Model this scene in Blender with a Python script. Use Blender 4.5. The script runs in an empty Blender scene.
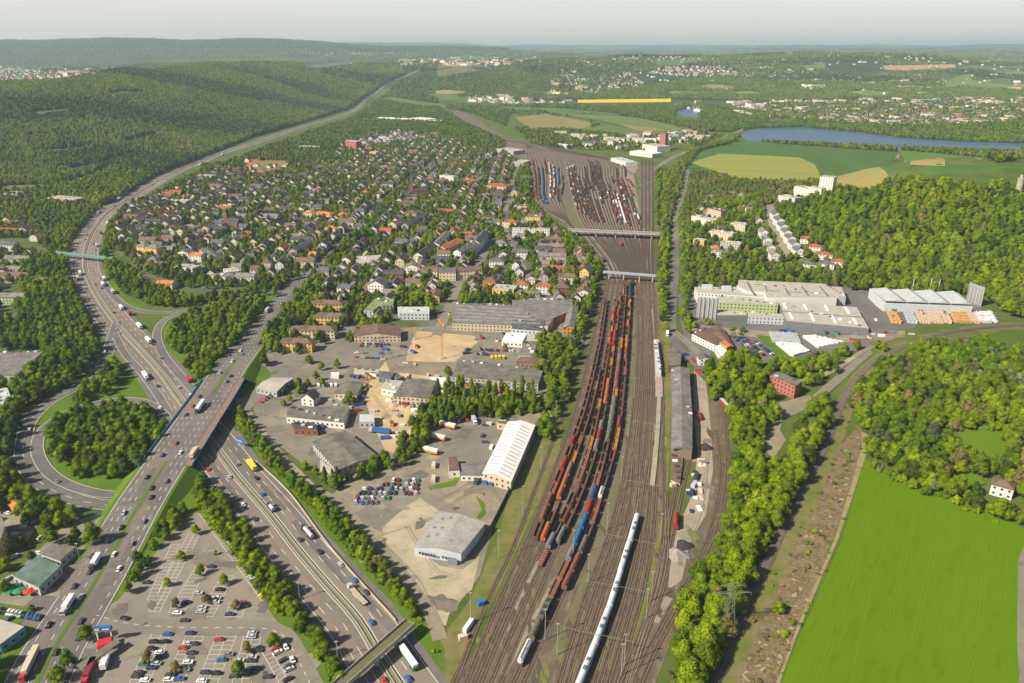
import bpy, math, random
import numpy as np
from mathutils import Vector, geometry
R = math.radians
rnd = random.Random(7)
nr = np.random.RandomState(11)
sc = bpy.context.scene
col = sc.collection
# ---------------------------------------------------------------- camera
CH, PITCH, FPX = 250.0, R(21.2), 760.0
cam = bpy.data.cameras.new('camera'); camo = bpy.data.objects.new('camera', cam); col.objects.link(camo)
camo.location = (0, 0, CH); camo.rotation_euler = (R(90) - PITCH, 0, 0)
cam.sensor_width = 36; cam.lens = FPX / 1024 * 36; cam.clip_start = 1; cam.clip_end = 90000
sc.camera = camo
# ---------------------------------------------------------------- sky and sun
SUN_EL, SUN_AZ = 40.0, 240.0          # azimuth clockwise from +Y: behind and left of the camera
VEIL = ((1.0, .94, .85), (.90, .89, .87), (.04, .05, .07), (.002, .004, .008)); VEIL_K = 7.8
w = bpy.data.worlds.new('World'); sc.world = w; w.use_nodes = True
nt = w.node_tree; bg = nt.nodes['Background']
sky = nt.nodes.new('ShaderNodeTexSky'); sky.sky_type = 'NISHITA'; sky.sun_disc = False
sky.sun_elevation = R(SUN_EL); sky.sun_rotation = R(SUN_AZ)
sky.altitude = 100; sky.air_density = 1.0; sky.dust_density = 2.5; sky.ozone_density = 1.0
# thin high veil that pales the sky towards the horizon
tc = nt.nodes.new('ShaderNodeTexCoord'); sx = nt.nodes.new('ShaderNodeSeparateXYZ'); nt.links.new(tc.outputs['Generated'], sx.inputs[0])
rp = nt.nodes.new('ShaderNodeValToRGB'); e = rp.color_ramp.elements
e[0].position = 0.0; e[0].color = VEIL[0] + (1,); e[1].position = .25; e[1].color = VEIL[3] + (1,); q = e.new(.07); q.color = VEIL[1] + (1,); q = e.new(.11); q.color = VEIL[2] + (1,)
nt.links.new(sx.outputs[2], rp.inputs[0])
vs_ = nt.nodes.new('ShaderNodeVectorMath'); vs_.operation = 'SCALE'; nt.links.new(rp.outputs[0], vs_.inputs[0])
cm_ = nt.nodes.new('ShaderNodeMapping'); cm_.inputs['Scale'].default_value = (2.2, 2.2, 26); nt.links.new(tc.outputs['Generated'], cm_.inputs[0])
cn_ = nt.nodes.new('ShaderNodeTexNoise'); cn_.inputs['Scale'].default_value = 1.6; cn_.inputs['Detail'].default_value = 6; nt.links.new(cm_.outputs[0], cn_.inputs['Vector'])
cr_ = nt.nodes.new('ShaderNodeMapRange'); cr_.inputs[1].default_value = .3; cr_.inputs[2].default_value = .7; cr_.inputs[3].default_value = VEIL_K * .97; cr_.inputs[4].default_value = VEIL_K * 1.03; nt.links.new(cn_.outputs['Fac'], cr_.inputs[0]); nt.links.new(cr_.outputs[0], vs_.inputs['Scale'])
va = nt.nodes.new('ShaderNodeVectorMath'); va.operation = 'ADD'; nt.links.new(sky.outputs[0], va.inputs[0]); nt.links.new(vs_.outputs[0], va.inputs[1])
nt.links.new(va.outputs[0], bg.inputs[0]); bg.inputs[1].default_value = 0.052
sl = bpy.data.lights.new('sun', 'SUN'); sl.energy = 5.0; sl.angle = R(0.55); sl.color = (1, .905, .73)
so = bpy.data.objects.new('sun', sl); col.objects.link(so)
sd = Vector((math.sin(R(SUN_AZ)) * math.cos(R(SUN_EL)), math.cos(R(SUN_AZ)) * math.cos(R(SUN_EL)), math.sin(R(SUN_EL))))
so.rotation_euler = sd.to_track_quat('Z', 'Y').to_euler(); so.location = (-300, -200, 600)
sc.view_settings.view_transform = 'Standard'; sc.view_settings.look = 'None'
sc.view_settings.exposure = 0.6; sc.view_settings.gamma = 1
sc.view_settings.use_curve_mapping = False
HAZE_D, HAZE_C, HAZE_G = 0.000058, (.68, .84, 1.0), 0.2
sc.cycles.max_bounces = 5; sc.cycles.diffuse_bounces = 2; sc.cycles.glossy_bounces = 2
sc.cycles.volume_bounces = 1; sc.cycles.transmission_bounces = 2; sc.cycles.use_denoising = True
# ---------------------------------------------------------------- terrain
HILLS = [(-2050, 2500, 720, 470, 78), (-1400, 3500, 350, 1150, 150), (-8000, 9500, 3000, 1300, 225),
         (-3300, 11500, 2700, 1700, 190), (650, 1085, 245, 160, 100), (400, 520, 75, 120, 20),
         (-700, 5200, 600, 700, 90), (350, 5600, 1000, 900, 105), (2300, 6500, 1500, 1200, 120), (-2300, 4800, 700, 900, 120)]
def H(x, y):
    x = np.asarray(x, float); y = np.asarray(y, float)
    z = np.zeros(np.broadcast(x, y).shape)
    for cx, cy, sx, sy, h in HILLS:
        g = np.exp(-.5 * ((x - cx) / sx) ** 2 - .5 * ((y - cy) / sy) ** 2)
        th_ = .2 if cx == 650 else .13; z = z + h * np.clip((g - th_) / (1 - th_), 0, 1)
    d = np.hypot(x, y)
    t = np.clip((d - 4200) / 4500, 0, 1); t = t * t * (3 - 2 * t)
    n = np.sin(x / 900 + 1.3 * np.sin(y / 1300)) * .5 + np.sin(y / 800 + 1.1 * np.sin(x / 1700 + 2)) * .5 + .35 * np.sin(x / 410 + y / 520)
    z = z + t * (62 + 42 * n) + np.clip((d - 9000) / 15000, 0, 1) * 205
    bump = np.clip(z / 30, 0, 1) * np.clip((d - 600) / 1500, 0, 1)
    z = z + bump * (4 * np.sin(x / 95 + 2 * np.sin(y / 170)) + 4 * np.sin(y / 120 + 2 * np.sin(x / 140)))
    return np.maximum(z, 0)
cp, sp = math.cos(PITCH), math.sin(PITCH)
def proj(x, y, z):
    x = np.asarray(x, float); y = np.asarray(y, float); dz = np.asarray(z, float) - CH
    dep = y * cp - dz * sp; up = y * sp + dz * cp
    dep = np.where(dep < 1, 1, dep)
    return 512 + FPX * x / dep, 341.5 - FPX * up / dep
def ray(px, py):
    u = (px - 512) / FPX; v = (341.5 - py) / FPX
    return np.array([u, cp + v * sp, -sp + v * cp])
def at(px, py, z=0.0):
    """point of the ground (or of the level z above it) seen at a pixel of the photograph"""
    d = ray(px, py)
    if d[2] < -1e-4:
        t = (z - CH) / d[2]
        p = d * t
        if float(H(p[0], p[1])) < .01 and np.hypot(p[0], p[1]) < 1200: return Vector((p[0], p[1], z))
    ts = np.geomspace(150, 45000, 900)
    zz = CH + d[2] * ts - H(d[0] * ts, d[1] * ts) - z
    k = np.argmax(zz < 0)
    if zz[k] >= 0: k = len(ts) - 1
    a, b = ts[max(k - 1, 0)], ts[k]
    for _ in range(30):
        m = (a + b) / 2
        if CH + d[2] * m - float(H(d[0] * m, d[1] * m)) - z < 0: b = m
        else: a = m
    return Vector((d[0] * b, d[1] * b, CH + d[2] * b))
TILE = {}
for i, (a, b) in enumerate(((0, 30), (256, 30), (512, 30), (768, 30), (0, 180), (256, 180), (512, 180), (768, 180))): TILE['T%d' % (i + 1)] = (a, b, 4)
for i, (a, b, s) in enumerate(((0, 340, 4), (256, 340, 4), (512, 340, 4), (768, 340, 4), (0, 511, 3.97), (256, 511, 3.97), (512, 511, 3.97), (768, 511, 3.97))): TILE['B%d' % (i + 1)] = (a, b, s)
for i, (a, b, s) in enumerate(((440, 560, 5.555), (590, 560, 5.555), (490, 440, 5.69), (630, 440, 5.69), (540, 340, 6.4), (570, 240, 6.4), (500, 120, 5.69), (670, 320, 5.69))): TILE['A%d' % (i + 1)] = (a, b, s)
for i, (a, b, s) in enumerate(((0, 560, 5.555), (130, 560, 5.555), (0, 460, 6.83), (130, 470, 6.4), (280, 340, 6.83), (400, 300, 6.4), (320, 420, 5.12), (680, 270, 5.12))): TILE['C%d' % (i + 1)] = (a, b, s)
TILE['P'] = (0, 0, 1)
def T(t, x, y):
    a, b, s = TILE[t]; return a + x / s, b + y / s
def pts(s):
    """'T5 640,10 530,65 B1 ...' -> list of photo pixels"""
    out = []; t = 'P'
    for w_ in s.split():
        if ',' in w_:
            x, y = w_.split(','); out.append(T(t, float(x), float(y)))
        else: t = w_
    return out
# ---------------------------------------------------------------- materials
M = {}
def new_mat(name):
    m = bpy.data.materials.new(name); m.use_nodes = True
    return m, m.node_tree, m.node_tree.nodes['Principled BSDF']
def mat(name, c, c2=None, scale=.2, rough=.85, coord='pos', metal=0, lo=.35, hi=.65, detail=4, spec=.06, bump=0, stretch=None, c3=None, scale3=1.5, w3=.5):
    if name in M: return M[name]
    m, t, b = new_mat(name); b.inputs['Roughness'].default_value = rough; b.inputs['Metallic'].default_value = metal
    b.inputs['Specular IOR Level'].default_value = spec
    c = tuple(c) + (1,)
    if c2 is None: b.inputs['Base Color'].default_value = c
    else:
        c2 = tuple(c2) + (1,)
        if coord == 'pos': g = t.nodes.new('ShaderNodeNewGeometry').outputs['Position']
        else: g = t.nodes.new('ShaderNodeTexCoord').outputs['Object']
        if stretch:
            mp = t.nodes.new('ShaderNodeMapping'); mp.vector_type = 'TEXTURE'; mp.inputs['Scale'].default_value = [1 / q for q in stretch[:3]]
            mp.inputs['Rotation'].default_value = (0, 0, -R(stretch[3]) if len(stretch) > 3 else 0)
            t.links.new(g, mp.inputs[0]); g = mp.outputs[0]
        def layer(sc_, lo_, hi_):
            n = t.nodes.new('ShaderNodeTexNoise'); n.inputs['Scale'].default_value = sc_; n.inputs['Detail'].default_value = detail
            n.inputs['Roughness'].default_value = .62
            t.links.new(g, n.inputs['Vector'])
            r = t.nodes.new('ShaderNodeMapRange'); r.inputs[1].default_value = lo_; r.inputs[2].default_value = hi_
            t.links.new(n.outputs['Fac'], r.inputs[0]); return r.outputs[0], n
        f, n = layer(scale, lo, hi)
        mx = t.nodes.new('ShaderNodeMix'); mx.data_type = 'RGBA'
        mx.inputs[6].default_value = c; mx.inputs[7].default_value = c2
        t.links.new(f, mx.inputs[0]); outc = mx.outputs[2]
        if c3:
            f3, n3 = layer(scale3, .5, .72)
            mu = t.nodes.new('ShaderNodeMath'); mu.operation = 'MULTIPLY'; mu.inputs[1].default_value = w3
            t.links.new(f3, mu.inputs[0])
            m3 = t.nodes.new('ShaderNodeMix'); m3.data_type = 'RGBA'; m3.inputs[7].default_value = tuple(c3) + (1,)
            t.links.new(mu.outputs[0], m3.inputs[0]); t.links.new(outc, m3.inputs[6]); outc = m3.outputs[2]
        t.links.new(outc, b.inputs['Base Color'])
        if bump:
            bp = t.nodes.new('ShaderNodeBump'); bp.inputs['Strength'].default_value = bump; bp.inputs['Distance'].default_value = .5
            t.links.new(n.outputs['Fac'], bp.inputs['Height']); t.links.new(bp.outputs[0], b.inputs['Normal'])
    M[name] = m; return m
# ---------------------------------------------------------------- mesh builder
class MB:
    def __init__(s): s.v = []; s.f = []; s.m = []; s.mats = []
    def mi(s, m):
        if m not in s.mats: s.mats.append(m)
        return s.mats.index(m)
    def add(s, vs, fs, m):
        o = len(s.v); s.v += [tuple(p) for p in vs]; k = s.mi(m)
        for f in fs: s.f.append(tuple(i + o for i in f)); s.m.append(k)
    def box(s, x0, y0, z0, x1, y1, z1, m, top=1.0, topy=None):
        cx, cy = (x0 + x1) / 2, (y0 + y1) / 2; ty = top if topy is None else topy
        q = lambda x, y: (cx + (x - cx) * top, cy + (y - cy) * ty)
        vs = [(x0, y0, z0), (x1, y0, z0), (x1, y1, z0), (x0, y1, z0)] + [q(a, b) + (z1,) for a, b in ((x0, y0), (x1, y0), (x1, y1), (x0, y1))]
        s.add(vs, [(3, 2, 1, 0), (4, 5, 6, 7), (0, 1, 5, 4), (1, 2, 6, 5), (2, 3, 7, 6), (3, 0, 4, 7)], m)
    def prism(s, poly, z0, z1, m, mtop=None):
        n = len(poly); vs = [(p[0], p[1], z0) for p in poly] + [(p[0], p[1], z1) for p in poly]
        s.add(vs, [tuple(range(n - 1, -1, -1))] + [(i, (i + 1) % n, n + (i + 1) % n, n + i) for i in range(n)], m)
        s.add(vs[n:], [tuple(range(n))], mtop or m)
    def cyl(s, x, y, z0, z1, r0, r1, m, n=10, cap=True):
        vs = []
        for k in range(n): a = 2 * math.pi * k / n; vs.append((x + r0 * math.cos(a), y + r0 * math.sin(a), z0))
        for k in range(n): a = 2 * math.pi * k / n; vs.append((x + r1 * math.cos(a), y + r1 * math.sin(a), z1))
        fs = [(k, (k + 1) % n, n + (k + 1) % n, n + k) for k in range(n)]
        if cap: fs += [tuple(range(n, 2 * n)), tuple(range(n - 1, -1, -1))]
        s.add(vs, fs, m)
    def tube(s, a, b, r, m, n=5):
        a = Vector(a); b = Vector(b); d = (b - a).normalized()
        u = d.orthogonal().normalized(); v = d.cross(u)
        vs = [a + (u * math.cos(2 * math.pi * k / n) + v * math.sin(2 * math.pi * k / n)) * r for k in range(n)]
        vs += [p + (b - a) for p in vs]
        s.add(vs, [(k, (k + 1) % n, n + (k + 1) % n, n + k) for k in range(n)] + [tuple(range(n - 1, -1, -1)), tuple(range(n, 2 * n))], m)
    def merge(s, o, mtx=None):
        off = len(s.v)
        s.v += [tuple(mtx @ Vector(p)) if mtx else p for p in o.v]
        idx = [s.mi(m) for m in o.mats]
        s.f += [tuple(i + off for i in f) for f in o.f]; s.m += [idx[k] for k in o.m]
    def mesh(s, name):
        me = bpy.data.meshes.new(name); me.from_pydata(s.v, [], s.f)
        for m in s.mats: me.materials.append(m)
        if len(s.mats) > 1: me.polygons.foreach_set('material_index', s.m)
        me.update(); return me
    def build(s, name, parent=None, **kw):
        return link(name, s.mesh(name), parent, **kw)
def link(name, data, parent=None, label=None, cat=None, group=None, kind=None, loc=None, rz=0):
    o = bpy.data.objects.new(name, data); col.objects.link(o)
    if parent: o.parent = parent
    if label: o['label'] = label
    if cat: o['category'] = cat
    if group: o['group'] = group
    if kind: o['kind'] = kind
    if loc is not None: o.location = loc
    if rz: o.rotation_euler = (0, 0, rz)
    return o
# ---------------------------------------------------------------- things and their labels
REG = []   # (object, base label, category, group)
def thing(name, data, base, cat, group=None, loc=(0, 0, 0), rz=0, shared=False):
    o = link(name, data, loc=loc, rz=rz, group=group); o['category'] = cat
    REG.append((o, base, shared)); return o
LM = []
def landmark(px, py, phrase): LM.append((px, py, phrase))
ORD = 'first second third fourth fifth sixth seventh eighth ninth tenth'.split()
def ordinal(k):
    if k < 10: return ORD[k]
    n = k + 1; return '%d%s' % (n, 'th' if 10 < n % 100 < 14 else {1: 'st', 2: 'nd', 3: 'rd'}.get(n % 10, 'th'))
def finish_labels():
    from collections import defaultdict
    g = defaultdict(list)
    for o, base, shared in REG:
        if shared: o['label'] = base
        else: g[base].append(o)
    lm = np.array([(a, b) for a, b, _ in LM])
    def pos(o):
        x, y = proj(o.location.x, o.location.y, o.location.z); return float(x), float(y)
    for base, os_ in g.items():
        if len(os_) == 1: os_[0]['label'] = base; continue
        if len(os_) <= 4:
            for k, o in enumerate(sorted(os_, key=lambda o: pos(o)[0])): o['label'] = base + ', ' + (ordinal(k) + ' from the left')
            continue
        h = defaultdict(list)
        for o in os_:
            x, y = pos(o); k = int(np.argmin((lm[:, 0] - x) ** 2 + 4 * (lm[:, 1] - y) ** 2))
            dx, dy = x - lm[k, 0], y - lm[k, 1]
            side = ('right of' if dx > 0 else 'left of') if abs(dx) > 1.5 * abs(dy) else ('beyond' if dy < 0 else 'in front of')
            h[(side, LM[k][2])].append(o)
        for (side, ph), l in h.items():
            for k, o in enumerate(sorted(l, key=lambda o: pos(o)[0])):
                
                b_ = ' '.join(w_ for w_ in base.rstrip(',').split() if w_ not in ('the', 'on', 'in', 'along', 'at') or len(base.split()) < 5) if len((base + ' ' + side + ' ' + ph).split()) > 12 else base.rstrip(',')
                lb = b_ + ' ' + side + ' ' + ph + ('' if len(l) == 1 else ', ' + ordinal(k) + ' from left')
                for w_ in ('parked', 'driving', 'standing', 'dumped', 'roofed', 'among', 'big', 'lower', 'on', 'in', 'the', 'at', 'the', 'the'):
                    if len(lb.split()) > 16 and w_ in lb.split(): q_ = lb.split(); q_.remove(w_); lb = ' '.join(q_)
                o['label'] = lb
# ---------------------------------------------------------------- occupancy grid (nothing is planted on roads or roofs)
OX, OY, OS, ON, OM = -1100, 150, 2.0, 1250, 1200
occ = np.zeros((ON, OM), bool)
def pip(px, py, poly):
    px = np.asarray(px, float); py = np.asarray(py, float); c = np.zeros(px.shape, bool); n = len(poly)
    for i in range(n):
        x0, y0 = poly[i][0], poly[i][1]; x1, y1 = poly[(i + 1) % n][0], poly[(i + 1) % n][1]
        if y0 == y1: continue
        k = ((y0 > py) != (y1 > py)) & (px < (x1 - x0) * (py - y0) / (y1 - y0) + x0); c ^= k
    return c
def mark(poly, val=True):
    xs = [p[0] for p in poly]; ys = [p[1] for p in poly]
    i0, i1 = int(max(0, (min(xs) - OX) / OS)), int(min(ON, (max(xs) - OX) / OS + 2))
    j0, j1 = int(max(0, (min(ys) - OY) / OS)), int(min(OM, (max(ys) - OY) / OS + 2))
    if i1 <= i0 or j1 <= j0: return
    gx, gy = np.meshgrid(OX + OS * np.arange(i0, i1), OY + OS * np.arange(j0, j1), indexing='ij')
    occ[i0:i1, j0:j1][pip(gx, gy, poly)] = val
def occupied(x, y):
    i = ((np.asarray(x) - OX) / OS).astype(int); j = ((np.asarray(y) - OY) / OS).astype(int)
    ok = (i >= 0) & (i < ON) & (j >= 0) & (j < OM)
    r = np.zeros(i.shape, bool); r[ok] = occ[i[ok], j[ok]]; return r
# ---------------------------------------------------------------- sheets and ribbons
def sheet(name, poly_px, m, lift=.05, kind='structure', step=None, z=0, **kw):
    P = [at(a, b, z) for a, b in poly_px]
    return wsheet(name, P, m, lift, kind, step, **kw)
def wsheet(name, P, m, lift=.05, kind='structure', step=None, **kw):
    D = np.mean([math.hypot(p.x, p.y) for p in P])
    if step is None: step = max(25, D * .03)
    b = []
    for i in range(len(P)):
        a, c = P[i], P[(i + 1) % len(P)]; n = max(1, int((Vector(c[:2]) - Vector(a[:2])).length / step))
        for k in range(n): b.append(Vector((a[0] + (c[0] - a[0]) * k / n, a[1] + (c[1] - a[1]) * k / n)))
    nb = len(b)
    xs = [p.x for p in b]; ys = [p.y for p in b]
    flat = float(np.max(H(np.array(xs), np.array(ys)))) < .01
    inner = []
    if not flat:
        gx, gy = np.meshgrid(np.arange(min(xs), max(xs), step), np.arange(min(ys), max(ys), step))
        gx = gx.ravel(); gy = gy.ravel(); k = pip(gx, gy, b); inner = [Vector((float(x), float(y))) for x, y in zip(gx[k], gy[k])]
    r = geometry.delaunay_2d_cdt(b + inner, [], [list(range(nb))], 1, .01)
    vs, fs = r[0], r[2]
    zz = H(np.array([v.x for v in vs]), np.array([v.y for v in vs])) + lift
    mb = MB(); mb.add([(v.x, v.y, float(q)) for v, q in zip(vs, zz)], fs, m)
    return mb.build(name, kind=kind, **kw)
def resample(P, step):
    out = [P[0].copy()]
    # smooth with Catmull-Rom
    n = len(P)
    for i in range(n - 1):
        p0, p1, p2, p3 = P[max(i - 1, 0)], P[i], P[i + 1], P[min(i + 2, n - 1)]
        L = (p2 - p1).length; k = max(1, int(L / step))
        for j in range(1, k + 1):
            t = j / k
            out.append(.5 * ((2 * p1) + (p2 - p0) * t + (2 * p0 - 5 * p1 + 4 * p2 - p3) * t * t + (3 * p1 - p0 - 3 * p2 + p3) * t ** 3))
    return out
def sides(P):
    S = []
    for i in range(len(P)):
        d = P[min(i + 1, len(P) - 1)] - P[max(i - 1, 0)]; d.z = 0; d.normalize(); S.append(Vector((d.y, -d.x, 0)))
    return S
class Path:
    """a smooth centre line on the ground, traced in the photograph"""
    def __init__(s, px, zs=None, step=8, world=None):
        if world is not None: P = [Vector(p) for p in world]
        elif zs: P = [at(a, b, z) for (a, b), z in zip(px, zs)]
        else: P = [at(a, b) for a, b in px]
        s.P = resample(P, step); s.S = sides(s.P); s.raised = bool(zs)
        s.L = [0]
        for i in range(1, len(s.P)): s.L.append(s.L[-1] + (s.P[i] - s.P[i - 1]).length)
        s.len = s.L[-1]
    def zz(s, p, lift):
        return p.z + lift if s.raised else float(H(p.x, p.y)) + lift
    def pos(s, d, off=0):
        i = int(np.searchsorted(s.L, d)); i = min(max(i, 1), len(s.P) - 1)
        t = (d - s.L[i - 1]) / max(1e-6, s.L[i] - s.L[i - 1]); p = s.P[i - 1].lerp(s.P[i], t); S = s.S[i - 1].lerp(s.S[i], t)
        return p + S * off, S
    def near(s, q):
        k = min(range(len(s.P)), key=lambda i: (s.P[i].xy - q.xy).length_squared)
        d = (q - s.P[k]); return s.L[k], d.dot(s.S[k]), s.S[k], s.P[k]
    def strip(s, mb, o0, o1, m, lift, a=0, b=None, w=None):
        vs = []; fs = []
        b = s.len if b is None else b
        if a == 0 and b == s.len: it = list(zip(s.P, s.S))
        else:
            n = max(1, int((b - a) / 8)); it = [s.pos(a + (b - a) * k / n) for k in range(n + 1)]
        for i, (p, S) in enumerate(it):
            k = 1 if w is None else w(i / max(1, len(it) - 1))
            for o in (o0 * k, o1 * k):
                q = p + S * o; vs.append((q.x, q.y, s.zz(p if s.raised else q, lift)))
            if i: fs.append((2 * i - 2, 2 * i - 1, 2 * i + 1, 2 * i))
        mb.add(vs, fs, m)
    def dashes(s, mb, off, m, lift, dash=6, gap=12, wd=.3):
        d = 2
        while d + dash < s.len: s.strip(mb, off - wd / 2, off + wd / 2, m, lift, d, d + dash); d += dash + gap
    def wall(s, mb, off, th, h, m, a=0, b=None, z0=-.05):
        b = s.len if b is None else b; n = max(1, int((b - a) / 8)); vs = []; fs = []
        for i in range(n + 1):
            p, S = s.pos(a + (b - a) * i / n)
            for o, z in ((off - th / 2, z0), (off + th / 2, z0), (off + th / 2, h), (off - th / 2, h)):
                q = p + S * o; vs.append((q.x, q.y, s.zz(p if s.raised else q, z)))
            if i:
                A, B = 4 * i - 4, 4 * i
                for k in range(4): fs.append((A + k, A + (k + 1) % 4, B + (k + 1) % 4, B + k))
        fs.append((0, 1, 2, 3)); fs.append((4 * n + 3, 4 * n + 2, 4 * n + 1, 4 * n)); mb.add(vs, fs, m)
    def mark(s, o0, o1, a=0, b=1e9):
        for i in range(1, len(s.P)):
            if not a <= s.L[i] <= b: continue
            mark([s.P[i - 1] + s.S[i - 1] * o0, s.P[i - 1] + s.S[i - 1] * o1, s.P[i] + s.S[i] * o1, s.P[i] + s.S[i] * o0])
# ================================================================ ground
G_ = mat('grass', (.085, .125, .02), (.125, .14, .035), .03, c3=(.055, .09, .015), scale3=.25)
def terrain_material():
    m, t, b = new_mat('terrain'); b.inputs['Roughness'].default_value = .95; b.inputs['Specular IOR Level'].default_value = .1
    L = t.links.new; N = t.nodes.new
    g = N('ShaderNodeNewGeometry').outputs['Position']
    def noise(s, d=5):
        n = N('ShaderNodeTexNoise'); n.inputs['Scale'].default_value = s; n.inputs['Detail'].default_value = d; n.inputs['Roughness'].default_value = .6
        L(g, n.inputs['Vector']); return n.outputs['Fac']
    def ramp(f, st, const=False):
        r = N('ShaderNodeValToRGB'); e = r.color_ramp.elements
        if const: r.color_ramp.interpolation = 'CONSTANT'
        e[0].position, e[0].color = st[0][0], st[0][1] + (1,); e[1].position, e[1].color = st[-1][0], st[-1][1] + (1,)
        for p, c in st[1:-1]:
            x = e.new(p); x.color = c + (1,)
        L(f, r.inputs[0]); return r.outputs[0]
    near = ramp(noise(.02), [(.3, (.05, .085, .018)), (.5, (.085, .12, .025)), (.7, (.12, .13, .045))])
    mp = N('ShaderNodeMapping'); mp.inputs['Scale'].default_value = (1 / 420, 1 / 300, 0); L(g, mp.inputs[0])
    v = N('ShaderNodeTexVoronoi'); v.inputs['Scale'].default_value = 1; L(mp.outputs[0], v.inputs['Vector'])
    sep = N('ShaderNodeSeparateColor'); L(v.outputs['Color'], sep.inputs[0])
    far = ramp(sep.outputs[0], [(0, (.035, .06, .02)), (.42, (.04, .07, .02)), (.5, (.085, .13, .03)), (.72, (.12, .16, .04)), (.84, (.06, .10, .025)), (.93, (.26, .21, .11)), (1, (.2, .2, .05))], True)
    wood = ramp(noise(.0011, 7), [(.44, (0, 0, 0)), (.5, (1, 1, 1))])
    mx0 = N('ShaderNodeMix'); mx0.data_type = 'RGBA'; L(wood, mx0.inputs[0]); L(far, mx0.inputs[6])
    L(ramp(noise(.012, 6), [(.35, (.022, .042, .014)), (.65, (.05, .08, .022))]), mx0.inputs[7])
    sx = N('ShaderNodeSeparateXYZ'); L(g, sx.inputs[0])
    mr = N('ShaderNodeMapRange'); mr.inputs[1].default_value = 3300; mr.inputs[2].default_value = 4200; L(sx.outputs[1], mr.inputs[0])
    mx = N('ShaderNodeMix'); mx.data_type = 'RGBA'; L(mr.outputs[0], mx.inputs[0]); L(near, mx.inputs[6]); L(mx0.outputs[2], mx.inputs[7])
    L(mx.outputs[2], b.inputs['Base Color']); return m
rr = np.geomspace(90, 40000, 560); th = np.radians(np.linspace(-50, 50, 520))
gx = np.sin(th)[None, :] * rr[:, None]; gy = np.cos(th)[None, :] * rr[:, None]
gz = H(gx, gy)
vv = np.stack([gx, gy, gz], -1).reshape(-1, 3)
a, b_ = len(rr), len(th); ii, jj = np.meshgrid(np.arange(a - 1), np.arange(b_ - 1), indexing='ij')
k0 = (ii * b_ + jj).ravel(); ff = np.stack([k0, k0 + b_, k0 + b_ + 1, k0 + 1], -1)[:, ::-1]
me = bpy.data.meshes.new('ground'); me.vertices.add(len(vv)); me.vertices.foreach_set('co', vv.ravel())
me.loops.add(ff.size); me.loops.foreach_set('vertex_index', ff.ravel().astype(np.int32))
me.polygons.add(len(ff)); me.polygons.foreach_set('loop_start', np.arange(0, ff.size, 4, dtype=np.int32)); me.polygons.foreach_set('loop_total', np.full(len(ff), 4, np.int32))
me.update(calc_edges=True); me.polygons.foreach_set('use_smooth', np.ones(len(ff), bool)); me.materials.append(terrain_material())
link('ground', me, kind='structure')
# haze: one closed box of even air round the whole place
hm = bpy.data.materials.new('haze_air'); hm.use_nodes = True; t = hm.node_tree; t.nodes.clear()
vo = t.nodes.new('ShaderNodeVolumePrincipled'); ou = t.nodes.new('ShaderNodeOutputMaterial')
vo.inputs['Color'].default_value = HAZE_C + (1,); vo.inputs['Density'].default_value = HAZE_D; vo.inputs['Anisotropy'].default_value = HAZE_G
t.links.new(vo.outputs[0], ou.inputs['Volume'])
hb = MB(); hb.box(-42000, -1500, -1, 42000, 43000, 420, hm); hz = hb.build('haze', kind='stuff')
# ---------------------------------------------------------------- areas
asph = mat('asphalt', (.12, .115, .11), (.17, .16, .15), .03, c3=(.09, .085, .08), scale3=.3)
asph_l = mat('asphalt_pale', (.17, .158, .132), (.235, .215, .172), .025, c3=(.11, .104, .092), scale3=.1, w3=.8)
gravel = mat('gravel_lot', (.27, .235, .165), (.18, .165, .13), .02, c3=(.36, .32, .235), scale3=.09, w3=.7)
lotm = mat('parking_asphalt', (.205, .185, .152), (.25, .225, .183), .02, c3=(.14, .128, .11), scale3=.12, w3=.6)
conc = mat('motorway_concrete', (.235, .198, .16), (.165, .145, .122), .02, c3=(.12, .108, .094), scale3=.1, w3=.8, stretch=(1, .1, 1, -37))
ballast = mat('ballast', (.15, .12, .085), (.095, .078, .056), .05, c3=(.235, .20, .145), scale3=.35, w3=.7, stretch=(1, .22, 1, 16))
ballast_g = mat('ballast_overgrown', (.125, .125, .06), (.16, .14, .1), .06, c3=(.11, .14, .03), scale3=.2)
sand = mat('sand', (.50, .38, .22), (.38, .28, .17), .06, c3=(.36, .28, .19), scale3=.2)
meadow = mat('meadow', (.09, .172, .001), (.112, .19, .002), .012, c3=(.055, .11, .005), scale3=.35, stretch=(1, .13, 1, 33), w3=.38, detail=9)
verge = mat('verge_grass', (.10, .17, .015), (.075, .135, .015), .05, c3=(.13, .17, .03), scale3=.3)
brush = mat('cleared_brush', (.20, .145, .085), (.12, .09, .05), .12, c3=(.32, .25, .16), scale3=.6, w3=.8, bump=.4)
dirt = mat('dirt_track', (.33, .255, .15), (.20, .185, .08), .08)
townm = mat('town_ground', (.06, .095, .02), (.13, .125, .10), .02, lo=.42, hi=.6, c3=(.24, .22, .2), scale3=.06, w3=.5)
gardens = mat('gardens', (.07, .12, .025), (.10, .13, .04), .05, c3=(.17, .16, .12), scale3=.09, w3=.5)
woodfl = mat('wood_floor', (.035, .06, .015), (.05, .07, .02), .08)
rough_g = mat('rough_grass', (.12, .15, .03), (.19, .16, .075), .05, c3=(.07, .11, .015), scale3=.18, w3=.7)
white = mat('white_marking', (.58, .56, .52)); 
def fld(n, c, c2=None, st=(1, .08, 1, 0)): return mat('field_' + n, c, c2 or tuple(q * .82 for q in c), .02, stretch=st)
water = mat('water', (.05, .10, .16), (.07, .125, .18), .004, rough=.3, spec=.3)
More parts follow.
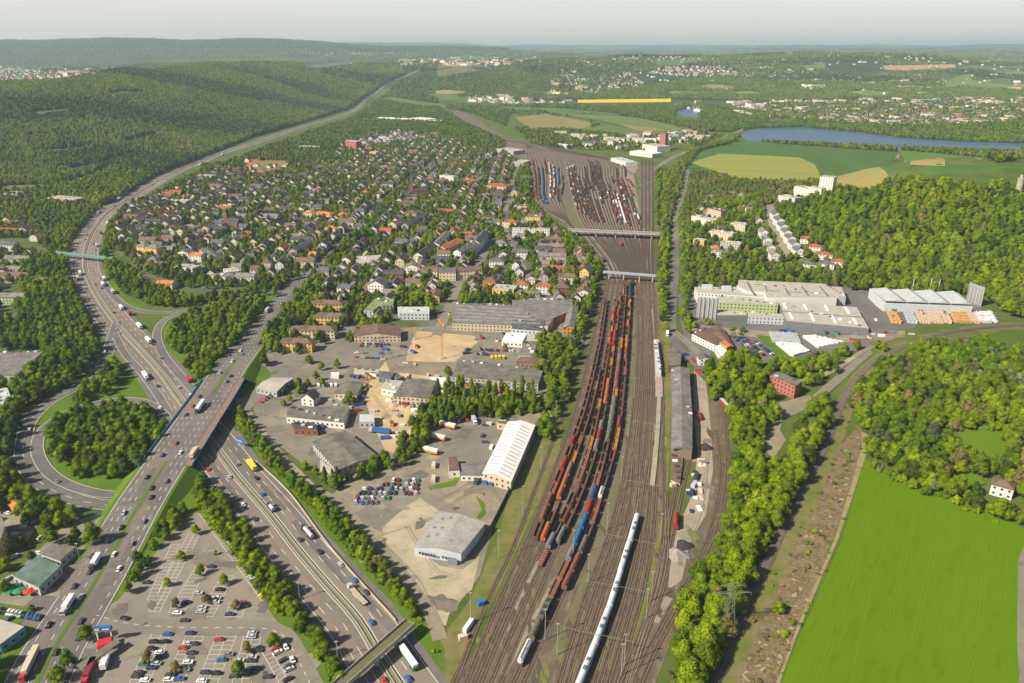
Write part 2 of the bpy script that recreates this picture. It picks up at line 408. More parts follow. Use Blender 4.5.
AREAS = [  # name, polygon in the photograph, material, lift
 ('town_ground', 'P 112,240 118,205 160,190 250,160 330,148 420,140 505,148 530,165 530,200 560,230 590,262 603,280 600,300 585,318 560,340 430,338 350,332 250,345 225,340 250,300 190,290 130,275', townm, .05),
 ('town_ground', 'P 330,150 400,128 440,120 470,135 505,148 420,150', townm, .06),
 ('town_ground', 'P 690,215 760,190 830,185 850,275 770,290 690,290', gardens, .05),
 ('town_ground', 'P -60,235 40,250 62,262 50,330 20,352 -60,352', townm, .05),
 ('industrial_ground', 'P 245,345 300,335 350,330 440,326 585,320 590,340 560,380 540,410 430,430 380,470 330,485 262,432 250,400 270,372', asph_l, .07),
 ('depot_yard', 'P 337,490 360,470 400,440 438,418 470,402 540,395 560,430 538,450 512,484 495,520 480,575 470,590 445,620 420,628 395,590 350,545 320,510', gravel, .09),
 ('paved_lot', 'P 405,438 440,410 505,400 530,410 510,425 484,476 450,478 440,462 395,468', asph_l, .13),
 ('paved_lot', 'P 340,512 420,490 460,508 430,525 412,548 380,532', asph_l, .14),
 ('construction_pit', 'P 417,331 475,336 478,342 455,362 405,363 410,345', sand, .15),
 ('scrap_yard', 'P 368,385 385,362 420,360 455,390 432,400 418,432 400,455 385,450 375,430 365,400', sand, .13),
 ('dirt_strip', 'P 385,360 450,363 447,378 390,372', mat('dark_dirt', (.2, .165, .13), (.26, .21, .16), .08), .16),
 ('grass', 'P 535,432 562,425 560,450 540,500 505,575 480,625 450,683 428,683 440,640 470,600 497,540 512,482', rough_g, .1),
 ('grass', 'P 370,545 398,578 420,600 445,650 440,690 420,700 400,670 385,640 350,590 330,545 262,462 240,425 232,405 243,398 262,430 300,488 340,512', verge, .1),
 ('car_park', 'P 196,505 205,515 235,556 268,605 300,640 330,683 340,700 40,700 75,640 95,612 118,600 150,560 180,522', lotm, .08),
 ('grass', 'P 186,470 208,472 225,502 262,545 300,600 345,665 350,700 322,700 290,640 262,600 235,556 198,512 182,520 150,560 120,598 96,612 100,590 135,545 165,500', verge, .1),
 ('restaurant_lot', 'P -40,620 0,596 28,560 60,530 85,517 108,512 112,530 90,560 62,600 45,625 20,650 -40,683', gravel, .08),
 ('car_lot', 'P -40,520 0,505 40,500 45,515 25,545 -40,560', gravel, .09),
 ('grass', 'P 0,603 26,607 38,614 50,612 40,640 20,680 -20,700 -20,610', verge, .1),
 ('loop_grass', 'P 30,440 45,410 75,388 100,362 118,352 135,375 150,398 165,418 172,432 160,455 145,482 125,490 95,490 65,482 45,470', verge, .06),
 ('grass', 'P 138,318 160,315 165,325 155,338 158,350 175,378 205,400 215,380 235,345 262,315 280,295 200,306', verge, .06),
 ('grass', 'P 96,262 112,275 125,298 150,309 185,313 175,318 140,314 118,300 103,282', verge, .08),
 ('rail_yard', 'P 606,276 655,276 662,340 664,367 667,450 662,520 668,560 700,520 707,480 700,440 692,400 694,368 712,385 728,420 731,480 722,530 700,590 668,650 650,700 440,700 476,650 500,600 540,510 560,452 572,420 585,360 598,310', ballast, .11),
 ('goods_yard', 'P 694,370 706,383 711,430 713,470 706,515 690,540 682,580 668,590 672,540 690,500 698,455 694,420', mat('yard_dirt', (.36, .29, .22), (.26, .22, .18), .1), .13),
 ('rail_verge', 'P 632,340 638,340 636,400 629,460 618,510 600,560 585,600 560,660 548,660 574,600 590,558 606,505 622,450 630,400', ballast_g, .14),
 ('rail_verge', 'P 664,345 670,345 671,400 670,452 667,500 658,560 648,600 633,650 620,690 616,690 632,640 648,585 658,530 664,470 665,400', rough_g, .14),
 ('rail_verge', 'P 655,276 664,276 668,300 674,340 668,345 661,340', rough_g, .14),
 ('rail_yard', 'P 506,138 525,142 560,150 600,155 622,175 634,195 640,188 634,165 655,165 653,232 655,276 606,276 590,250 562,222 545,212 530,200 527,165 500,142 470,127 452,115 455,108 470,116', mat('ballast_yard', (.17, .14, .105), (.12, .10, .075), .03), .2),
 ('gravel_patch', 'P 620,160 640,163 634,175 640,215 628,190 618,172', gravel, .26),
 ('grass', 'P 563,211 575,204 585,228 567,228', ballast_g, .3),
 ('factory_yard', 'P 678,295 690,285 760,285 850,288 880,285 975,300 1000,325 930,322 880,345 840,355 800,362 750,365 712,350 700,385 688,350 680,320', asph, .08),
 ('pale_road', 'P 690,325 870,335 905,330 905,337 865,342 690,332', gravel, .15),
 ('grass', 'P 755,335 775,337 797,358 830,352 825,362 790,368', verge, .16),
 ('workshop_yard', 'P 770,405 810,395 815,405 782,420 780,430 786,440 774,458 766,452 767,430', gravel, .1),
 ('lane', 'P 812,396 832,379 855,359 870,350 873,353 860,364 842,381 820,401', asph_l, .12),
 ('sandy_lot', 'P 408,505 420,498 438,510 414,548 440,566 462,570 480,556 472,590 452,604 446,626 432,622 428,602 402,562 384,540 382,528', mat('sandy_lot', (.42, .355, .25), (.33, .285, .2), .05, c3=(.24, .21, .16), scale3=.2), .15),
 ('grass', 'P 255,378 298,363 300,366 262,383', verge, .155), ('grass', 'P 486,462 492,470 478,478 462,476 455,486 430,490 428,486 452,481 462,470', verge, .156), ('grass', 'P 476,496 484,502 487,512 480,520 476,518 482,510', verge, .157),
 ('clearing', 'P 858,425 868,440 850,490 825,560 800,620 780,670 772,700 728,700 745,660 785,570 815,510 838,450', brush, .08),
 ('dirt_track', 'P 862,432 874,438 866,455 858,480 838,540 812,600 795,640 780,683 774,700 770,700 776,683 792,640 808,600 834,540 852,482 862,445', dirt, .13),
 ('meadow', 'P 864,458 880,468 930,490 1000,512 1024,530 1120,560 1120,760 770,760 782,683 798,640 816,600 842,540 858,485', meadow, .12),
 ('rail_embankment', 'P 1100,318 1000,322 920,335 880,350 852,375 838,400 828,430 800,500 760,590 715,683 700,700 735,700 752,660 790,580 818,512 840,450 850,420 862,385 890,358 925,345 1000,335 1100,332', rough_g, .06),
 ('field_road', 'P 1018,560 1024,545 1060,540 1060,700 1020,700 1017,640', asph_l, .16),
]
FIELDS = [
 ('P 700,150 740,141 800,145 900,152 892,160 940,165 1024,158 1100,160 1100,185 1024,186 985,184 860,178 740,178 686,168', fld('green', (.07, .14, .03))),
 ('P 690,163 720,154 765,156 800,158 815,165 822,180 800,182 740,180', fld('barley', (.26, .27, .05), (.21, .23, .05), (.06, 1, 1, 20))),
 ('P 898,150 935,153 985,158 982,162 905,161', fld('lush', (.10, .19, .03))),
 ('P 905,160 945,161 945,167 910,166', fld('tan', (.3, .24, .1))),
 ('P 826,175 890,180 870,190 832,190', fld('straw', (.25, .22, .08))),
 ('P 515,118 545,114 592,123 590,129 530,130', fld('stubble', (.24, .21, .07))),
 ('P 543,112 600,121 650,133 690,131 640,118', fld('pasture', (.13, .18, .05))),
 ('P 575,131 640,137 680,134 600,125', fld('pasture2', (.11, .16, .045))),
 ('P 620,125 660,129 668,131 640,132', fld('stubble2', (.26, .2, .09))),
 ('P 577,99.6 671,98.6 671,102.3 640,102.6 578,103', mat('rapeseed', (.62, .52, .015), (.55, .46, .02), .02)),
 ('P 500,107 560,108 600,112 640,116 560,113 505,110', fld('pasture3', (.10, .16, .04))),
 ('P 376,100 390,97 440,104 460,108 425,108', fld('pasture4', (.11, .17, .04))),
 ('P 425,94 455,94 462,100 440,101', fld('pasture5', (.10, .17, .04))),
 ('P 300,66 350,62 362,66 330,70 312,71', fld('hilltop', (.13, .19, .06))),
 ('P 437,66 480,65 495,69 437,78', fld('hilltop2', (.16, .15, .08))),
 ('P 437,65 450,63.5 470,64.5 490,67 450,67', fld('hilltop3', (.3, .26, .06))),
 ('P 882,66 955,64.5 957,69 905,71.5 885,70', mat('tan_field', (.38, .26, .15))),
 ('P 800,66 825,64 825,69 805,70', fld('g7', (.15, .2, .04))),
 ('P 655,60 705,56 708,60 680,66 656,66', fld('g8', (.1, .17, .05))),
 ('P 945,82 960,75 975,74 970,82 1024,86 1024,90 960,87 945,89', fld('g9', (.15, .22, .05))),
 ('P 965,65 1024,66 1024,72 1000,73 975,69', fld('g10', (.1, .16, .06))),
 ('P 60,183 95,172 105,165 112,170 85,180 40,190 0,192 0,184', fld('glade', (.13, .16, .045))),
 ('P 60,168 92,165 112,157 145,152 110,163 75,172', fld('glade2', (.1, .15, .04))),
 ('P 245,172 262,160 285,160 290,168 262,176', mat('sports_field', (.12, .17, .05), (.3, .15, .1), .012)),
 ('P 105,93 118,90.5 140,91 150,93 128,95.5 112,95', fld('hillglade', (.11, .14, .035))), ('P 30,112 62,108 75,111 40,117', fld('hillglade2', (.11, .12, .045))), ('P 40,150 80,146 92,149 50,154', fld('hillglade', (0, 0, 0))), ('P 120,140 150,133 160,136 130,143', fld('hillglade2', (0, 0, 0))),
 ('P 240,162 256,158 268,164 252,171', mat('red_track', (.35, .13, .09))),
 ('P 985,336 1010,330 1040,332 1040,352 1000,350', fld('slope', (.10, .15, .02))),
 ('P 955,430 1000,425 1015,450 1000,470 970,450', fld('slope2', (.10, .17, .01))),
 ('P 955,478 975,472 985,485 960,490', fld('slope3', (.10, .18, .01))),
]
for k_, (n, p, m, l) in enumerate(sorted(AREAS, key=lambda a: a[3])):
    sheet(n, pts(p), m, .04 + .0035 * k_)
_c = [(.16, .22, .05), (.16, .2, .05), (.10, .15, .04), (.3, .24, .12), (.2, .22, .06), (.24, .25, .06), (.14, .2, .06)]
for i in range(64):
    y = rnd.choice((53, 55, 58, 62, 67, 73, 80, 86, 92)) + rnd.uniform(-1, 1); x = rnd.uniform(420, 1040) if y > 60 else rnd.uniform(180, 1040); w_, h_ = rnd.uniform(9, 30) * (.6 + (y - 50) / 60), rnd.uniform(.7, 1.5) * (.6 + (y - 50) / 22); k = rnd.uniform(-.3, .5)
    FIELDS.append(('P %.1f,%.1f %.1f,%.1f %.1f,%.1f %.1f,%.1f %.1f,%.1f' % (x, y, x + w_ * .5, y - h_ * .5, x + w_, y + k, x + w_ * .9, y + h_, x + w_ * .2, y + h_ * 1.1), fld('far%d' % (i % 7), _c[i % 7])))
for k_, (p, m) in enumerate(FIELDS):
    pp = pts(p); y_ = min(q[1] for q in pp); sheet('field', pp, m, (.02 * k_ + .35) if y_ > 300 else (1 + .12 * (k_ % 9)) if y_ > 105 else 1.2 + .15 * (k_ % 9))
sheet('lake', pts('P 740,135 760,127 800,125.5 850,131 900,137 960,141 1024,143 1120,146 1120,158 1024,154 960,151 900,149 850,146 800,142 765,141 748,143'), water, .7, z=0)
sheet('pond', pts('P 676,111 690,108 698,110 698,118 684,117'), water, .9)
# mowing and tractor lines in the meadow
mb = MB(); wl = mat('wheel_line', (.122, .188, .01))
for k, l in enumerate(('B8 390,0 330,230 250,480 190,683', 'B8 410,0 350,235 272,480 212,683', 'B8 505,0 430,240 370,480 330,683', 'B8 590,20 535,240 485,470', 'B8 575,20 520,240 470,470', 'B8 710,20 640,270 590,520',
                      'B8 695,20 622,270 570,520', 'B8 780,60 740,320', 'B8 850,90 840,400 790,640', 'B8 870,80 855,400 805,640', 'B8 930,120 730,410', 'B8 950,200 935,470', 'B8 890,60 960,110 990,200')):
    Path(pts(l)).strip(mb, -.22, .22, wl, .19)
mb.build('wheel_tracks', kind='structure')
# ================================================================ roads
MARK = MB()
def road(name, px, half, m, lift=.2, zs=None, lanes=(), edge=True, step=8, lead=.18, wmark=.28, dash=6, gap=9):
    p = Path(pts(px), zs, step); mb = MB(); p.strip(mb, -half, half, m, lift); mb.build(name, kind='structure')
    if edge:
        for s in (-1, 1): p.strip(MARK, s * (half - .6) - wmark / 2, s * (half - .6) + wmark / 2, white, lift + .02)
    for o in lanes: p.dashes(MARK, o, white, lift + .02, dash, gap, wmark)
    p.mark(-half - 2, half + 2); return p
MW = 'P 720,40'
mway = Path(pts('P 420,70 406,76 386,84 368,97 351,112 306,126 270,138 225,152 200,162 175,172 150,186 132,197 110,211 96,227 87,245 85,265 90,283 100,301 112,318 127,336 142,352 160,372 176,394 192,416 210,440 222,456 240,480 271,516 294,546 326,584 357,619 374,647 387,667 402,690 420,716'), step=10)
wf = lambda t: .6 + .4 * min(1, max(0, (t - .4) / .28))
mb = MB(); mway.strip(mb, -18.5, 18.5, conc, .2, w=wf); mb.build('motorway', kind='structure')
mb = MB(); mway.strip(mb, -2.0, 2.0, mat('median', (.16, .17, .07), (.22, .18, .12), .1), .26, w=wf); mb.build('median_strip', kind='structure')
mb = MB()
for s in (-1, 1): mway.strip(mb, s * 14.2, s * 18.2, mat('hard_shoulder', (.13, .12, .115), (.17, .155, .145), .08), .24, w=wf)
mb.build('hard_shoulder', kind='structure')
for s in (-1, 1):
    for o in (2.6, 14.2): mway.strip(MARK, s * o - .17, s * o + .17, white, .28, w=wf)
    for o in (6.5, 10.4): mway.dashes(MARK, s * o, white, .28, 6, 12, .32)
mway.mark(-19.5, 19.5, mway.len * .6); mway.mark(-12.5, 12.5, 0, mway.len * .6)
steel = mat('galvanised_steel', (.42, .43, .43), rough=.5, metal=.4)
gb = MB()
for s in (-1.2, 1.2): mway.wall(gb, s, .3, .8, steel, 0, None, .25)
thing('guard_rail', gb.mesh('guard_rail'), 'steel guard rails along the motorway median', 'guard rail', loc=(0, 0, 0))
# main road that climbs over the motorway
mr_px = 'P 432,163 410,178 386,198 363,218 338,246 318,266 300,282 281,300 262,324 246,347 230,368 212,396 192,425 175,450 152,484 138,506 120,538 101,572 83,602 66,629 50,656 34,690 20,716'
mr_z = [0, 0, 0, 0, 0, 0, 0, 0, .6, 2.5, 4.6, 6, 6.2, 6, 4.6, 3, 1.2, .2, 0, 0, 0, 0, 0]
mroad = Path(pts(mr_px), mr_z, 8)
def wprof(t): return 1
mb = MB(); w_at = lambda d: 7 + 6.5 * min(1, max(0, (d - 1150) / 150))
L0 = mroad.near(at(300, 282))[0]; L1 = mroad.near(at(246, 347, 2.5))[0]
mroad.strip(mb, -4.8, 4.8, asph, .2, 0, L0); mroad.strip(mb, -9, 9, asph, .19, L0 - 8, L1); mroad.strip(mb, -14, 14, asph, .21, L1 - 5, mroad.len)
mb.build('main_road', kind='structure')
mb = MB(); mroad.strip(mb, -.9, .9, verge, .3, L1 + 30, L1 + 105); mroad.strip(mb, -.9, .9, verge, .3, L1 + 205, L1 + 420); mb.build('central_reservation', kind='structure')
for o in (-10.3, -6.9, -3.6, 3.6, 6.9, 10.3): 
    d = L1
    while d < mroad.len - 10: mroad.strip(MARK, o - .15, o + .15, white, .235, d, d + 3.5); d += 9
for o in (-13.3, 13.3): mroad.strip(MARK, o - .15, o + .15, white, .235, L1, mroad.len)
for o in (-3.2, 0, 3.2):
    d = 0
    while d < L1 - 10: mroad.strip(MARK, o - .15, o + .15, white, .225, d, d + 4); d += 10
mroad.mark(-16, 16, L1); mroad.mark(-11, 11, L0, L1); mroad.mark(-6, 6, 0, L0)
# embankments and the bridge of the main road
db0, db1 = mroad.near(at(224, 378, 5.5))[0], mroad.near(at(163, 467, 5.5))[0]
emb = MB()
for s in (-1, 1):
    for a_, c_ in ((L1 - 60, db0), (db1, mroad.near(at(104, 566))[0])):
        n = int((c_ - a_) / 6); vs = []; fs = []
        for i in range(n + 1):
            p, S = mroad.pos(a_ + (c_ - a_) * i / n); z = p.z + .18
            for o, q in ((13.9, z), (15.5, z), (15.5 + 1.5 * max(z, .2), 0)):
                r_ = p + S * s * o; vs.append((r_.x, r_.y, q))
            if i:
                for k in (0, 1): f = (3 * i - 3 + k, 3 * i - 2 + k, 3 * i + 1 + k, 3 * i + k); fs.append(f if s > 0 else f[::-1])
        emb.add(vs, fs, verge)
emb.build('road_embankment', kind='structure')
concr = mat('concrete', (.42, .39, .35), (.34, .32, .29), .3, coord='obj')
rust = mat('rust_red_walkway', (.27, .17, .12), (.2, .14, .11), .3)
blue = mat('blue_railing', (.05, .25, .42), rough=.5)
def part_wall(path, name, parent, off, th, h, m, a, b, z0): mb = MB(); path.wall(mb, off, th, h, m, a, b, z0); return mb.build(name, parent)
br = thing('road_bridge', None, 'wide road bridge with blue railings carrying the main road over the motorway', 'bridge')
part_wall(mroad, 'deck', br, 0, 31, .12, concr, db0, db1, -1.2)
mb = MB(); mroad.strip(mb, -17.4, -12.8, rust, .26, db0, db1); mb.build('walkway', br)
part_wall(mroad, 'railing', br, 15.6, .25, 1.4, blue, db0, db1, .1); part_wall(mroad, 'railing', br, -17.5, .25, 1.4, blue, db0, db1, .1)
for t_ in (.06, .33, .5, .67, .94):
    p, S = mroad.pos(db0 + (db1 - db0) * t_); mb = MB(); a_ = p - S * 15; b_ = p + S * 14; d = Vector((-S.y, S.x, 0)) * .6
    mb.add([a_ - d - Vector((0, 0, p.z)), b_ - d - Vector((0, 0, p.z)), b_ + d - Vector((0, 0, p.z)), a_ + d - Vector((0, 0, p.z)), a_ - d - Vector((0, 0, 1)), b_ - d - Vector((0, 0, 1)), b_ + d - Vector((0, 0, 1)), a_ + d - Vector((0, 0, 1))],
           [(0, 1, 5, 4), (1, 2, 6, 5), (2, 3, 7, 6), (3, 0, 4, 7)], concr); mb.build('pier', br)
# ramps and the loop
ramp_a = road('slip_road', 'P 118,322 108,352 98,372 72,390 50,402 31,420 24,440 24,460 35,478 56,492 84,502 112,506 138,508', 5.5, asph, .3, lanes=(0,))
loop = road('loop_road', 'P 172,430 160,411 140,401 118,400 98,403 76,409 56,419 41,433 37,450 45,468 62,482 86,491 112,495 135,492 150,480', 4.3, asph, .34)
ramp_b = road('slip_road', 'P 117,338 125,354 142,373 158,395 168,412', 3.6, asph, .32)
ramp_c = road('slip_road', 'P 102,278 111,293 124,305 140,311 160,313 185,311 215,304 250,297 276,292', 4.2, asph, .3)
ramp_d = road('slip_road', 'P 180,314 165,320 157,333 161,350 170,364 184,380 198,396', 4.2, asph, .32)
ramp_e = road('slip_road', 'P 236,432 262,468 296,512 330,556 366,600 395,632 420,662', 2.2, mat('hard_shoulder', (0, 0, 0)), .27, edge=False)
# parking lot drive
lotroad = road('access_road', 'P 92,614 118,622 150,626 190,628 240,628 270,629 284,636 298,660 318,700', 5, asph_l, .2, lanes=(0,), edge=False, dash=2.5, gap=3)
# local roads
LR = [('side_road', 'P 311,489 330,498 345,494 380,482 420,466 440,452', 4.5, gravel), ('side_road', 'P 332,496 352,518 374,546 398,575 418,596 432,616 440,640', 3.4, gravel),
 ('side_road', 'P 240,398 250,418 266,440 288,465 313,490', 3.6, gravel), ('side_road', 'P 240,412 262,390 285,372 310,355 340,340 352,325', 6, asph_l), ('side_road', 'P 256,352 300,372 330,358', 6, asph_l),
 ('side_road', 'P 300,275 340,267 368,268 400,270 440,280 470,288', 4.5, asph_l), ('side_road', 'P 200,266 250,268 300,275', 4, asph_l), ('town_road', 'P 437,335 450,305 462,280 480,262 490,240', 5, asph_l),
 ('side_road', 'P 675,222 676,260 673,300 672,330 682,352 700,366 712,372', 4.5, asph), ('side_road', 'P 672,330 690,345 705,360 735,372 752,384', 4, asph_l), ('side_road', 'P 673,222 684,190 690,170 720,155', 5, asph_l),
 ('side_road', 'P 768,205 775,228 790,260', 6, asph_l), ('side_road', 'P 752,372 790,382 830,372 862,352 900,335', 2.6, gravel),
 ('valley_road', 'P 610,195 700,166', 3, asph_l), ('bridge_road', 'P 655,170 672,158 700,147 730,135 745,128 770,116 800,108', 7, asph_l),
 ('town_road', 'P 505,148 480,170 440,190 400,200 386,198', 4, asph_l), ('town_road', 'P 530,240 490,250 440,262 400,256 370,246', 4, asph_l), ('town_road', 'P 230,240 280,225 330,215 380,200', 4, asph_l),
 ('town_road', 'P 160,230 200,225 250,215 300,195 350,180', 4, asph_l), ('town_road', 'P 560,330 545,300 520,262 505,225 510,190 520,160', 4, asph_l), ('town_road', 'P 360,245 400,225 440,215 480,205 520,200', 4, asph_l),
 ('side_road', 'P 130,256 180,258 200,266', 4, asph_l), ('farm_lane', 'P 795,160 815,172 826,183', 4, gravel), ('farm_lane', 'P 899,143 897,158', 4, gravel), ('farm_lane', 'P 905,160 980,160', 3, gravel)]
for k_, (n, p, h_, m) in enumerate(LR): road(n, p, h_, m, .21 + .004 * k_, edge=False)
MARKOBJ = None
# ---------------------------------------------------------------- car park markings
rows = [((189, 532, 201, 532), (149, 612, 159.5, 612)), ((205, 551, 216, 551), (168, 613, 184, 613)), ((222, 576, 234, 576), (196, 617, 213, 617)),
        ((229, 603, 247, 603), (226, 617, 242, 617)), ((152, 634, 171, 634), (122, 700, 141, 700)), ((188, 632, 206, 632), (155, 700, 175, 700)),
        ((218, 632, 238, 632), (190, 700, 211, 700)), ((245, 631, 262, 631), (228, 700, 248, 700)), ((262, 652, 279, 646), (283, 690, 296, 678)),
        ((171, 545, 180, 545), (147, 600, 155, 600)), ((199, 514, 206, 514), (264, 604, 272, 600))]
for (a0, b0, a1, b1), (c0, d0, c1, d1) in rows:
    A, B, C_, D_ = at(a0, b0), at(a1, b1), at(c0, d0), at(c1, d1)
    def ln(p, q, wd=.22):
        d = (q - p).normalized(); s = Vector((d.y, -d.x, 0)) * wd / 2
        MARK.add([(v.x, v.y, .13) for v in (p - s, p + s, q + s, q - s)], [(0, 1, 2, 3)], white)
    n = int(((C_ - A).length) / 2.7)
    for i in range(n + 1): t = i / n; ln(A.lerp(C_, t), B.lerp(D_, t), .2)
    ln(A, C_); ln(B, D_)
    if (B - A).length > 6.5: ln((A + B) / 2, (C_ + D_) / 2)
# ================================================================ railways
TRK = MB(); RAIL = MB()
sleeper = mat('sleepers', (.062, .047, .034), (.095, .073, .053), .3, c3=(.15, .12, .085), scale3=.8)
railm = mat('rail_steel', (.30, .23, .17), (.22, .16, .12), .2, rough=.5)
TR = {}
def track(name, P, rails=True, m=sleeper, hw=1.25):
    p = P if isinstance(P, Path) else Path(P, step=12)
    k_ = .004 * len(TR); p.strip(TRK, -hw, hw, m, .24 + k_)
    if rails:
        for o in (-.75, .75): p.strip(RAIL, o - .1, o + .1, railm, .32 + k_ + o * .002)
    p.mark(-3, 3); TR[name] = p; return p
ys = [278, 295, 342, 400, 446, 500, 547, 602, 690]
XS = {'Z': [606, 604, 592, 578, 563, 543, 524, 498, 463], 'Y': [602, 598, 584, 568, 551, 531, 513, 487, 452],
 'A': [610, 607, 600, 587, 572, 550.5, 533, 507, 470], 'B': [614, 612, 605, 593, 579, 559, 541, 514, 477], 'C': [619, 617, 609.5, 600, 590.5, 572.5, 549.5, 524, 487],
 'D': [622, 621, 614, 606, 597, 579, 557, 534, 497], 'E': [626, 625, 621, 615, 607, 592.5, 575, 550, 509], 'F': [630, 630, 627, 622, 615.5, 600, 584, 559, 519]}
# XS at the photograph's rows; the last value sits below the frame
for k, v in XS.items(): track(k, list(zip(v, ys)) + [(v[-1] + (v[-1] - v[-2]) * .4, 725)])
tl = [(637, 280), (638, 342), (634, 400), (628, 446), (618, 500), (603, 550), (583, 602), (556, 690)]
tr = [(653, 280), (656, 342), (657, 400), (656.5, 446), (655, 500), (650, 550), (640, 602), (614, 690)]
for i in range(8):
    u = i / 7; P = []
    for j, (l, r) in enumerate(zip(tl, tr)):
        uu = u if j > 4 else round(u * (4, 4, 5, 5, 6)[j]) / (4, 4, 5, 5, 6)[j]
        P.append((l[0] + (r[0] - l[0]) * uu, l[1]))
    track('M%d' % i, P)
track('pass', pts('P 636,500 A3 835,450 785,620 A1 1000,90 955,240 880,440 800,640 760,740'))
track('G1', pts('P 662,380 663,440 664,500 662,545 655,590 640,640 622,700')); track('G2', pts('P 666,493 667,540 662,580 648,625 626,690'))
track('G3', pts('P 691,455 682,490 672,540 662,590 640,650 626,700')); track('G4', pts('P 722,395 726,430 726,480 717,530 700,570 680,605 655,650 634,700'))
track('G5', pts('P 716,430 721,470 712,525 694,568 672,605 648,650 630,690')); track('G6', pts('P 686,455 675,490 664,545 655,590 633,650 612,700'))
track('S', pts('P 1100,322 1023,325 943,334 908,345 875,361 853,383 840,408 823,451 790,512 770,556 743,613 716,677 705,700'), m=mat('main_ballast', (.10, .085, .075), (.14, .12, .1), .3), hw=2.7)
# fan of the upper yard
def lerp(a, b, t): return a + (b - a) * t
FAN1, FAN2 = [], []
for i in range(9):
    u = i / 8
    P = [(500, 141), (524, 144), (lerp(528, 556, u), lerp(160, 156, u)), (lerp(531, 562, u), 178), (lerp(533, 561, u), 198), (lerp(549, 566, u), lerp(212, 214, u)), (572, 226), (590, 247), (608, 274)]
    FAN1.append(track('f%d' % i, P, rails=False, hw=1.1))
for i in range(21):
    u = i / 20
    P = [(497, 139), (530, 144), (lerp(562, 612, u), lerp(155, 160, u)), (lerp(569, 626, u), 180), (lerp(575, 634, u), 203), (lerp(584, 640, u), 225), (lerp(596, 643, u), 240), (lerp(615, 645, u), 262), (lerp(622, 648, u), 280)]
    FAN2.append(track('h%d' % i, P, rails=False, hw=1.1))
THROAT = []
for i in range(13):
    u = i / 12; P = [(lerp(576, 652, u), 229), (lerp(586, 652, u ** .9), 244), (lerp(600, 652, u ** .8), 262), (lerp(609, 652, u ** .75), 284)]
    THROAT.append(track('t%d' % i, P, rails=False, hw=1.0))
mbp = MB(); pbal = mat('fan_ballast', (.37, .31, .24), (.29, .24, .18), .2)
for l_ in (FAN1, FAN2, THROAT):
    for p_ in l_: p_.strip(mbp, 1.75, 2.45, pbal, .232)
mbp.build('fan_ballast', kind='structure')
for i in range(4): track('m%d' % i, [(642 + i * 3.6 + (0 if j else 0), y) for j, y in enumerate((160, 190, 225, 250, 282))][::-1], rails=False)
track('w0', pts('P 655,170 661,180 660,200 658,235 655,280')); track('w1', pts('P 456,112 473,124 500,138 540,150 600,158 645,185 647,225'))
TRK.build('railway_tracks', kind='structure'); RAIL.build('railway_rails', kind='structure')
# lighter ballast between tracks
mb = MB(); lb = mat('pale_ballast', (.27, .245, .21), (.2, .18, .155), .15)
for l, w_ in (('B3 300,100 205,430 130,630', .7), ('A1 430,30 320,240 200,520 150,660', .8), ('A3 700,100 600,330 460,640', 1.3), ('A1 545,10 455,200 400,310', 1), ('A5 515,0 500,150 440,560 415,678', 1.0), ('A6 345,310 330,440 315,678', .8), ('A3 945,0 930,190', 1.5), ('A5 740,540 740,678', 1.5), ('A5 535,0 520,0', 1),
             ('A2 440,210 370,350', 2), ('A2 390,430 340,500 240,683', 1.6), ('A1 510,350 430,480 350,640', 1.6), ('A1 470,210 380,400', 1), ('A1 610,160 520,330', 1), ('A6 525,440 550,678', .8), ('A5 800,620 800,678', .8)):
    p = Path(pts(l)); p.strip(mb, -w_, w_, lb, .225)
mb.build('pale_ballast', kind='structure')
MARK.build('road_markings', kind='structure')

# repairs, stains and tyre marks on the paved lots
mb = MB(); pm_ = [mat('patch_dark', (.125, .115, .10), (.15, .138, .12), .3), mat('patch_pale', (.26, .235, .18), (.22, .2, .155), .3), mat('patch_mid', (.16, .14, .12), (.2, .175, .14), .3), mat('oil_stain', (.07, .062, .055), (.12, .105, .09), .8)]
def blob(x, y, r, m, z, k=1.0, a=0):
    n = 11; ph = rnd.uniform(0, 6); c, s = math.cos(a), math.sin(a); vs = []
    for i in range(n):
        t_ = 2 * math.pi * i / n; q = r * (1 + .3 * math.sin(2 * t_ + ph) + .18 * math.sin(5 * t_ + ph * 2)); u, v = q * math.cos(t_), q * math.sin(t_) * k; vs.append((x + u * c - v * s, y + u * s + v * c, z))
    mb.add(vs, [tuple(range(n))], m)
LOTS = [('P 405,438 440,410 505,400 530,410 510,425 484,476 450,478 440,462 395,468', 34), ('P 337,490 360,470 400,440 440,470 495,480 490,510 470,590 445,620 400,590 350,545', 60), ('P 245,350 330,330 400,330 560,330 560,380 430,400 380,440 330,470 262,432', 110), ('P 196,505 235,556 300,640 330,683 40,690 95,612 150,560', 60), ('P 0,596 60,530 108,512 90,560 45,625', 22), ('P 680,300 850,290 1000,325 880,345 750,362 700,380', 60), ('P 694,380 711,430 706,515 672,585 690,500', 30)]
kk = 0
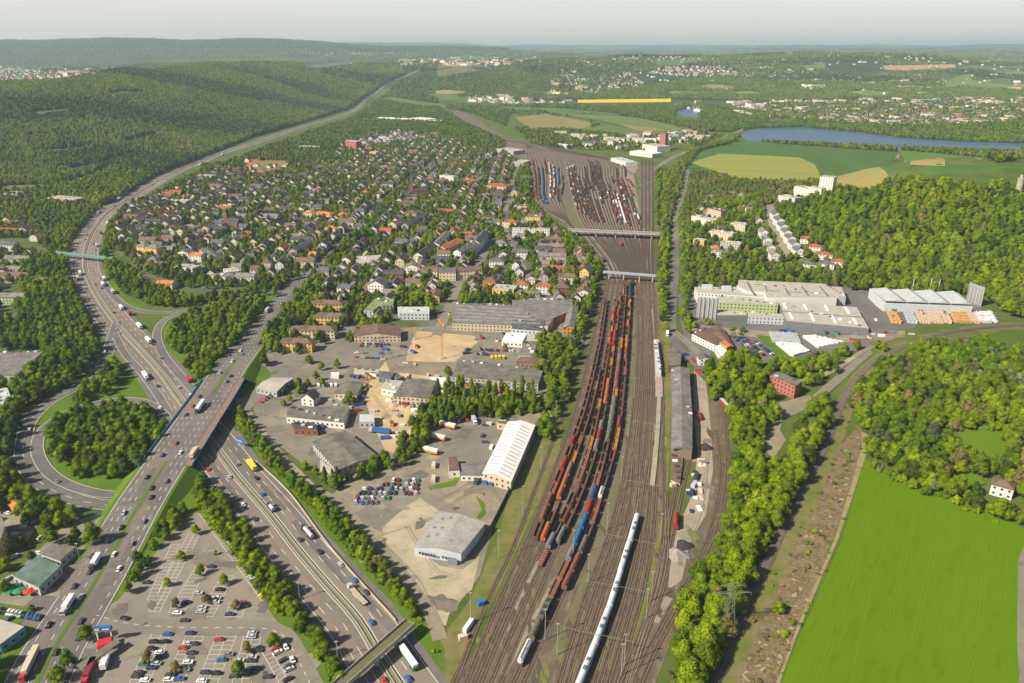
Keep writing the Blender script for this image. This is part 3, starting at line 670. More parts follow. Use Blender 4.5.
for l_, n_ in LOTS:
    pp = pts(l_); xs = [q[0] for q in pp]; ys_ = [q[1] for q in pp]
    for i in range(n_):
        px, py = rnd.uniform(min(xs), max(xs)), rnd.uniform(min(ys_), max(ys_))
        if not pip(px, py, pp): continue
        p = at(px, py); kk += 1; z = .186 + .0001 * kk
        if rnd.random() < .6: blob(p.x, p.y, rnd.uniform(2, 7), rnd.choice(pm_[:3]), z, rnd.uniform(.3, .9), rnd.uniform(0, 3))
        elif rnd.random() < .5: blob(p.x, p.y, rnd.uniform(.6, 1.8), pm_[3], z)
        else:
            a = rnd.uniform(0, 3.1); w_, h_ = rnd.uniform(2, 5), rnd.uniform(6, 22); c, s = math.cos(a), math.sin(a); mb.add([(p.x + u * c - v * s, p.y + u * s + v * c, z) for u, v in ((-w_, -h_ / 2), (w_, -h_ / 2), (w_, h_ / 2), (-w_, h_ / 2))], [(0, 1, 2, 3)], rnd.choice(pm_[:3]))
for l_ in ('C7 330,430 420,410 560,420 700,370 850,340 900,390', 'C7 600,480 760,380 870,350 920,420', 'C7 540,440 650,400 760,330 850,330', 'C7 420,300 560,330 640,400', 'B6 600,60 640,130 720,240 780,260', 'B6 430,90 540,170 650,290 700,400', 'C7 560,250 700,150 780,90 700,60', 'C5 640,380 700,470 760,560 800,640', 'C5 580,540 660,600 760,640', 'A4 450,0 430,200 400,400 340,560'):
    p_ = Path(pts(l_)); 
    for o in (-.9, .9): kk += 1; p_.strip(mb, o - .22, o + .22, pm_[2] if kk % 2 else pm_[1], .215 + .0005 * kk * .01)
mb.build('lot_wear', kind='structure')
mb = MB(); mq_ = [mat('meadow_thin', (.107, .17, .006), (.10, .165, .005), .2), mat('meadow_lush', (.088, .155, .003), (.094, .162, .004), .2), mat('meadow_pale', (.114, .176, .007), (.108, .172, .006), .2)]; mp_ = pts('P 880,485 930,505 1000,528 1060,560 1060,700 800,690 828,620 862,530')
for i in range(170):
    px, py = rnd.uniform(790, 1060), rnd.uniform(470, 690)
    if pip(px, py, mp_): p = at(px, py); blob(p.x, p.y, rnd.uniform(.4, 1.5), mq_[i % 3], .18 + .0001 * i + float(H(p.x, p.y)), rnd.uniform(1.5, 5), -.57)
mb.build('meadow_patches', kind='structure')
mb = MB(); bq = [mat('dead_wood', (.38, .31, .21), (.28, .22, .15), .5), mat('burnt_brush', (.07, .055, .035), (.10, .08, .05), .5), mat('brush_green', (.09, .13, .02), (.12, .15, .035), .5), mat('bare_earth', (.24, .17, .10), (.19, .14, .085), .5)]; cpo = pts('P 858,428 866,442 850,490 825,560 800,620 778,676 735,690 750,655 787,575 817,512 840,452')
for i in range(1500):
    px, py = rnd.uniform(730, 870), rnd.uniform(425, 690)
    if pip(px, py, cpo): p = at(px, py); blob(p.x, p.y, rnd.uniform(.25, .95), bq[i % 4], .19 + .0001 * i + float(H(p.x, p.y)), rnd.uniform(.4, 2.5), rnd.uniform(0, 3))
mb.build('cleared_brush', kind='structure')
mb = MB(); wd_ = mat('weeds', (.13, .15, .04), (.17, .16, .08), .5); dk_ = mat('dark_ballast', (.085, .068, .05), (.11, .09, .065), .3)
for i in range(420):
    px, py = rnd.uniform(440, 730), rnd.uniform(282, 690)
    if not pip(px, py, pts('P 606,276 655,276 662,340 667,450 668,560 700,520 707,480 700,400 728,420 731,480 722,530 700,590 668,650 650,700 440,700 476,650 500,600 540,510 560,452 572,420 585,360 598,310')): continue
    p = at(px, py); blob(p.x, p.y, rnd.uniform(.5, 1.9), wd_ if rnd.random() < .5 else dk_, .233 + .00001 * i, rnd.uniform(2, 6), math.atan2(1, .35) if 0 else 0.1) if rnd.random() < .8 else None
mb.build('weeds', kind='structure')
mb = MB()
for p_, w_ in ((mway, 16), (mroad, 12)):
    for i in range(60):
        d = rnd.uniform(p_.len * .25, p_.len - 40); o = rnd.choice((-1, 1)) * rnd.choice((4.5, 8.4, 12)); L_ = rnd.uniform(15, 90)
        if w_ == 12 and d < L1: continue
        p_.strip(mb, o - 1.7, o + 1.7, pm_[2] if rnd.random() < .6 else pm_[0], (.245 if w_ == 12 else .265) + .0001 * i, d, min(p_.len - 5, d + L_))
mb.build('road_repairs', kind='structure')
# ================================================================ buildings
def wm(n, c, k=.88): return mat('wall_' + n, c, tuple(q * k for q in c), .5, coord='obj')
def rm(n, c, k=.66, **kw): return mat('roof_' + n, c, tuple(q * k for q in c), .14, coord='obj', rough=.8, lo=.4, hi=.6, c3=tuple(min(1, q * 1.35) for q in c), scale3=.5, w3=.6, **kw)
W = dict(white=wm('white', (.70, .68, .62)), cream=wm('cream', (.62, .54, .38)), yellow=wm('yellow', (.66, .48, .16)), beige=wm('beige', (.52, .43, .32)), grey=wm('grey', (.42, .42, .41)), brick=wm('brick', (.26, .12, .08)),
         blue=wm('pale_blue', (.50, .54, .57)), pink=wm('pink', (.6, .36, .3)), red=wm('red', (.42, .14, .12)), orange=wm('orange', (.62, .28, .08)), dark=wm('dark_grey', (.17, .18, .19)), green=wm('pale_green', (.42, .50, .24)), brown=wm('brown', (.22, .15, .11)), teal=wm('teal', (.12, .35, .36)))
RF = dict(light=rm('light', (.33, .32, .295), .85), grey=rm('grey', (.20, .19, .18)), dark=rm('dark', (.085, .08, .082)), brown=rm('brown', (.17, .115, .09)), red=rm('red', (.34, .11, .065)), orange=rm('orange', (.52, .19, .07)), pale=rm('pale', (.40, .375, .33), .85), white=rm('white', (.74, .74, .72), .9), green=rm('green', (.22, .27, .13)), slate=rm('slate', (.12, .125, .14)), olive=rm('olive_grey', (.17, .165, .135)), teal=rm('blue_green', (.13, .19, .16)), silver=rm('silver', (.46, .48, .49), .85))
RN = dict(light='light grey', grey='grey', dark='black', brown='brown', red='red', orange='orange', pale='pale grey', white='white', green='green', slate='dark slate', olive='mossy grey', teal='grey green', silver='silver')
glass = mat('window_glass', (.045, .055, .065), rough=.2, spec=.6)
trim = mat('pale_trim', (.6, .58, .54)); chim = mat('chimney_brick', (.3, .16, .11))
wb = MB(); wb.box(-.65, -.05, -.7, .65, .05, .7, glass); WIN = wb.mesh('window')
def geom(P, h, rt, rh, wall, roof, win=True, over=.35):
    """wall mesh, roof mesh, list of window places for a footprint (counter-clockwise xy list)"""
    n = len(P); wmb = MB(); rmb = MB(); places = []
    area = sum(P[i][0] * P[(i + 1) % n][1] - P[(i + 1) % n][0] * P[i][1] for i in range(n))
    if area < 0: P = P[::-1] if rt == 'f' else [P[1], P[0], P[3], P[2]]
    vs = [(p[0], p[1], -.1) for p in P] + [(p[0], p[1], h) for p in P]
    wmb.add(vs, [(i, (i + 1) % n, n + (i + 1) % n, n + i) for i in range(n)], wall)
    cx = sum(p[0] for p in P) / n; cy = sum(p[1] for p in P) / n
    V = [Vector((p[0], p[1], 0)) for p in P]
    if rt == 'f' or n != 4:
        wmb.add([(p[0], p[1], h) for p in P], [tuple(range(n))], wall)
        rmb.prism(P, h + .003, h + .35, roof)
    else:
        a, b, c, d = V
        e1 = (b - a).normalized(); e2 = (d - a).normalized()
        m0, m1 = (a + b) / 2, (d + c) / 2
        if rt == 'h':
            ins = min((b - a).length / 2, (m1 - m0).length * .45); dr = (m1 - m0).normalized(); r0, r1 = m0 + dr * ins, m1 - dr * ins
        else: r0, r1 = m0, m1
        o = over
        A, B, C, D = a - e1 * o - e2 * o, b + e1 * o - e2 * o, c + e1 * o + e2 * o, d - e1 * o + e2 * o
        if rt == 'g': r0 = r0 - e2 * o; r1 = r1 + e2 * o
        zf = h - .12; q = lambda v, z: (v.x, v.y, z)
        vs = [q(A, zf), q(B, zf), q(C, zf), q(D, zf), q(r0, h + rh), q(r1, h + rh)]
        vs += [(x, y, z - .2) for x, y, z in vs]
        fs = [(0, 4, 5, 3), (1, 2, 5, 4)]
        if rt == 'h': fs += [(0, 1, 4), (2, 3, 5)]
        else: fs += [(0, 6, 10, 4), (4, 10, 7, 1), (2, 8, 11, 5), (5, 11, 9, 3)]
        fs += [(3, 5, 11, 9)] if False else []
        fs += [(6, 9, 11, 10), (7, 10, 11, 8), (0, 3, 9, 6), (1, 7, 8, 2)]
        rmb.add(vs, fs, roof)
        if rt == 'g': wmb.add([q(a, h), q(b, h), q(m0, h + rh - .15), q(c, h), q(d, h), q(m1, h + rh - .15)], [(0, 1, 2), (3, 4, 5)], wall)
    if win:
        fl = max(1, int(h / 3))
        for i in range(n):
            a, b = V[i], V[(i + 1) % n]; L = (b - a).length
            if L < 4: continue
            nb = max(1, int(L / 3.4)); d = (b - a).normalized(); N = Vector((d.y, -d.x, 0))
            for f in range(fl):
                z = h * (f + .52) / fl
                for k in range(nb): places.append((a + d * (L * (k + .5) / nb) + N * .05, z, math.atan2(d.y, d.x), N))
    return wmb, rmb, places
def building(name, P, h, rt, wall, roof, label, cat='building', rh=2.5, win='auto', group=None, extras=None, chimney=False, z0=0, roofname='roof'):
    """P: footprint in world xy"""
    cx = sum(p[0] for p in P) / len(P); cy = sum(p[1] for p in P) / len(P); zg = float(H(cx, cy)) + z0
    Q = [(p[0] - cx, p[1] - cy) for p in P]
    root = thing(name, None, label, cat, group, loc=(cx, cy, zg))
    wmb, rmb, pl = geom(Q, h, rt, rh, W[wall], RF[roof], win != 'no')
    if win == 'auto':
        pl = [p for p in pl if p[3].dot(Vector((-cx, -cy, 0)).normalized()) > .12]
        if math.hypot(cx, cy) > 820 or len(pl) > 64:
            for p, z, a, N in pl:
                d = Vector((math.cos(a), math.sin(a), 0)) * .65
                wmb.add([(v.x, v.y, zz) for v, zz in ((p - d, z - .7), (p + d, z - .7), (p + d, z + .7), (p - d, z + .7))], [(0, 1, 2, 3)], glass)
        else:
            for p, z, a, N in pl: link('window', WIN, root, loc=(p.x, p.y, z), rz=a)
    wmb.build('wall', root); r = rmb.build(roofname, root)
    if chimney:
        c = MB(); c.box(-.5, -.4, h + rh * .4, .5, .4, h + rh + 1.1, chim); o = c.build('chimney', r); o.location = (1.5, .8, 0)
    L_ = math.dist(P[0], P[2])
    if rt == 'f' and L_ > 22 and h < 20:
        for k in range(min(9, int(L_ / 7))):
            t_ = (k + .7) / (min(9, int(L_ / 7)) + .6); x, y = (P[0][0] + (P[2][0] - P[0][0]) * t_ - cx), (P[0][1] + (P[2][1] - P[0][1]) * t_ - cy); v = MB(); a_ = rnd.uniform(.6, 1.6); v.box(-a_, -a_ * .7, h + .355, a_, a_ * .7, h + .36 + rnd.uniform(.5, 1.4), rnd.choice((RF['silver'], RF['dark'], RF['grey'], RF['white'])))
            o = v.build('roof_vent', r); o.location = (x, y, 0)
    mark(P); return root, r, (cx, cy)
def BP(t, s, h, rt, wall, roof, label, **kw):
    pp = pts(t + ' ' + s); P = [at(x, y, h)[:2] for x, y in pp]; return building(kw.pop('name', 'building'), P, h, rt, wall, roof, label, **kw)
def FB(t, x1, y1, x2, y2, dep, h, rt, wall, roof, label, **kw):
    a, b = at(*T(t, x1, y1)), at(*T(t, x2, y2)); d = (b - a).normalized(); n = Vector((-d.y, d.x, 0)) * dep
    P = [a, b, b + n, a + n]
    if rt in 'gh' and (b - a).length > dep: P = [b, b + n, a + n, a]
    if rt == 'x': rt = 'g'
    return building(kw.pop('name', 'building'), [p[:2] for p in P], h, rt, wall, roof, label, **kw)
def strips(root_roof, name, quads, m, z, c, th=.06):
    for q in quads:
        mb = MB(); mb.prism([(p[0] - c[0], p[1] - c[1]) for p in q], z, z + th, m); mb.build(name, root_roof)
HB = 'warehouse'
# --- white striped hall and depot buildings
a, b, c, d = [at(x, y, 7) for x, y in ((483, 473), (511, 481), (535, 425), (508, 422))]
root, rf, cc = building('warehouse', [p[:2] for p in (a, b, c, d)], 7, 'g', 'beige', 'white', 'long white roofed hall with dark slits beside the rail yard', cat=HB, rh=2.2)
sl_ = mat('dark_slit', (.2, .22, .24)); e1 = (b - a); e2 = (d - a)
for k in range(15):
    t0 = .04 + k * .064
    for s0, s1 in ((.06, .44), (.56, .94)):
        v = []
        for (s_, t_) in ((s0, t0), (s1, t0 + .0), (s1, t0 + .01), (s0, t0 + .01)):
            p = a + e1 * s_ + e2 * t_; z = 7 + 2.2 * (1 - abs(s_ - .5) * 2) + .12; v.append((p.x - cc[0], p.y - cc[1], z))
        mb = MB(); mb.add(v, [(0, 1, 2, 3)], sl_); mb.build('skylight', rf)
landmark(510, 450, 'the white striped hall')
root, rf, cc = BP('P', '414,546 461,553 485,523 438,511', 6.5, 'g', 'blue', 'light', 'grey roofed warehouse with pale blue walls alone on the gravel lot', cat=HB, rh=1.4, win='no')
landmark(447, 545, 'the pale blue warehouse')
a, b, c, d = [at(x, y, 6.5) for x, y in ((414, 546), (461, 553), (485, 523), (438, 511))]
for (s_, t_) in [(.13, .25), (.3, .3), (.13, .5), (.3, .5), (.18, .75), (.34, .8), (.66, .2), (.86, .25), (.66, .5), (.86, .5), (.66, .78), (.84, .8)]:
    v = [a + (b - a) * (s_ + i) + (d - a) * (t_ + j) for i, j in ((0, 0), (.05, 0), (.05, .05), (0, .05))]
    mb = MB(); mb.add([(p.x - cc[0], p.y - cc[1], 6.5 + 1.4 * (1 - abs((p - a).dot(b - a) / (b - a).length_squared - .5) * 2) + .1) for p in v], [(0, 1, 2, 3)], sl_); mb.build('skylight', rf)
f0, f1 = at(416, 557.5), at(460.5, 566); dv = (f1 - f0); an = math.atan2(dv.y, dv.x)
for k in range(13):
    if k in (6, 7): continue
    p = f0 + dv * (.1 + k * .065) + Vector((dv.y, -dv.x, 0)).normalized() * .25; link('window', WIN, root, loc=(p.x - cc[0], p.y - cc[1], 3.6), rz=an)
dm = MB(); dm.box(-2.6, -.1, 0, 2.6, .1, 4, mat('steel_door', (.16, .2, .23))); p = f0 + dv * .83 + Vector((dv.y, -dv.x, 0)).normalized() * .3; dm.build('door', root, loc=(p.x - cc[0], p.y - cc[1], 0), rz=an)
BP('C7', '655,190 700,190 715,258 660,262', 5, 'f', 'white', 'brown', 'small white block with brown flat roof joined to the white striped hall')
BP('C7', '716,225 850,215 835,288 722,285', 3.6, 'f', 'white', 'grey', 'low grey roofed annex between the white striped hall and the trailers')
BP('C7', '905,5 1010,12 1018,30 910,16', 5, 'f', 'beige', 'brown', 'narrow brown roofed block at the upper end of the white striped hall')
# --- trades yard
for p_, h_, rt, wl_, rf_, lb_, rh in (
 ('B2 225,408 360,363 490,468 325,520', 6, 'g', 'grey', 'olive', 'broad mossy grey gabled workshop by the lane corner', 1.6), ('B2 127,268 375,268 352,332 122,308', 5, 'f', 'white', 'olive', 'long low olive grey hall above the small brick office', 0),
 ('B2 140,332 235,330 245,358 152,355', 5, 'f', 'brick', 'dark', 'small brick office with tall windows beside a blue car', 0), ('B2 345,170 428,168 402,222 312,212', 5, 'g', 'beige', 'olive', 'grey gabled workshop above the tree in the trades yard', 1),
 ('B2 0,190 62,150 150,152 82,206', 5, 'g', 'grey', 'pale', 'hall with a striped pale roof beside the junction road', 1.2), ('B2 520,160 590,164 562,206 502,194', 5, 'f', 'white', 'pale', 'cream roofed open shed in the building materials yard', 0),
 ('B2 602,155 722,162 690,236 548,224', 6, 'g', 'beige', 'olive', 'grey hall behind the poplars in the materials yard', 1), ('B2 415,300 471,298 474,328 413,328', 5, 'f', 'grey', 'silver', 'small silver roofed canopy above the blue lorry', 0),
 ('B2 490,125 558,130 540,154 490,148', 5, 'f', 'dark', 'slate', 'blue grey shed at the top of the materials yard', 0), ('C6 372,390 490,385 915,455 884,540 600,515 330,492', 6, 'f', 'grey', 'olive', 'very long mossy grey hall behind the poplar row', 0),
 ('C6 682,208 812,215 782,272 652,262', 5, 'f', 'white', 'white', 'white roofed market hall beside the car lot', 0), ('C6 818,216 890,220 885,258 808,255', 5, 'f', 'white', 'pale', 'small pale roofed hall next to the white roofed market hall', 0),
 ('C6 800,263 882,263 855,356 758,354', 5, 'f', 'beige', 'grey', 'square grey roofed hall below the white roofed market hall', 0), ('C6 772,364 958,386 935,424 745,396', 5, 'g', 'brown', 'brown', 'low brown gabled shed above the long mossy hall', 1.5),
 ('C6 190,495 318,500 300,545 235,540', 4, 'f', 'white', 'white', 'pair of white roofs at the end of the materials yard', 0),
 ('C6 338,25 560,22 742,38 955,80 1000,92 948,168 735,165 335,150', 7, 'f', 'beige', 'grey', 'vast grey factory roof between the town and the sandy pit', 0),
 ('C6 735,160 950,168 945,182 735,172', 7.5, 'f', 'blue', 'pale', 'pale glazed strip at the front of the vast grey factory', 0),
 ('T7 0,482 120,470 240,478 245,520 150,560 0,540', 7.2, 'f', 'brown', 'grey', 'dark grey factory block at the foot of the red roofed houses', 0),
 ('T7 222,520 268,498 250,590 205,590', 7, 'g', 'orange', 'grey', 'slim grey hall with orange gable beside the railway trees', 2), ('T7 0,552 130,560 128,606 0,596', 7.6, 'f', 'blue', 'slate', 'blue glazed factory end beside the railway trees', 0),
 ('T6 400,585 578,585 578,624 392,624', 6, 'g', 'beige', 'brown', 'supermarket with wide brown roof and full car park', 3), ('T6 566,508 696,508 692,534 572,532', 7, 'f', 'blue', 'silver', 'long office with silver curved roof above the sandy pit', 0),
 ('T6 480,473 552,476 549,500 490,505 468,524 430,522', 9, 'f', 'grey', 'green', 'angled white office with green planted roof', 0), ('T6 402,306 500,300 492,330 400,334', 6, 'f', 'cream', 'pale', 'wide pale roofed shop hall beside the avenue', 0)):
    t_, s_ = p_.split(' ', 1); BP(t_, s_, h_, rt, W and wl_, rf_, lb_, rh=max(rh, .5), cat=HB if 'hall' in lb_ or 'factory' in lb_ or 'workshop' in lb_ or 'shed' in lb_ else 'building')
landmark(345, 445, 'the broad mossy workshop'); landmark(500, 318, 'the vast grey factory'); landmark(378, 330, 'the brown roofed supermarket')
# sawtooth ridges on the factory
mb = MB(); k = 0
for y_ in (42, 64, 86, 108, 130):
    a, b = at(*T('C6', 345, y_), 7.4), at(*T('C6', 900 - (130 - y_) * 1.2, y_ + 30), 7.4); n = Vector((-(b - a).y, (b - a).x, 0)).normalized() * 5
    mb.add([a, b, b + n, a + n, a + n * .3 + Vector((0, 0, 1.6)), b + n * .3 + Vector((0, 0, 1.6))], [(0, 1, 5, 4), (4, 5, 2, 3), (0, 4, 3), (1, 2, 5)], RF['grey'])
o = mb.build('sawtooth_roof'); o.parent = [q for q, l, s_ in REG if 'vast grey factory roof' in l][0]; o.location = -o.parent.location
# --- flats and town blocks traced from the photograph
FBL = [
 ('T6', 220, 530, 348, 532, 11, 9, 'h', 'yellow', 'brown', 'yellow block of flats behind the roadside trees'), ('T6', 232, 583, 358, 586, 11, 9, 'h', 'yellow', 'brown', 'yellow block of flats behind the roadside trees'),
 ('T6', 135, 638, 315, 640, 11, 9, 'h', 'cream', 'brown', 'yellow block of flats behind the roadside trees'), ('T6', 95, 690, 225, 692, 11, 9, 'h', 'yellow', 'brown', 'yellow block of flats behind the roadside trees'),
 ('T6', 210, 474, 312, 480, 12, 4, 'f', 'brown', 'brown', 'low brown pavilion above the yellow flats'), ('T6', 665, 333, 722, 290, 11, 10, 'g', 'white', 'dark', 'white apartment row seen gable on near the park'),
 ('T6', 735, 290, 782, 240, 11, 10, 'g', 'white', 'grey', 'grey roofed apartment row behind the church hall'), ('T6', 820, 325, 893, 288, 11, 11, 'g', 'white', 'grey', 'white apartment row beside the red church hall'),
 ('T6', 895, 288, 928, 245, 11, 12, 'g', 'white', 'slate', 'white slate roofed apartment row leading up the street'), ('T6', 765, 300, 835, 265, 16, 8, 'g', 'beige', 'red', 'church hall with steep red brown roof'),
 ('T6', 592, 390, 655, 392, 14, 12, 'x', 'white', 'grey', 'tall white ornate corner house with pointed gables'), ('T6', 660, 396, 725, 398, 12, 10, 'g', 'cream', 'brown', 'cream terrace next to the ornate corner house'),
 ('T6', 732, 405, 800, 405, 12, 11, 'g', 'cream', 'slate', 'cream terrace with slate roof in the town centre'), ('T6', 806, 402, 905, 396, 12, 11, 'g', 'cream', 'brown', 'long cream terrace with brown roof in the town centre'),
 ('T6', 945, 475, 1030, 482, 18, 11, 'f', 'yellow', 'pale', 'yellow flat roofed block above the vast factory'), ('T6', 690, 492, 734, 492, 24, 7, 'x', 'yellow', 'brown', 'long yellow fronted gabled hall with brown roof'),
 ('T6', 450, 468, 512, 472, 18, 14, 'x', 'white', 'slate', 'tall white building with pointed slate roof'), ('T6', 512, 410, 590, 412, 14, 10, 'g', 'brick', 'dark', 'dark brick block behind the white pointed building'),
 ('T6', 908, 442, 958, 446, 13, 11, 'h', 'orange', 'brown', 'orange town house on the town centre street'), ('T6', 932, 360, 990, 362, 13, 11, 'h', 'white', 'slate', 'white town house with slate roof near the yellow block'),
 ('T6', 960, 282, 1000, 282, 13, 10, 'h', 'white', 'grey', 'white town house standing apart in greenery'), ('T6', 325, 462, 375, 466, 12, 9, 'g', 'white', 'slate', 'white gabled house beside the yellow flats'),
 ('T6', 532, 208, 562, 212, 18, 12, 'x', 'beige', 'brown', 'beige windowless gabled block near the avenue'), ('T6', 590, 158, 642, 160, 13, 10, 'h', 'pink', 'brown', 'pink town house south of the park'),
 ('T6', 810, 235, 880, 237, 12, 7, 'h', 'white', 'red', 'white house with red hipped roof beside the round tree clump'), ('T6', 118, 332, 160, 332, 14, 8, 'x', 'white', 'slate', 'white gabled house at the row end beside the avenue'),
 ('T6', 165, 312, 232, 270, 11, 9, 'g', 'pink', 'slate', 'long slate roofed row beside the avenue'), ('T6', 230, 156, 300, 162, 13, 9, 'h', 'cream', 'orange', 'cream block with bright orange roof left of the avenue'),
 ('T6', 190, 152, 224, 154, 13, 9, 'h', 'cream', 'orange', 'cream block with bright orange roof left of the avenue'), ('T6', 325, 158, 362, 160, 13, 8, 'h', 'cream', 'orange', 'cream block with bright orange roof left of the avenue'),
 ('T6', 275, 215, 318, 218, 13, 8, 'h', 'white', 'orange', 'white house with orange hipped roof by the avenue'), ('T6', 920, 45, 1000, 52, 30, 11, 'h', 'cream', 'red', 'large school with broad red roof'),
 ('T6', 840, 25, 885, 25, 20, 10, 'h', 'pink', 'red', 'school wing with red roof'), ('T6', 985, 190, 1040, 195, 14, 9, 'h', 'cream', 'red', 'cream house with red roof near the yard trees'),
 ('T6', 450, 362, 480, 362, 12, 8, 'g', 'grey', 'grey', 'grey town house above the pointed building'), ('T6', 555, 275, 600, 280, 12, 10, 'g', 'white', 'slate', 'white gabled house row beneath the blue roofs'),
 ('T6', 610, 210, 690, 160, 11, 10, 'g', 'grey', 'slate', 'slate roofed row running up from the pink house'), ('T6', 720, 135, 815, 140, 13, 6, 'g', 'cream', 'brown', 'low cream row beneath the villas'),
 ('T6', 900, 175, 975, 190, 12, 8, 'g', 'cream', 'brown', 'brown roofed row behind the round tree clump'),
 ('T7', 0, 228, 150, 232, 12, 11, 'f', 'white', 'pale', 'long white flat roofed block of flats near the yard bridge'), ('T7', 52, 182, 112, 186, 20, 13, 'f', 'yellow', 'grey', 'tall yellow block near the yard bridge'),
 ('T7', 130, 262, 200, 265, 13, 9, 'h', 'brown', 'brown', 'brown block below the long white flats'), ('T7', 105, 335, 215, 338, 12, 10, 'g', 'beige', 'grey', 'beige block with wide grey roof near the footbridge'),
 ('T7', 105, 297, 205, 298, 12, 10, 'g', 'brown', 'grey', 'second grey roofed block behind the beige one'), ('T7', 115, 374, 225, 378, 11, 7, 'h', 'yellow', 'red', 'low yellow block with bright red brown roof'),
 ('T7', 270, 408, 305, 413, 14, 13, 'x', 'yellow', 'slate', 'tall yellow gabled house with black roof beside the railway'), ('T7', 258, 486, 310, 488, 16, 10, 'x', 'white', 'brown', 'white gabled house above the railway cutting'),
 ('T7', 95, 456, 160, 460, 13, 9, 'h', 'white', 'red', 'white villa with red hipped roof'), ('T7', 5, 448, 62, 452, 13, 9, 'h', 'white', 'red', 'white villa with red hipped roof'),
 ('T7', 0, 316, 62, 318, 12, 9, 'g', 'white', 'slate', 'white block with slate roof left of the beige block'), ('T7', 185, 418, 250, 420, 12, 9, 'g', 'cream', 'brown', 'ornate cream terrace beside the yellow house'),
 ('T7', 0, 378, 28, 380, 12, 12, 'g', 'white', 'slate', 'tall narrow white house in the lower town'), ('T7', 55, 420, 92, 420, 12, 8, 'g', 'white', 'brown', 'small white terrace behind the red villas'),
 ('T7', 295, 328, 362, 332, 12, 5, 'h', 'brown', 'brown', 'low brown railway shed above the footbridge'), ('T7', 180, 470, 228, 470, 12, 11, 'h', 'brick', 'brown', 'dark brick tenement beside the white gabled house'),
 ('T7', 0, 480, 35, 482, 12, 8, 'f', 'yellow', 'grey', 'pale yellow house at the factory edge'), ('T7', 28, 475, 110, 476, 11, 6, 'g', 'grey', 'olive', 'grey terrace at the factory edge'),
 ('T7', 20, 130, 60, 130, 14, 7, 'f', 'grey', 'pale', 'pale flat hall beside the far yard'), ('T7', 0, 118, 55, 122, 14, 6, 'f', 'grey', 'brown', 'brown flat hall beside the far yard'),
 ('T7', 715, 180, 800, 190, 13, 10, 'f', 'white', 'pale', 'white stepped block of flats right of the tree belt'), ('T7', 778, 165, 832, 170, 13, 16, 'f', 'beige', 'brown', 'tall beige block of flats right of the tree belt'),
 ('T7', 870, 206, 930, 208, 13, 9, 'f', 'cream', 'pale', 'cream block in the trees right of the tall beige flats'), ('T7', 785, 238, 880, 244, 12, 9, 'f', 'cream', 'pale', 'stepped cream block in the trees'),
 ('T7', 722, 270, 766, 272, 12, 9, 'f', 'yellow', 'pale', 'pale yellow block beside the tree belt'), ('T7', 830, 282, 910, 286, 12, 9, 'f', 'grey', 'pale', 'grey and white stepped block in the trees'),
 ('T7', 795, 314, 860, 318, 12, 9, 'f', 'white', 'grey', 'lower white stepped block in the trees'),
 ('T8', 128, 264, 184, 262, 12, 7, 'h', 'white', 'red', 'white house with red roof at the foot of the wooded hill'), ('T8', 152, 296, 214, 294, 12, 7, 'h', 'white', 'red', 'white house with red roof at the foot of the wooded hill'),
 ('T8', 185, 326, 255, 326, 12, 7, 'h', 'white', 'red', 'white house with red roof at the foot of the wooded hill'), ('T8', 250, 355, 312, 357, 12, 7, 'h', 'white', 'red', 'white house with red roof at the foot of the wooded hill'),
 ('T8', 116, 362, 190, 366, 12, 7, 'h', 'white', 'slate', 'white house with dark roof below the terrace'), ('T8', 202, 362, 262, 364, 12, 7, 'h', 'white', 'slate', 'white house with dark roof below the terrace'),
 ('T8', 36, 105, 103, 109, 16, 11, 'f', 'white', 'pale', 'lowest of the white tower blocks by the wooded hill'), ('T8', 98, 78, 150, 84, 16, 15, 'f', 'white', 'pale', 'white tower block beside the lowest tower block'),
 ('T8', 152, 86, 207, 86, 16, 16, 'f', 'white', 'pale', 'white tower block with balconies next to the tallest one'), ('T8', 197, 72, 252, 68, 18, 25, 'f', 'white', 'pale', 'tallest white tower block by the wooded hill'),
 ('T5', 0, 500, 105, 502, 12, 9, 'g', 'green', 'grey', 'block with green yellow walls left of the motorway'), ('T5', -20, 412, 105, 415, 12, 9, 'g', 'beige', 'brown', 'brown roofed block left of the motorway'),
 ('T5', 20, 342, 115, 345, 11, 9, 'g', 'green', 'grey', 'pale green block nearest the footbridge over the motorway'), ('T5', 22, 382, 80, 384, 11, 8, 'g', 'pink', 'grey', 'pinkish block left of the motorway'),
 ('T5', 120, 245, 150, 246, 12, 7, 'x', 'white', 'brown', 'white gabled house left of the motorway footbridge'), ('T5', 0, 218, 70, 222, 12, 7, 'g', 'white', 'red', 'red and blue roofed row at the left edge'),
 ('T5', 5, 70, 70, 74, 20, 7, 'f', 'white', 'pale', 'white workshop near the left hill foot'), ('T5', 190, 88, 300, 96, 25, 7, 'f', 'pink', 'pale', 'pale school hall left of the motorway bend'),
 ('T5', 545, 297, 582, 302, 14, 11, 'h', 'yellow', 'grey', 'yellow block of flats right of the motorway'), ('T5', 585, 303, 630, 308, 14, 11, 'h', 'yellow', 'grey', 'yellow block of flats right of the motorway'),
 ('T5', 725, 212, 778, 216, 14, 9, 'h', 'cream', 'grey', 'cream villa with grey hipped roof'), ('T5', 710, 314, 755, 316, 14, 8, 'x', 'white', 'slate', 'white house with slate gable above the retail block'),
 ('T5', 760, 325, 806, 328, 13, 8, 'g', 'white', 'orange', 'white house with orange roof above the retail block'), ('T5', 852, 412, 905, 420, 14, 9, 'f', 'white', 'grey', 'white flat roofed block by the hedge'),
 ('T5', 905, 405, 962, 398, 18, 10, 'f', 'white', 'pale', 'large white flat roofed clinic by the hedge'), ('T5', 700, 370, 772, 378, 15, 7, 'f', 'white', 'pale', 'white flat roofed retail block'),
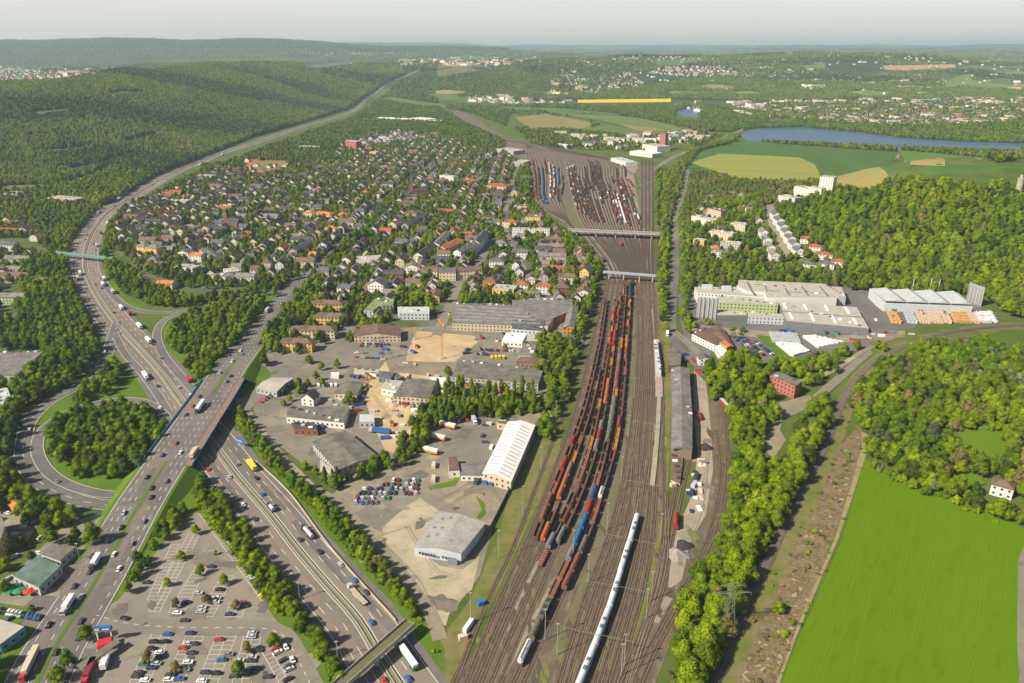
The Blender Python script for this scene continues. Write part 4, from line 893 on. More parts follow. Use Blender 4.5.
 ('T5', 625, 438, 690, 440, 12, 7, 'g', 'white', 'orange', 'white house with orange red roof nearest the slip road'), ('T5', 670, 103, 750, 106, 14, 9, 'f', 'cream', 'pale', 'cream block near the motorway bend'),
 ('T5', 880, 128, 932, 128, 14, 10, 'f', 'orange', 'pale', 'orange brown block behind the green spired church'), ('T5', 645, 92, 672, 92, 12, 8, 'g', 'white', 'grey', 'white house near the motorway bend'),
 ('T5', 580, 350, 645, 356, 14, 5, 'f', 'red', 'brown', 'low red shop below the yellow flats'), ('T5', 800, 300, 850, 335, 14, 7, 'g', 'white', 'slate', 'slate roofed row left of the hedge clinic'),
 ('T2', 360, 480, 402, 486, 18, 24, 'f', 'red', 'pale', 'tall red tower block in the upper town'), ('T2', 480, 362, 620, 368, 40, 9, 'f', 'white', 'white', 'long white industrial hall near the hill foot'),
 ('T2', 620, 366, 685, 372, 45, 12, 'f', 'yellow', 'white', 'industrial hall with yellow front near the hill foot'), ('T2', 690, 372, 738, 374, 30, 9, 'f', 'orange', 'white', 'small hall with orange front near the hill foot'),
 ('T2', 168, 478, 245, 482, 20, 8, 'f', 'grey', 'pale', 'pale flat roofed school in the trees'), ('T2', 455, 508, 480, 510, 14, 12, 'f', 'yellow', 'pale', 'bright yellow block in the upper town'),
 ('T2', 735, 605, 790, 612, 14, 12, 'f', 'white', 'pale', 'white block left of the large red roofed school'), ('T2', 960, 490, 1030, 500, 40, 9, 'f', 'grey', 'pale', 'long pale hall left of the far yard neck'),
 ('T3', 0, 545, 45, 548, 45, 9, 'f', 'grey', 'pale', 'pale vaulted hall left of the upper yard'), ('T3', 28, 610, 65, 612, 30, 8, 'g', 'white', 'slate', 'slate roofed shed left of the upper yard'),
 ('T3', 395, 525, 455, 545, 28, 8, 'f', 'white', 'silver', 'white hall right of the upper yard'), ('T3', 470, 500, 560, 512, 38, 9, 'f', 'white', 'white', 'white concrete works hall beyond the yard'),
 ('T3', 520, 478, 580, 490, 40, 14, 'f', 'white', 'pale', 'tall white concrete works hall beyond the yard'), ('T3', 588, 480, 610, 482, 16, 42, 'f', 'red', 'red', 'red tower of the concrete works'),
 ('T3', 270, 462, 330, 466, 30, 8, 'f', 'grey', 'slate', 'slate blue hall at the head of the yard'), ('T3', 175, 470, 230, 474, 20, 8, 'f', 'white', 'white', 'small white hall at the head of the yard'),
 ('T3', 690, 432, 790, 436, 30, 8, 'f', 'cream', 'pale', 'pale hall beside the bridge road'),
 ('B4', 883, 620, 972, 642, 9, 7, 'h', 'white', 'brown', 'solitary white house with brown roof above the meadow'),
 ('C8', 96, 490, 155, 490, 9, 6, 'x', 'white', 'slate', 'small white gabled house below the long factory office'),
 ('T1', 5, 668, 80, 672, 20, 7, 'f', 'white', 'pale', 'white workshop row at the wood edge'),
]
for r in FBL:
    FB(*r[:10], r[10], rh=1 if r[7] == 'f' else min(4.5, r[6] * .32), cat='apartment block' if ('flats' in r[10] or 'block' in r[10] or 'terrace' in r[10] or 'row' in r[10]) else ('warehouse' if 'hall' in r[10] or 'shed' in r[10] else 'house'),
       group='yellow flats behind the trees' if 'yellow block of flats behind' in r[10] else None, chimney=r[7] in 'gh' and r[6] < 16)
# terraces climbing to the tower blocks
tp = [T('T8', *q) for q in ((5, 150), (18, 172), (32, 196), (46, 220), (60, 244), (76, 268), (92, 292), (108, 318))]
for i in range(7):
    a, b = at(*tp[i]), at(*tp[i + 1]); d = (b - a).normalized(); n = Vector((-d.y, d.x, 0)) * 11; b = a + (b - a) * .93
    building('terraced_house', [p[:2] for p in (b, b + n, a + n, a)], 8, 'g', 'white', 'slate', 'white terraced house with slate roof in the climbing row', cat='house', rh=3, group='terrace climbing to the tower blocks')
tp = [T('T7', *q) for q in ((980, 215), (992, 245), (1004, 275), (1018, 305), (1034, 335))]
for i in range(4):
    a, b = at(*tp[i]), at(*tp[i + 1]); d = (b - a).normalized(); n = Vector((-d.y, d.x, 0)) * 11; b = a + (b - a) * .93
    building('terraced_house', [p[:2] for p in (b, b + n, a + n, a)], 8, 'g', 'white', 'grey', 'grey roofed terraced house in the shorter climbing row', cat='house', rh=3, group='shorter climbing terrace')
# --- factory on the right
skyl = mat('skylight_white', (.75, .76, .74))
def fac(s, h, wl_, rf_, lb_, **kw): return BP('C8', s, h, 'f', wl_, rf_, lb_, cat='factory', name='factory', **kw)
r1, rr1, c1 = fac('300,52 745,72 805,140 445,140 430,112 345,108 300,88', 14, 'white', 'pale', 'highest pale roofed hall of the large factory', win='no')
def quads(t, lst, z):
    out = []
    for q in lst:
        p = pts(t + ' ' + q); out.append([at(x, y, z)[:2] for x, y in p])
    return out
strips(rr1, 'roof_seam', quads('C8', ('340,62 352,62 382,120 370,120', '430,75 438,75 452,112 444,112', '525,76 533,76 568,132 558,132', '617,80 625,80 665,134 655,134', '712,84 720,84 765,136 755,136', '380,72 430,75 430,78 380,75', '455,104 510,107 510,110 455,107', '560,110 620,113 620,116 560,113', '665,114 720,117 720,120 665,117'), 14.35), RF['grey'], 14.36, c1)
r2, rr2, c2 = fac('75,88 300,88 345,108 430,112 440,140 90,116', 11, 'white', 'pale', 'white front wing of the large factory beside the silos')
strips(rr2, 'roof_unit', quads('C8', ('110,75 165,75 168,95 112,93', '212,82 262,82 265,105 215,103', '290,80 330,82 345,105 300,103'), 12.5), RF['silver'], 11.4, c2, 1.6)
r3, rr3, c3_ = fac('508,168 905,185 972,276 545,262', 9, 'dark', 'pale', 'low wide factory hall with white roof lights', win='no')
strips(rr3, 'roof_light', quads('C8', ('525,174 537,174 550,200 538,200', '628,178 640,178 655,206 643,206', '735,182 747,182 764,210 752,210', '840,186 852,186 872,216 860,216', '553,220 565,220 582,254 570,254', '660,224 672,224 692,262 680,262', '770,230 782,230 805,265 793,265', '882,235 894,235 914,262 902,262'), 9.4), skyl, 9.37, c3_, .5)
strips(rr3, 'roof_seam', quads('C8', ('526,212 945,226 946,229 527,215',), 9.4), RF['grey'], 9.37, c3_, .3)
r4, rr4, c4 = fac('190,133 480,145 502,180 200,166', 10, 'green', 'pale', 'factory wing with green glazed front')
r5, rr5, c5 = fac('190,205 325,212 345,232 190,232', 7, 'dark', 'pale', 'low dark fronted block below the green factory wing', win='no')
r6, rr6, c6 = fac('350,215 530,226 542,246 348,238', 7, 'blue', 'pale', 'low grey blue block in front of the green factory wing')
fac('760,85 825,88 850,140 812,140', 9, 'blue', 'pale', 'small pale hall at the right end of the large factory', win='no')
BP('C8', '22,72 68,72 70,82 22,82', 4, 'f', 'white', 'white', 'small white gatehouse left of the factory')
landmark(705, 300, 'the factory silos'); landmark(790, 290, 'the large factory'); landmark(930, 300, 'the silver roofed hall')
silo_m = mat('silo_metal', (.46, .47, .48), (.34, .35, .36), 1.5, coord='obj', rough=.4, metal=.5, stretch=(1, 1, .15))
def silo(px, py, h, r, label, group):
    p = at(px, py); root = thing('silo', None, label, 'silo', group, loc=p)
    mb = MB(); mb.cyl(0, 0, 1.5, h, r, r, silo_m, 14); mb.build('tank', root)
    mb = MB(); mb.cyl(0, 0, h + .003, h + 1.2, r, r * .3, silo_m, 14); mb.build('lid', root)
    mb = MB(); mb.cyl(0, 0, 0, 1.5, r * .9, r * .9, W['dark'], 10); mb.build('base', root)
    mb = MB(); mb.box(-.3, -r - .35, 0, .3, -r + .02, h, trim); mb.build('ladder', root)
for i, x_ in enumerate((92, 112, 136, 156, 176)): silo(*T('C8', x_, 246 + i * 2), 21, 2.1, 'tall grey silo standing before the white factory wing', 'factory silos')
for i, (x_, y_) in enumerate(((797, 487), (810, 492), (822, 497), (834, 501), (845, 505))): silo(*T('T8', x_, y_), 20, 1.7, 'grey silo in the cluster beside the silver roofed hall', 'silos by the silver hall')
# long office with two brown roofs
BP('C8', '62,328 102,292 148,296 225,372 185,388', 6, 'f', 'white', 'brown', 'long white factory office with brown roof and orange panels', name='office_building', cat='office') 
BP('C8', '150,296 215,292 272,384 232,378', 5, 'g', 'cream', 'brown', 'brown roofed rear wing of the long factory office', rh=1)
BP('C8', '203,372 232,362 268,386 240,398', 7.5, 'f', 'orange', 'orange', 'bright orange block at the end of the long factory office')
BP('C8', '180,392 205,384 245,420 232,445 205,430', 6, 'f', 'white', 'white', 'white entrance wing of the long factory office')
BP('C8', '462,540 500,520 625,572 590,598', 10, 'f', 'red', 'olive', 'red brick office standing in the wood', name='office_building', cat='office')
landmark(787, 382, 'the red office')
# silver roofed hall with four bays
corn = [T('T8', *q) for q in ((405, 438), (762, 455), (820, 502), (468, 488))]
P = [at(x, y, 10) for x, y in corn]; root = thing('factory', None, 'wide factory hall with four silver roof bays below the wooded hill', 'factory', loc=(P[0] + P[2]) / 2 - Vector((0, 0, 10)))
c_ = root.location; a, b, c, d = [p - Vector((c_.x, c_.y, 0)) for p in P]
mb = MB(); mb.add([(p.x, p.y, z) for z in (0, 10) for p in (a, b, c, d)], [(0, 4, 5, 1), (1, 5, 6, 2), (2, 6, 7, 3), (3, 7, 4, 0), (4, 7, 6, 5)], W['blue']); mb.build('wall', root)
for k in range(4):
    p, q, r_, s_ = a.lerp(b, k / 4), a.lerp(b, (k + .97) / 4), d.lerp(c, (k + .97) / 4), d.lerp(c, k / 4); up = Vector((0, 0, 2.2)); m0, m1 = p.lerp(q, .75) + up, s_.lerp(r_, .75) + up
    e = Vector((0, 0, .01)); mb = MB(); mb.add([p + e, q + e, r_ + e, s_ + e, m0, m1], [(0, 3, 5, 4), (1, 4, 5, 2), (0, 4, 1), (3, 2, 5)], RF['silver']); mb.build('roof_bay', root)
mark([p[:2] for p in P])
for k, t_ in enumerate((.12, .42, .68)):
    p = d.lerp(c, t_) + (d - a).normalized() * .15; mb = MB(); mb.box(-2.5, -.12, 0, 2.5, .12, 4.5, W['dark']); o = mb.build('door', root, loc=(p.x, p.y, 0), rz=math.atan2((c - d).y, (c - d).x))
for x_, y_, h_ in ((575, 450, 16), (645, 452, 17), (678, 454, 16)):
    p = at(*T('T8', x_, y_)); q = thing('chimney_stack', None, 'slim grey chimney rising behind the silver roofed hall', 'chimney', 'factory chimneys', loc=p)
    mb = MB(); mb.cyl(0, 0, 0, h_, .6, .5, W['grey'], 8); mb.build('shaft', q); mb = MB(); mb.cyl(0, 0, h_ + .01, h_ + 1, .7, .7, W['dark'], 8); mb.build('cap', q)
# --- railway sheds and platforms
BP('P', '671,368 689,368 692.5,420 692,451 671,447.5 672,410', 7, 'f', 'brown', 'grey', 'long grey roofed goods shed beside the tracks', name='goods_shed', cat='shed', win='no')
rdg = MB(); 
for q0, q1 in (('680,368', '682,410'), ('682,410', '682,449')):
    a, b = at(*map(float, q0.split(',')), 7.4), at(*map(float, q1.split(',')), 7.4); s_ = Vector((6.8, 0, 0)); up = Vector((0, 0, 1.7))
    rdg.add([a - s_, a + s_, b + s_, b - s_, a + up, b + up], [(0, 3, 5, 4), (1, 4, 5, 2), (0, 4, 1), (3, 2, 5)], RF['grey'])
gs = [q for q, l, s_ in REG if 'long grey roofed goods shed' in l][0]; o = rdg.build('roof_ridge', gs); o.location = -gs.location
landmark(682, 410, 'the long goods shed')
BP('A5', '815,95 850,40 905,95 900,160 820,165', 6, 'f', 'brown', 'olive', 'ruined shed end with broken dark roof above the goods shed', name='ruined_shed', cat='shed', win='no')
BP('P', '673,452.5 684,453.5 680,484 671,480', 1.1, 'f', 'beige', 'brown', 'low overgrown loading platform below the goods shed', name='loading_platform', cat='platform', win='no')
BP('A5', '733,0 752,0 776,212 742,208', 4, 'f', 'grey', 'silver', 'narrow station canopy on the island platform', name='station_canopy', cat='canopy', win='no')
pl = Path([(656.5, 340), (658.5, 376), (659, 397), (657.5, 430), (654, 470), (652, 486)], step=10)
mb = MB(); pl.wall(mb, 0, 5.5, .9, mat('platform_paving', (.38, .30, .26), (.3, .25, .22), .3), 0, pl.near(at(659, 396))[0]); pl.wall(mb, 0, 3, .8, mat('old_platform', (.36, .33, .25), (.25, .24, .15), .3), pl.near(at(659, 396))[0] + .5)
thing('platform', mb.mesh('platform'), 'narrow island platform running down between the tracks', 'platform')
BP('C8', '0,0 1,0 1,1 0,1', 1, 'f', 'white', 'white', 'x') if False else None
# --- left side
BP('P', '0,353 22,352 43,352 30,364 15,376 -20,376', 7, 'f', 'blue', 'grey', 'grey roofed hall with pale blue end wall in the left wood', cat=HB, win='no')
BP('B1', '-30,195 30,192 42,225 10,262 -30,262', 6, 'f', 'white', 'silver', 'white workshop below the left wood hall', cat=HB)
BP('B5', '52,258 150,178 243,218 155,305', 5, 'f', 'grey', 'teal', 'restaurant with wide grey green flat roof', name='restaurant', cat='restaurant')
BP('B5', '162,172 205,132 302,142 240,198', 4.4, 'f', 'grey', 'olive', 'rear wing of the restaurant nearest the big tree', name='restaurant', cat='restaurant')
landmark(38, 568, 'the green roofed restaurant')
BP('B5', '-60,490 0,432 98,460 0,532 -60,540', 5, 'f', 'teal', 'pale', 'beige roofed car showroom at the left edge', name='car_showroom', cat='showroom')
BP('C3', '52,300 100,270 158,290 100,330', 4, 'g', 'orange', 'orange', 'bright orange roofed timber stack shed', name='shed', cat='shed', rh=1.2, win='no')
BP('B5', '-30,10 0,0 20,60 5,110 -30,120', 11, 'f', 'yellow', 'grey', 'yellow gabled house cut by the left edge')
# --- churches
def church(tpx, tpy, hb, hs, wall, spire, label, nave):
    p = at(tpx, tpy); root = thing('church', None, label, 'church', loc=p); k = 3.2
    mb = MB(); mb.box(-k, -k, 0, k, k, hb, W[wall]); tw = mb.build('tower', root)
    mb = MB(); mb.box(-k - .3, -k - .3, hb + .003, k + .3, k + .3, hb + hs, RF[spire], top=.03); mb.build('spire', root)
    L, wd, hh, rz = nave; mb = MB(); mb.box(k, -wd / 2, 0, k + L, wd / 2, hh, W[wall]); n = mb.build('nave', root, rz=rz)
    mb = MB(); x0, x1 = k - .0, k + L + .3; mb.add([(x0, -wd / 2 - .4, hh), (x1, -wd / 2 - .4, hh), (x1, wd / 2 + .4, hh), (x0, wd / 2 + .4, hh), (x0, 0, hh + wd * .5), (x1, 0, hh + wd * .5)], [(0, 1, 5, 4), (2, 3, 4, 5), (0, 4, 3), (1, 2, 5), (0, 3, 2, 1)], RF['dark']); mb.build('nave_roof', root, rz=rz)
    landmark(tpx, tpy, 'the ' + ('brick church' if wall == 'brick' else 'green spired church')); mark([(p.x - 8, p.y - 8), (p.x + 26, p.y - 8), (p.x + 26, p.y + 20), (p.x - 8, p.y + 20)])
church(412, 196, 22, 22, 'brick', 'slate', 'brown brick church with tall slender spire in the park trees', (24, 12, 10, .3))
church(227, 228, 20, 9, 'brick', 'teal', 'church with brick tower and small green spire', (22, 13, 9, -.4))
# observation tower on the hill
p = at(1017, 197); tw = thing('observation_tower', None, 'round stone lookout tower rising from the wooded hill', 'tower', loc=p)
st = mat('old_stone', (.42, .36, .28), (.3, .25, .2), .5, coord='obj'); mb = MB(); mb.cyl(0, 0, 0, 22, 4.2, 3.4, st, 12); mb.build('shaft', tw)
mb = MB(); mb.cyl(0, 0, 22.01, 24, 3.8, 3.8, st, 12); mb.cyl(0, 0, 24.01, 28, 2, 1.7, st, 10); mb.build('battlement', tw)
mb = MB(); mb.box(-9, -5, 0, 6, 5, 6, st); mb.build('base', tw)
BP('C5', '505,196 682,202 680,214 505,208', 3.5, 'f', 'cream', 'pale', 'narrow cream shelter row along the top of the materials yard', win='no')
BP('C5', '348,222 405,225 400,243 348,240', 3, 'f', 'white', 'white', 'small white hut at the trades yard corner', win='no')
FB('C5', 150, 446, 232, 456, 10, 6, 'x', 'white', 'dark', 'white house with black roof between the trades yard halls', rh=4, cat='house')
BP('C5', '760,240 800,225 835,255 800,275', 4, 'f', 'dark', 'slate', 'dark slate shed beside the blue grey shed', win='no')
BP('C7', '0,205 60,245 55,262 0,240', 3, 'f', 'beige', 'pale', 'low pale lean to beside the broad mossy workshop', win='no')
# --- more landmarks
for a_ in ((381, 200, 'the top of the avenue'), (300, 278, 'the avenue crossing'), (437, 337, 'the sandy pit'), (610, 232, 'the yard road bridge'), (630, 276, 'the railway footbridge'), (85, 257, 'the motorway footbridge'), (200, 440, 'the main road bridge'),
           (100, 440, 'the loop wood'), (760, 250, 'the climbing terrace'), (815, 190, 'the white tower blocks'), (485, 185, 'the red roofed school'), (351, 146, 'the red tower block'), (540, 235, 'the long white flats'), (480, 290, 'the cream terrace'), (310, 335, 'the yellow flats'),
           (105, 632, 'the blue roof sign'), (170, 200, 'the motorway bend'), (230, 280, 'the hedge clinic'), (520, 170, 'the upper yard edge'), (600, 190, 'the upper yard middle'), (260, 200, 'the western houses'), (330, 215, 'the orange roofed blocks'),
           (440, 235, 'the round tree clump'), (560, 285, 'the red roofed villas'), (180, 560, 'the upper parking rows'), (180, 655, 'the lower parking rows'), (290, 660, 'the corner parking row'), (600, 560, 'the grey passenger train'), (575, 500, 'the white tank wagon'), (690, 520, 'the sandy track strip'),
           (990, 490, 'the solitary white house'), (390, 480, 'the scrap cars'), (455, 155, 'the upper town'), (300, 170, 'the sports field'), (150, 245, 'the motorway verge houses')): landmark(*a_)
# ================================================================ ordinary houses
tdir = (at(386, 198) - at(318, 266)); TA = math.atan2(tdir.y, tdir.x)
HWL = [('white', 17), ('cream', 5), ('beige', 2), ('yellow', 1), ('grey', 2), ('pink', 1), ('brick', 1)]; HRF = [('dark', 6), ('slate', 5), ('grey', 4), ('brown', 4), ('red', 1), ('orange', .35)]
def pick(l): return rnd.choices([q[0] for q in l], [q[1] for q in l])[0]
SIZES = [(10, 9, 5.5, 'g', 3.6), (12, 10, 6.5, 'g', 4), (11, 11, 6, 'h', 3.5), (16, 10, 7.5, 'g', 4), (9, 12, 6, 'g', 4), (22, 11, 8.5, 'g', 3.8)]
TPL = {}
def house_tpl(si, wl_, rf_):
    k = (si, wl_, rf_)
    if k not in TPL:
        w_, d_, h_, rt, rh = SIZES[si]; P = [(w_ / 2, -d_ / 2), (w_ / 2, d_ / 2), (-w_ / 2, d_ / 2), (-w_ / 2, -d_ / 2)]
        wmb, rmb, pl_ = geom(P, h_, rt, rh, W[wl_], RF[rf_])
        for p, z, a, N in pl_:
            d = Vector((math.cos(a), math.sin(a), 0)) * .6
            wmb.add([(v.x, v.y, zz) for v, zz in ((p - d, z - .7), (p + d, z - .7), (p + d, z + .7), (p - d, z + .7))], [(0, 1, 2, 3)], glass)
        rmb.box(w_ * .2, -.5, h_ + rh * .4, w_ * .2 + .9, .4, h_ + rh + 1, chim)
        TPL[k] = (wmb, rmb, None)
    return TPL[k]
cand = []
def fill(poly, dens, su=19, sv=22, jit=3, sizes=(4, 5, 3, 4, 3, 2.2), ang=TA, maxsz=0):
    su *= .88; sv *= .93
    pp = pts(poly); Wd = [at(*q) for q in pp]; c, s = math.cos(ang), math.sin(ang)
    us = [p.x * c + p.y * s for p in Wd]; vs = [-p.x * s + p.y * c for p in Wd]
    u = min(us)
    row = 0; v = min(vs)
    while v < max(vs):
        u = min(us) + rnd.random() * su
        while u < max(us):
            if rnd.random() < dens:
                uu, v2 = u + rnd.uniform(-jit, jit), v + rnd.uniform(-jit, jit) * .6; x, y = uu * c - v2 * s, uu * s + v2 * c; z = float(H(x, y)); q = proj(x, y, z)
                if pip(q[0], q[1], pp) and not occupied(np.array([x, x + 4, x - 4, x, x]), np.array([y, y, y, y + 5, y - 5])).any():
                    cand.append((x, y, z, ang + rnd.choice((0, 0, math.pi, math.pi / 2)) + rnd.uniform(-.06, .06), rnd.choices(range(6), sizes)[0]))
                    mark([(x - 6, y - 6), (x + 6, y - 6), (x + 6, y + 6), (x - 6, y + 6)])
            u += su
        row += 1; v += sv if row % 2 else sv * 1.35
fill('P 118,235 122,208 160,192 200,180 262,178 300,178 330,165 370,158 420,158 500,152 522,165 524,200 548,222 562,236 590,262 603,282 598,300 590,300 560,292 500,290 440,300 380,285 340,275 300,275 270,285 240,285 190,275 140,262', .80)
fill('P 330,160 345,140 400,132 440,135 475,148 500,152 420,158', .5)
fill('P 300,275 340,275 400,285 400,320 360,330 320,300', .45); fill('P 400,285 520,292 560,295 590,305 575,320 520,290 440,300', .5, su=16, sv=15)
fill('P -40,240 30,250 55,262 55,300 40,340 -40,340', .22); fill('P -40,205 30,210 40,235 -40,232', .3); fill('P 690,205 730,195 760,210 760,270 700,270', .12); fill('P 215,167 262,160 256,178 200,180', .15)
for i in range(len(cand)): pass
inv = [(c_, proj(c_[0], c_[1], c_[2])) for c_ in cand]
inv = [q for q in inv]; inv.sort(key=lambda q: (not (-5 < q[1][0] < 1029), math.hypot(q[0][0], q[0][1])))
NH = 235; print('houses', len(inv))
stuff = MB()
from mathutils import Matrix
for i, ((x, y, z, a, si), q) in enumerate(inv):
    wl_, rf_ = pick(HWL), pick(HRF); wmb, rmb, _ = house_tpl(si, wl_, rf_)
    if i < NH:
        if TPL[(si, wl_, rf_)][2] is None: TPL[(si, wl_, rf_)] = (wmb, rmb, (wmb.mesh('wall'), rmb.mesh('roof')))
        ms = TPL[(si, wl_, rf_)][2]
        sz = ('small', 'mid sized', 'square', 'long', 'deep', 'very long')[si]
        o = thing('house', None, '%s %s house, %s roof,' % (sz, wl_, RN[rf_]), 'house', 'houses of the town', loc=(x, y, z), rz=a)
        link('wall', ms[0], o); link('roof', ms[1], o)
    else:
        mt = Matrix.Translation((x, y, z)) @ Matrix.Rotation(a, 4, 'Z'); stuff.merge(wmb, mt); stuff.merge(rmb, mt)
stuff.build('distant_houses', kind='stuff', label='close packed small houses filling the farther streets of the town')
# far towns: hundreds of small houses and blocks
ft = MB(); FW = [W['white'], W['white'], W['white'], W['cream'], W['beige'], W['pink']]; FR = [RF['slate'], RF['brown'], RF['red'], RF['grey'], RF['slate'], RF['pale']]
def far(poly, n, smin=9, smax=16, big=.06):
    pp = pts(poly); xs = [q[0] for q in pp]; ys_ = [q[1] for q in pp]; k = 0; tries = 0
    while k < n and tries < n * 12:
        tries += 1; px, py = rnd.uniform(min(xs), max(xs)), rnd.uniform(min(ys_), max(ys_))
        if not pip(px, py, pp): continue
        p = at(px, py); k += 1
        if math.hypot(p.x, p.y) > 30000: continue
        b_ = rnd.random() < big; w_, d_, h_ = (rnd.uniform(22, 55), rnd.uniform(12, 24), rnd.uniform(9, 15)) if b_ else (rnd.uniform(smin, smax), rnd.uniform(9, 12), rnd.uniform(5.5, 9))
        a = rnd.uniform(-.5, .5) + rnd.choice((0, 1.57)); rh = 0 if b_ else 3.5
        P = [(w_ / 2, -d_ / 2), (w_ / 2, d_ / 2), (-w_ / 2, d_ / 2), (-w_ / 2, -d_ / 2)]; c, s = math.cos(a), math.sin(a)
        q = [(p.x + u * c - v * s, p.y + u * s + v * c) for u, v in P]
        ft.add([(u, v, p.z - 2) for u, v in q] + [(u, v, p.z + h_) for u, v in q], [(0, 1, 5, 4), (1, 2, 6, 5), (2, 3, 7, 6), (3, 0, 4, 7)], rnd.choice(FW))
        r = FR[5] if b_ else rnd.choice(FR[:5]); m0 = [(q[0][i] + q[1][i]) / 2 for i in (0, 1)]; m1 = [(q[2][i] + q[3][i]) / 2 for i in (0, 1)]
        ft.add([(u, v, p.z + h_ + .02) for u, v in q] + [(m0[0], m0[1], p.z + h_ + rh + .1), (m1[0], m1[1], p.z + h_ + rh + .1)], [(0, 4, 5, 3), (1, 2, 5, 4), (0, 1, 4), (2, 3, 5)], r)
far('P 770,103 800,102 860,103 940,100 1024,104 1060,108 1060,122 1024,120 980,124 930,126 900,126 850,124 800,120 770,117', 850)
far('P 768,101 1024,99 1024,104 768,106', 90, big=.5)
far('P 556,57 575,55 600,62 622,72 640,78 640,84 612,88 590,82 560,88 548,80 558,70', 260); far('P 648,67 690,66 740,66 800,73 800,78 740,77 690,78 655,74', 210, big=.03)
far('P 530,90 560,90 640,82 640,88 600,94 540,96', 60); far('P 0,66 60,66 112,71 100,77 60,79 0,81', 260, big=.12); far('P 60,73 170,66 172,65 110,69', 60)
far('P 290,49 420,54 420,58 300,56', 110, big=.1); far('P 400,58 512,57 512,66 400,66', 200, big=.3); far('P 468,95 512,97 512,105 470,102', 60, big=.3); far('P 512,54 1024,52 1024,64 512,62', 340); far('P 600,64 1024,64 1024,96 700,92', 170, big=.1)
far('P 730,103 768,102 768,115 740,118 735,108', 60, big=.15); far('P 712,89 735,88 735,94 712,94', 30); far('P 840,82 885,84 885,92 845,90', 55); far('P 900,78 925,76 925,83 900,83', 25); far('P 880,93 1000,95 1000,100 880,99', 50); far('P 800,86 822,86 822,90 800,90', 14, big=.5)
far('P 1024,66 1060,66 1060,100 1024,100', 40); far('P 512,98 575,99 575,104 512,106', 30, big=.3); far('P 672,104 700,103 700,112 690,110 680,108', 12, big=.4); far('P 560,135 640,138 640,148 600,150 560,142', 40, big=.35); far('P 625,136 700,133 700,142 640,145', 50, big=.5)
far('P 200,172 330,160 330,168 250,178 200,182', 25)
far('P 165,140 200,143 200,152 180,150', 26)
ft.build('distant_town', kind='stuff', label='pale houses and blocks of the towns beyond the yard and the lake')
# ================================================================ vehicles
CP = dict(white=(.75, .75, .73), silver=(.45, .46, .47), black=(.02, .02, .022), dark=(.05, .055, .065), blue=(.03, .12, .42), red=(.5, .03, .03), darkred=(.22, .03, .04), green=(.04, .22, .09), yellow=(.75, .55, .03), orange=(.75, .25, .03),
          navy=(.03, .045, .12), grey=(.2, .2, .21), beige=(.55, .48, .36), purple=(.08, .05, .14))
def paint(c): return mat('paint_' + c, CP[c], rough=.35, spec=.5) if ('paint_' + c) not in M else M['paint_' + c]
tyre = mat('tyre', (.02, .02, .02), rough=.9); steel_d = mat('dark_steel', (.07, .065, .06), (.11, .09, .07), .5, coord='obj')
CARM = {}
def car_meshes(kind, c):
    if (kind, c) in CARM: return CARM[(kind, c)]
    p = paint(c); b = MB(); g = MB()
    if kind == 'van':
        b.box(-2.5, -.98, .35, 2.5, .98, 1.2, p, top=.985); b.box(-2.45, -.95, 1.2, 1.75, .95, 2.2, p, top=.96, topy=.9); g.box(1.3, -.88, 1.21, 2.3, .88, 1.95, glass, top=.35, topy=.9); L = 1.6
    else:
        b.box(-2.15, -.88, .3, 2.15, .88, .62, p, top=.99); b.box(-2.15, -.88, .62, 2.15, .88, .92, p, top=.96, topy=.93); b.box(-1.25, -.66, 1.36, .55, .66, 1.43, p, top=.94)
        g.box(-1.75, -.78, .921, 1.15, .78, 1.36, glass, top=.66, topy=.84); L = 1.35
    for x in (-L, L):
        for y in (-.8, .8): b.tube((x, y - .12, .33), (x, y + .12, .33), .33, tyre, 7)
    CARM[(kind, c)] = (b.mesh('car_body'), g.mesh('windows')); return CARM[(kind, c)]
CWORD = dict(dark='dark grey', navy='navy blue', darkred='dark red', grey='grey')
CARS = []
def car(x, y, hd, c, where, kind='car', z=.25, group=None):
    ms = car_meshes(kind, c); cw = CWORD.get(c, c)
    o = thing('van' if kind == 'van' else 'parked_car' if 'parked' in where or 'standing' in where or 'dumped' in where else 'car', None, '%s %s %s' % (cw, kind, where), 'scrap car' if 'scrap' in where else kind, group, loc=(x, y, z), rz=hd)
    link('body', ms[0], o); link('windows', ms[1], o); CARS.append(o)
TRM = {}
def lorry_parts(cab, box, L, flat=False, tank=False):
    k = (cab, box, L, flat, tank)
    if k not in TRM:
        c = MB(); c.box(L / 2 - 2.3, -1.2, .6, L / 2, 1.2, 3.0, paint(cab), top=.95); c2 = MB(); c2.box(L / 2 - .05, -1.1, 1.7, L / 2 + .02, 1.1, 2.6, glass)
        t_ = MB(); 
        if tank: t_.tube((-L / 2, 0, 2.3), (L / 2 - 3, 0, 2.3), 1.15, paint(box), 12)
        elif flat: t_.box(-L / 2, -1.25, 1.1, L / 2 - 2.8, 1.25, 1.5, mat('plank_bed', (.4, .34, .27)))
        else: t_.box(-L / 2, -1.27, 1.1, L / 2 - 2.7, 1.27, 3.85, paint(box))
        u = MB(); u.box(-L / 2 + .1, -1, .7, L / 2 - .3, 1, 1.08, steel_d)
        for x in (-L / 2 + 1.2, -L / 2 + 2.5, -L / 2 + 3.8, L / 2 - 4, L / 2 - 1.2):
            for y in (-1.0, 1.0): u.tube((x, y - .2, .5), (x, y + .2, .5), .5, tyre, 8)
        TRM[k] = (c.mesh('cab'), c2.mesh('windscreen'), t_.mesh('trailer'), u.mesh('chassis'))
    return TRM[k]
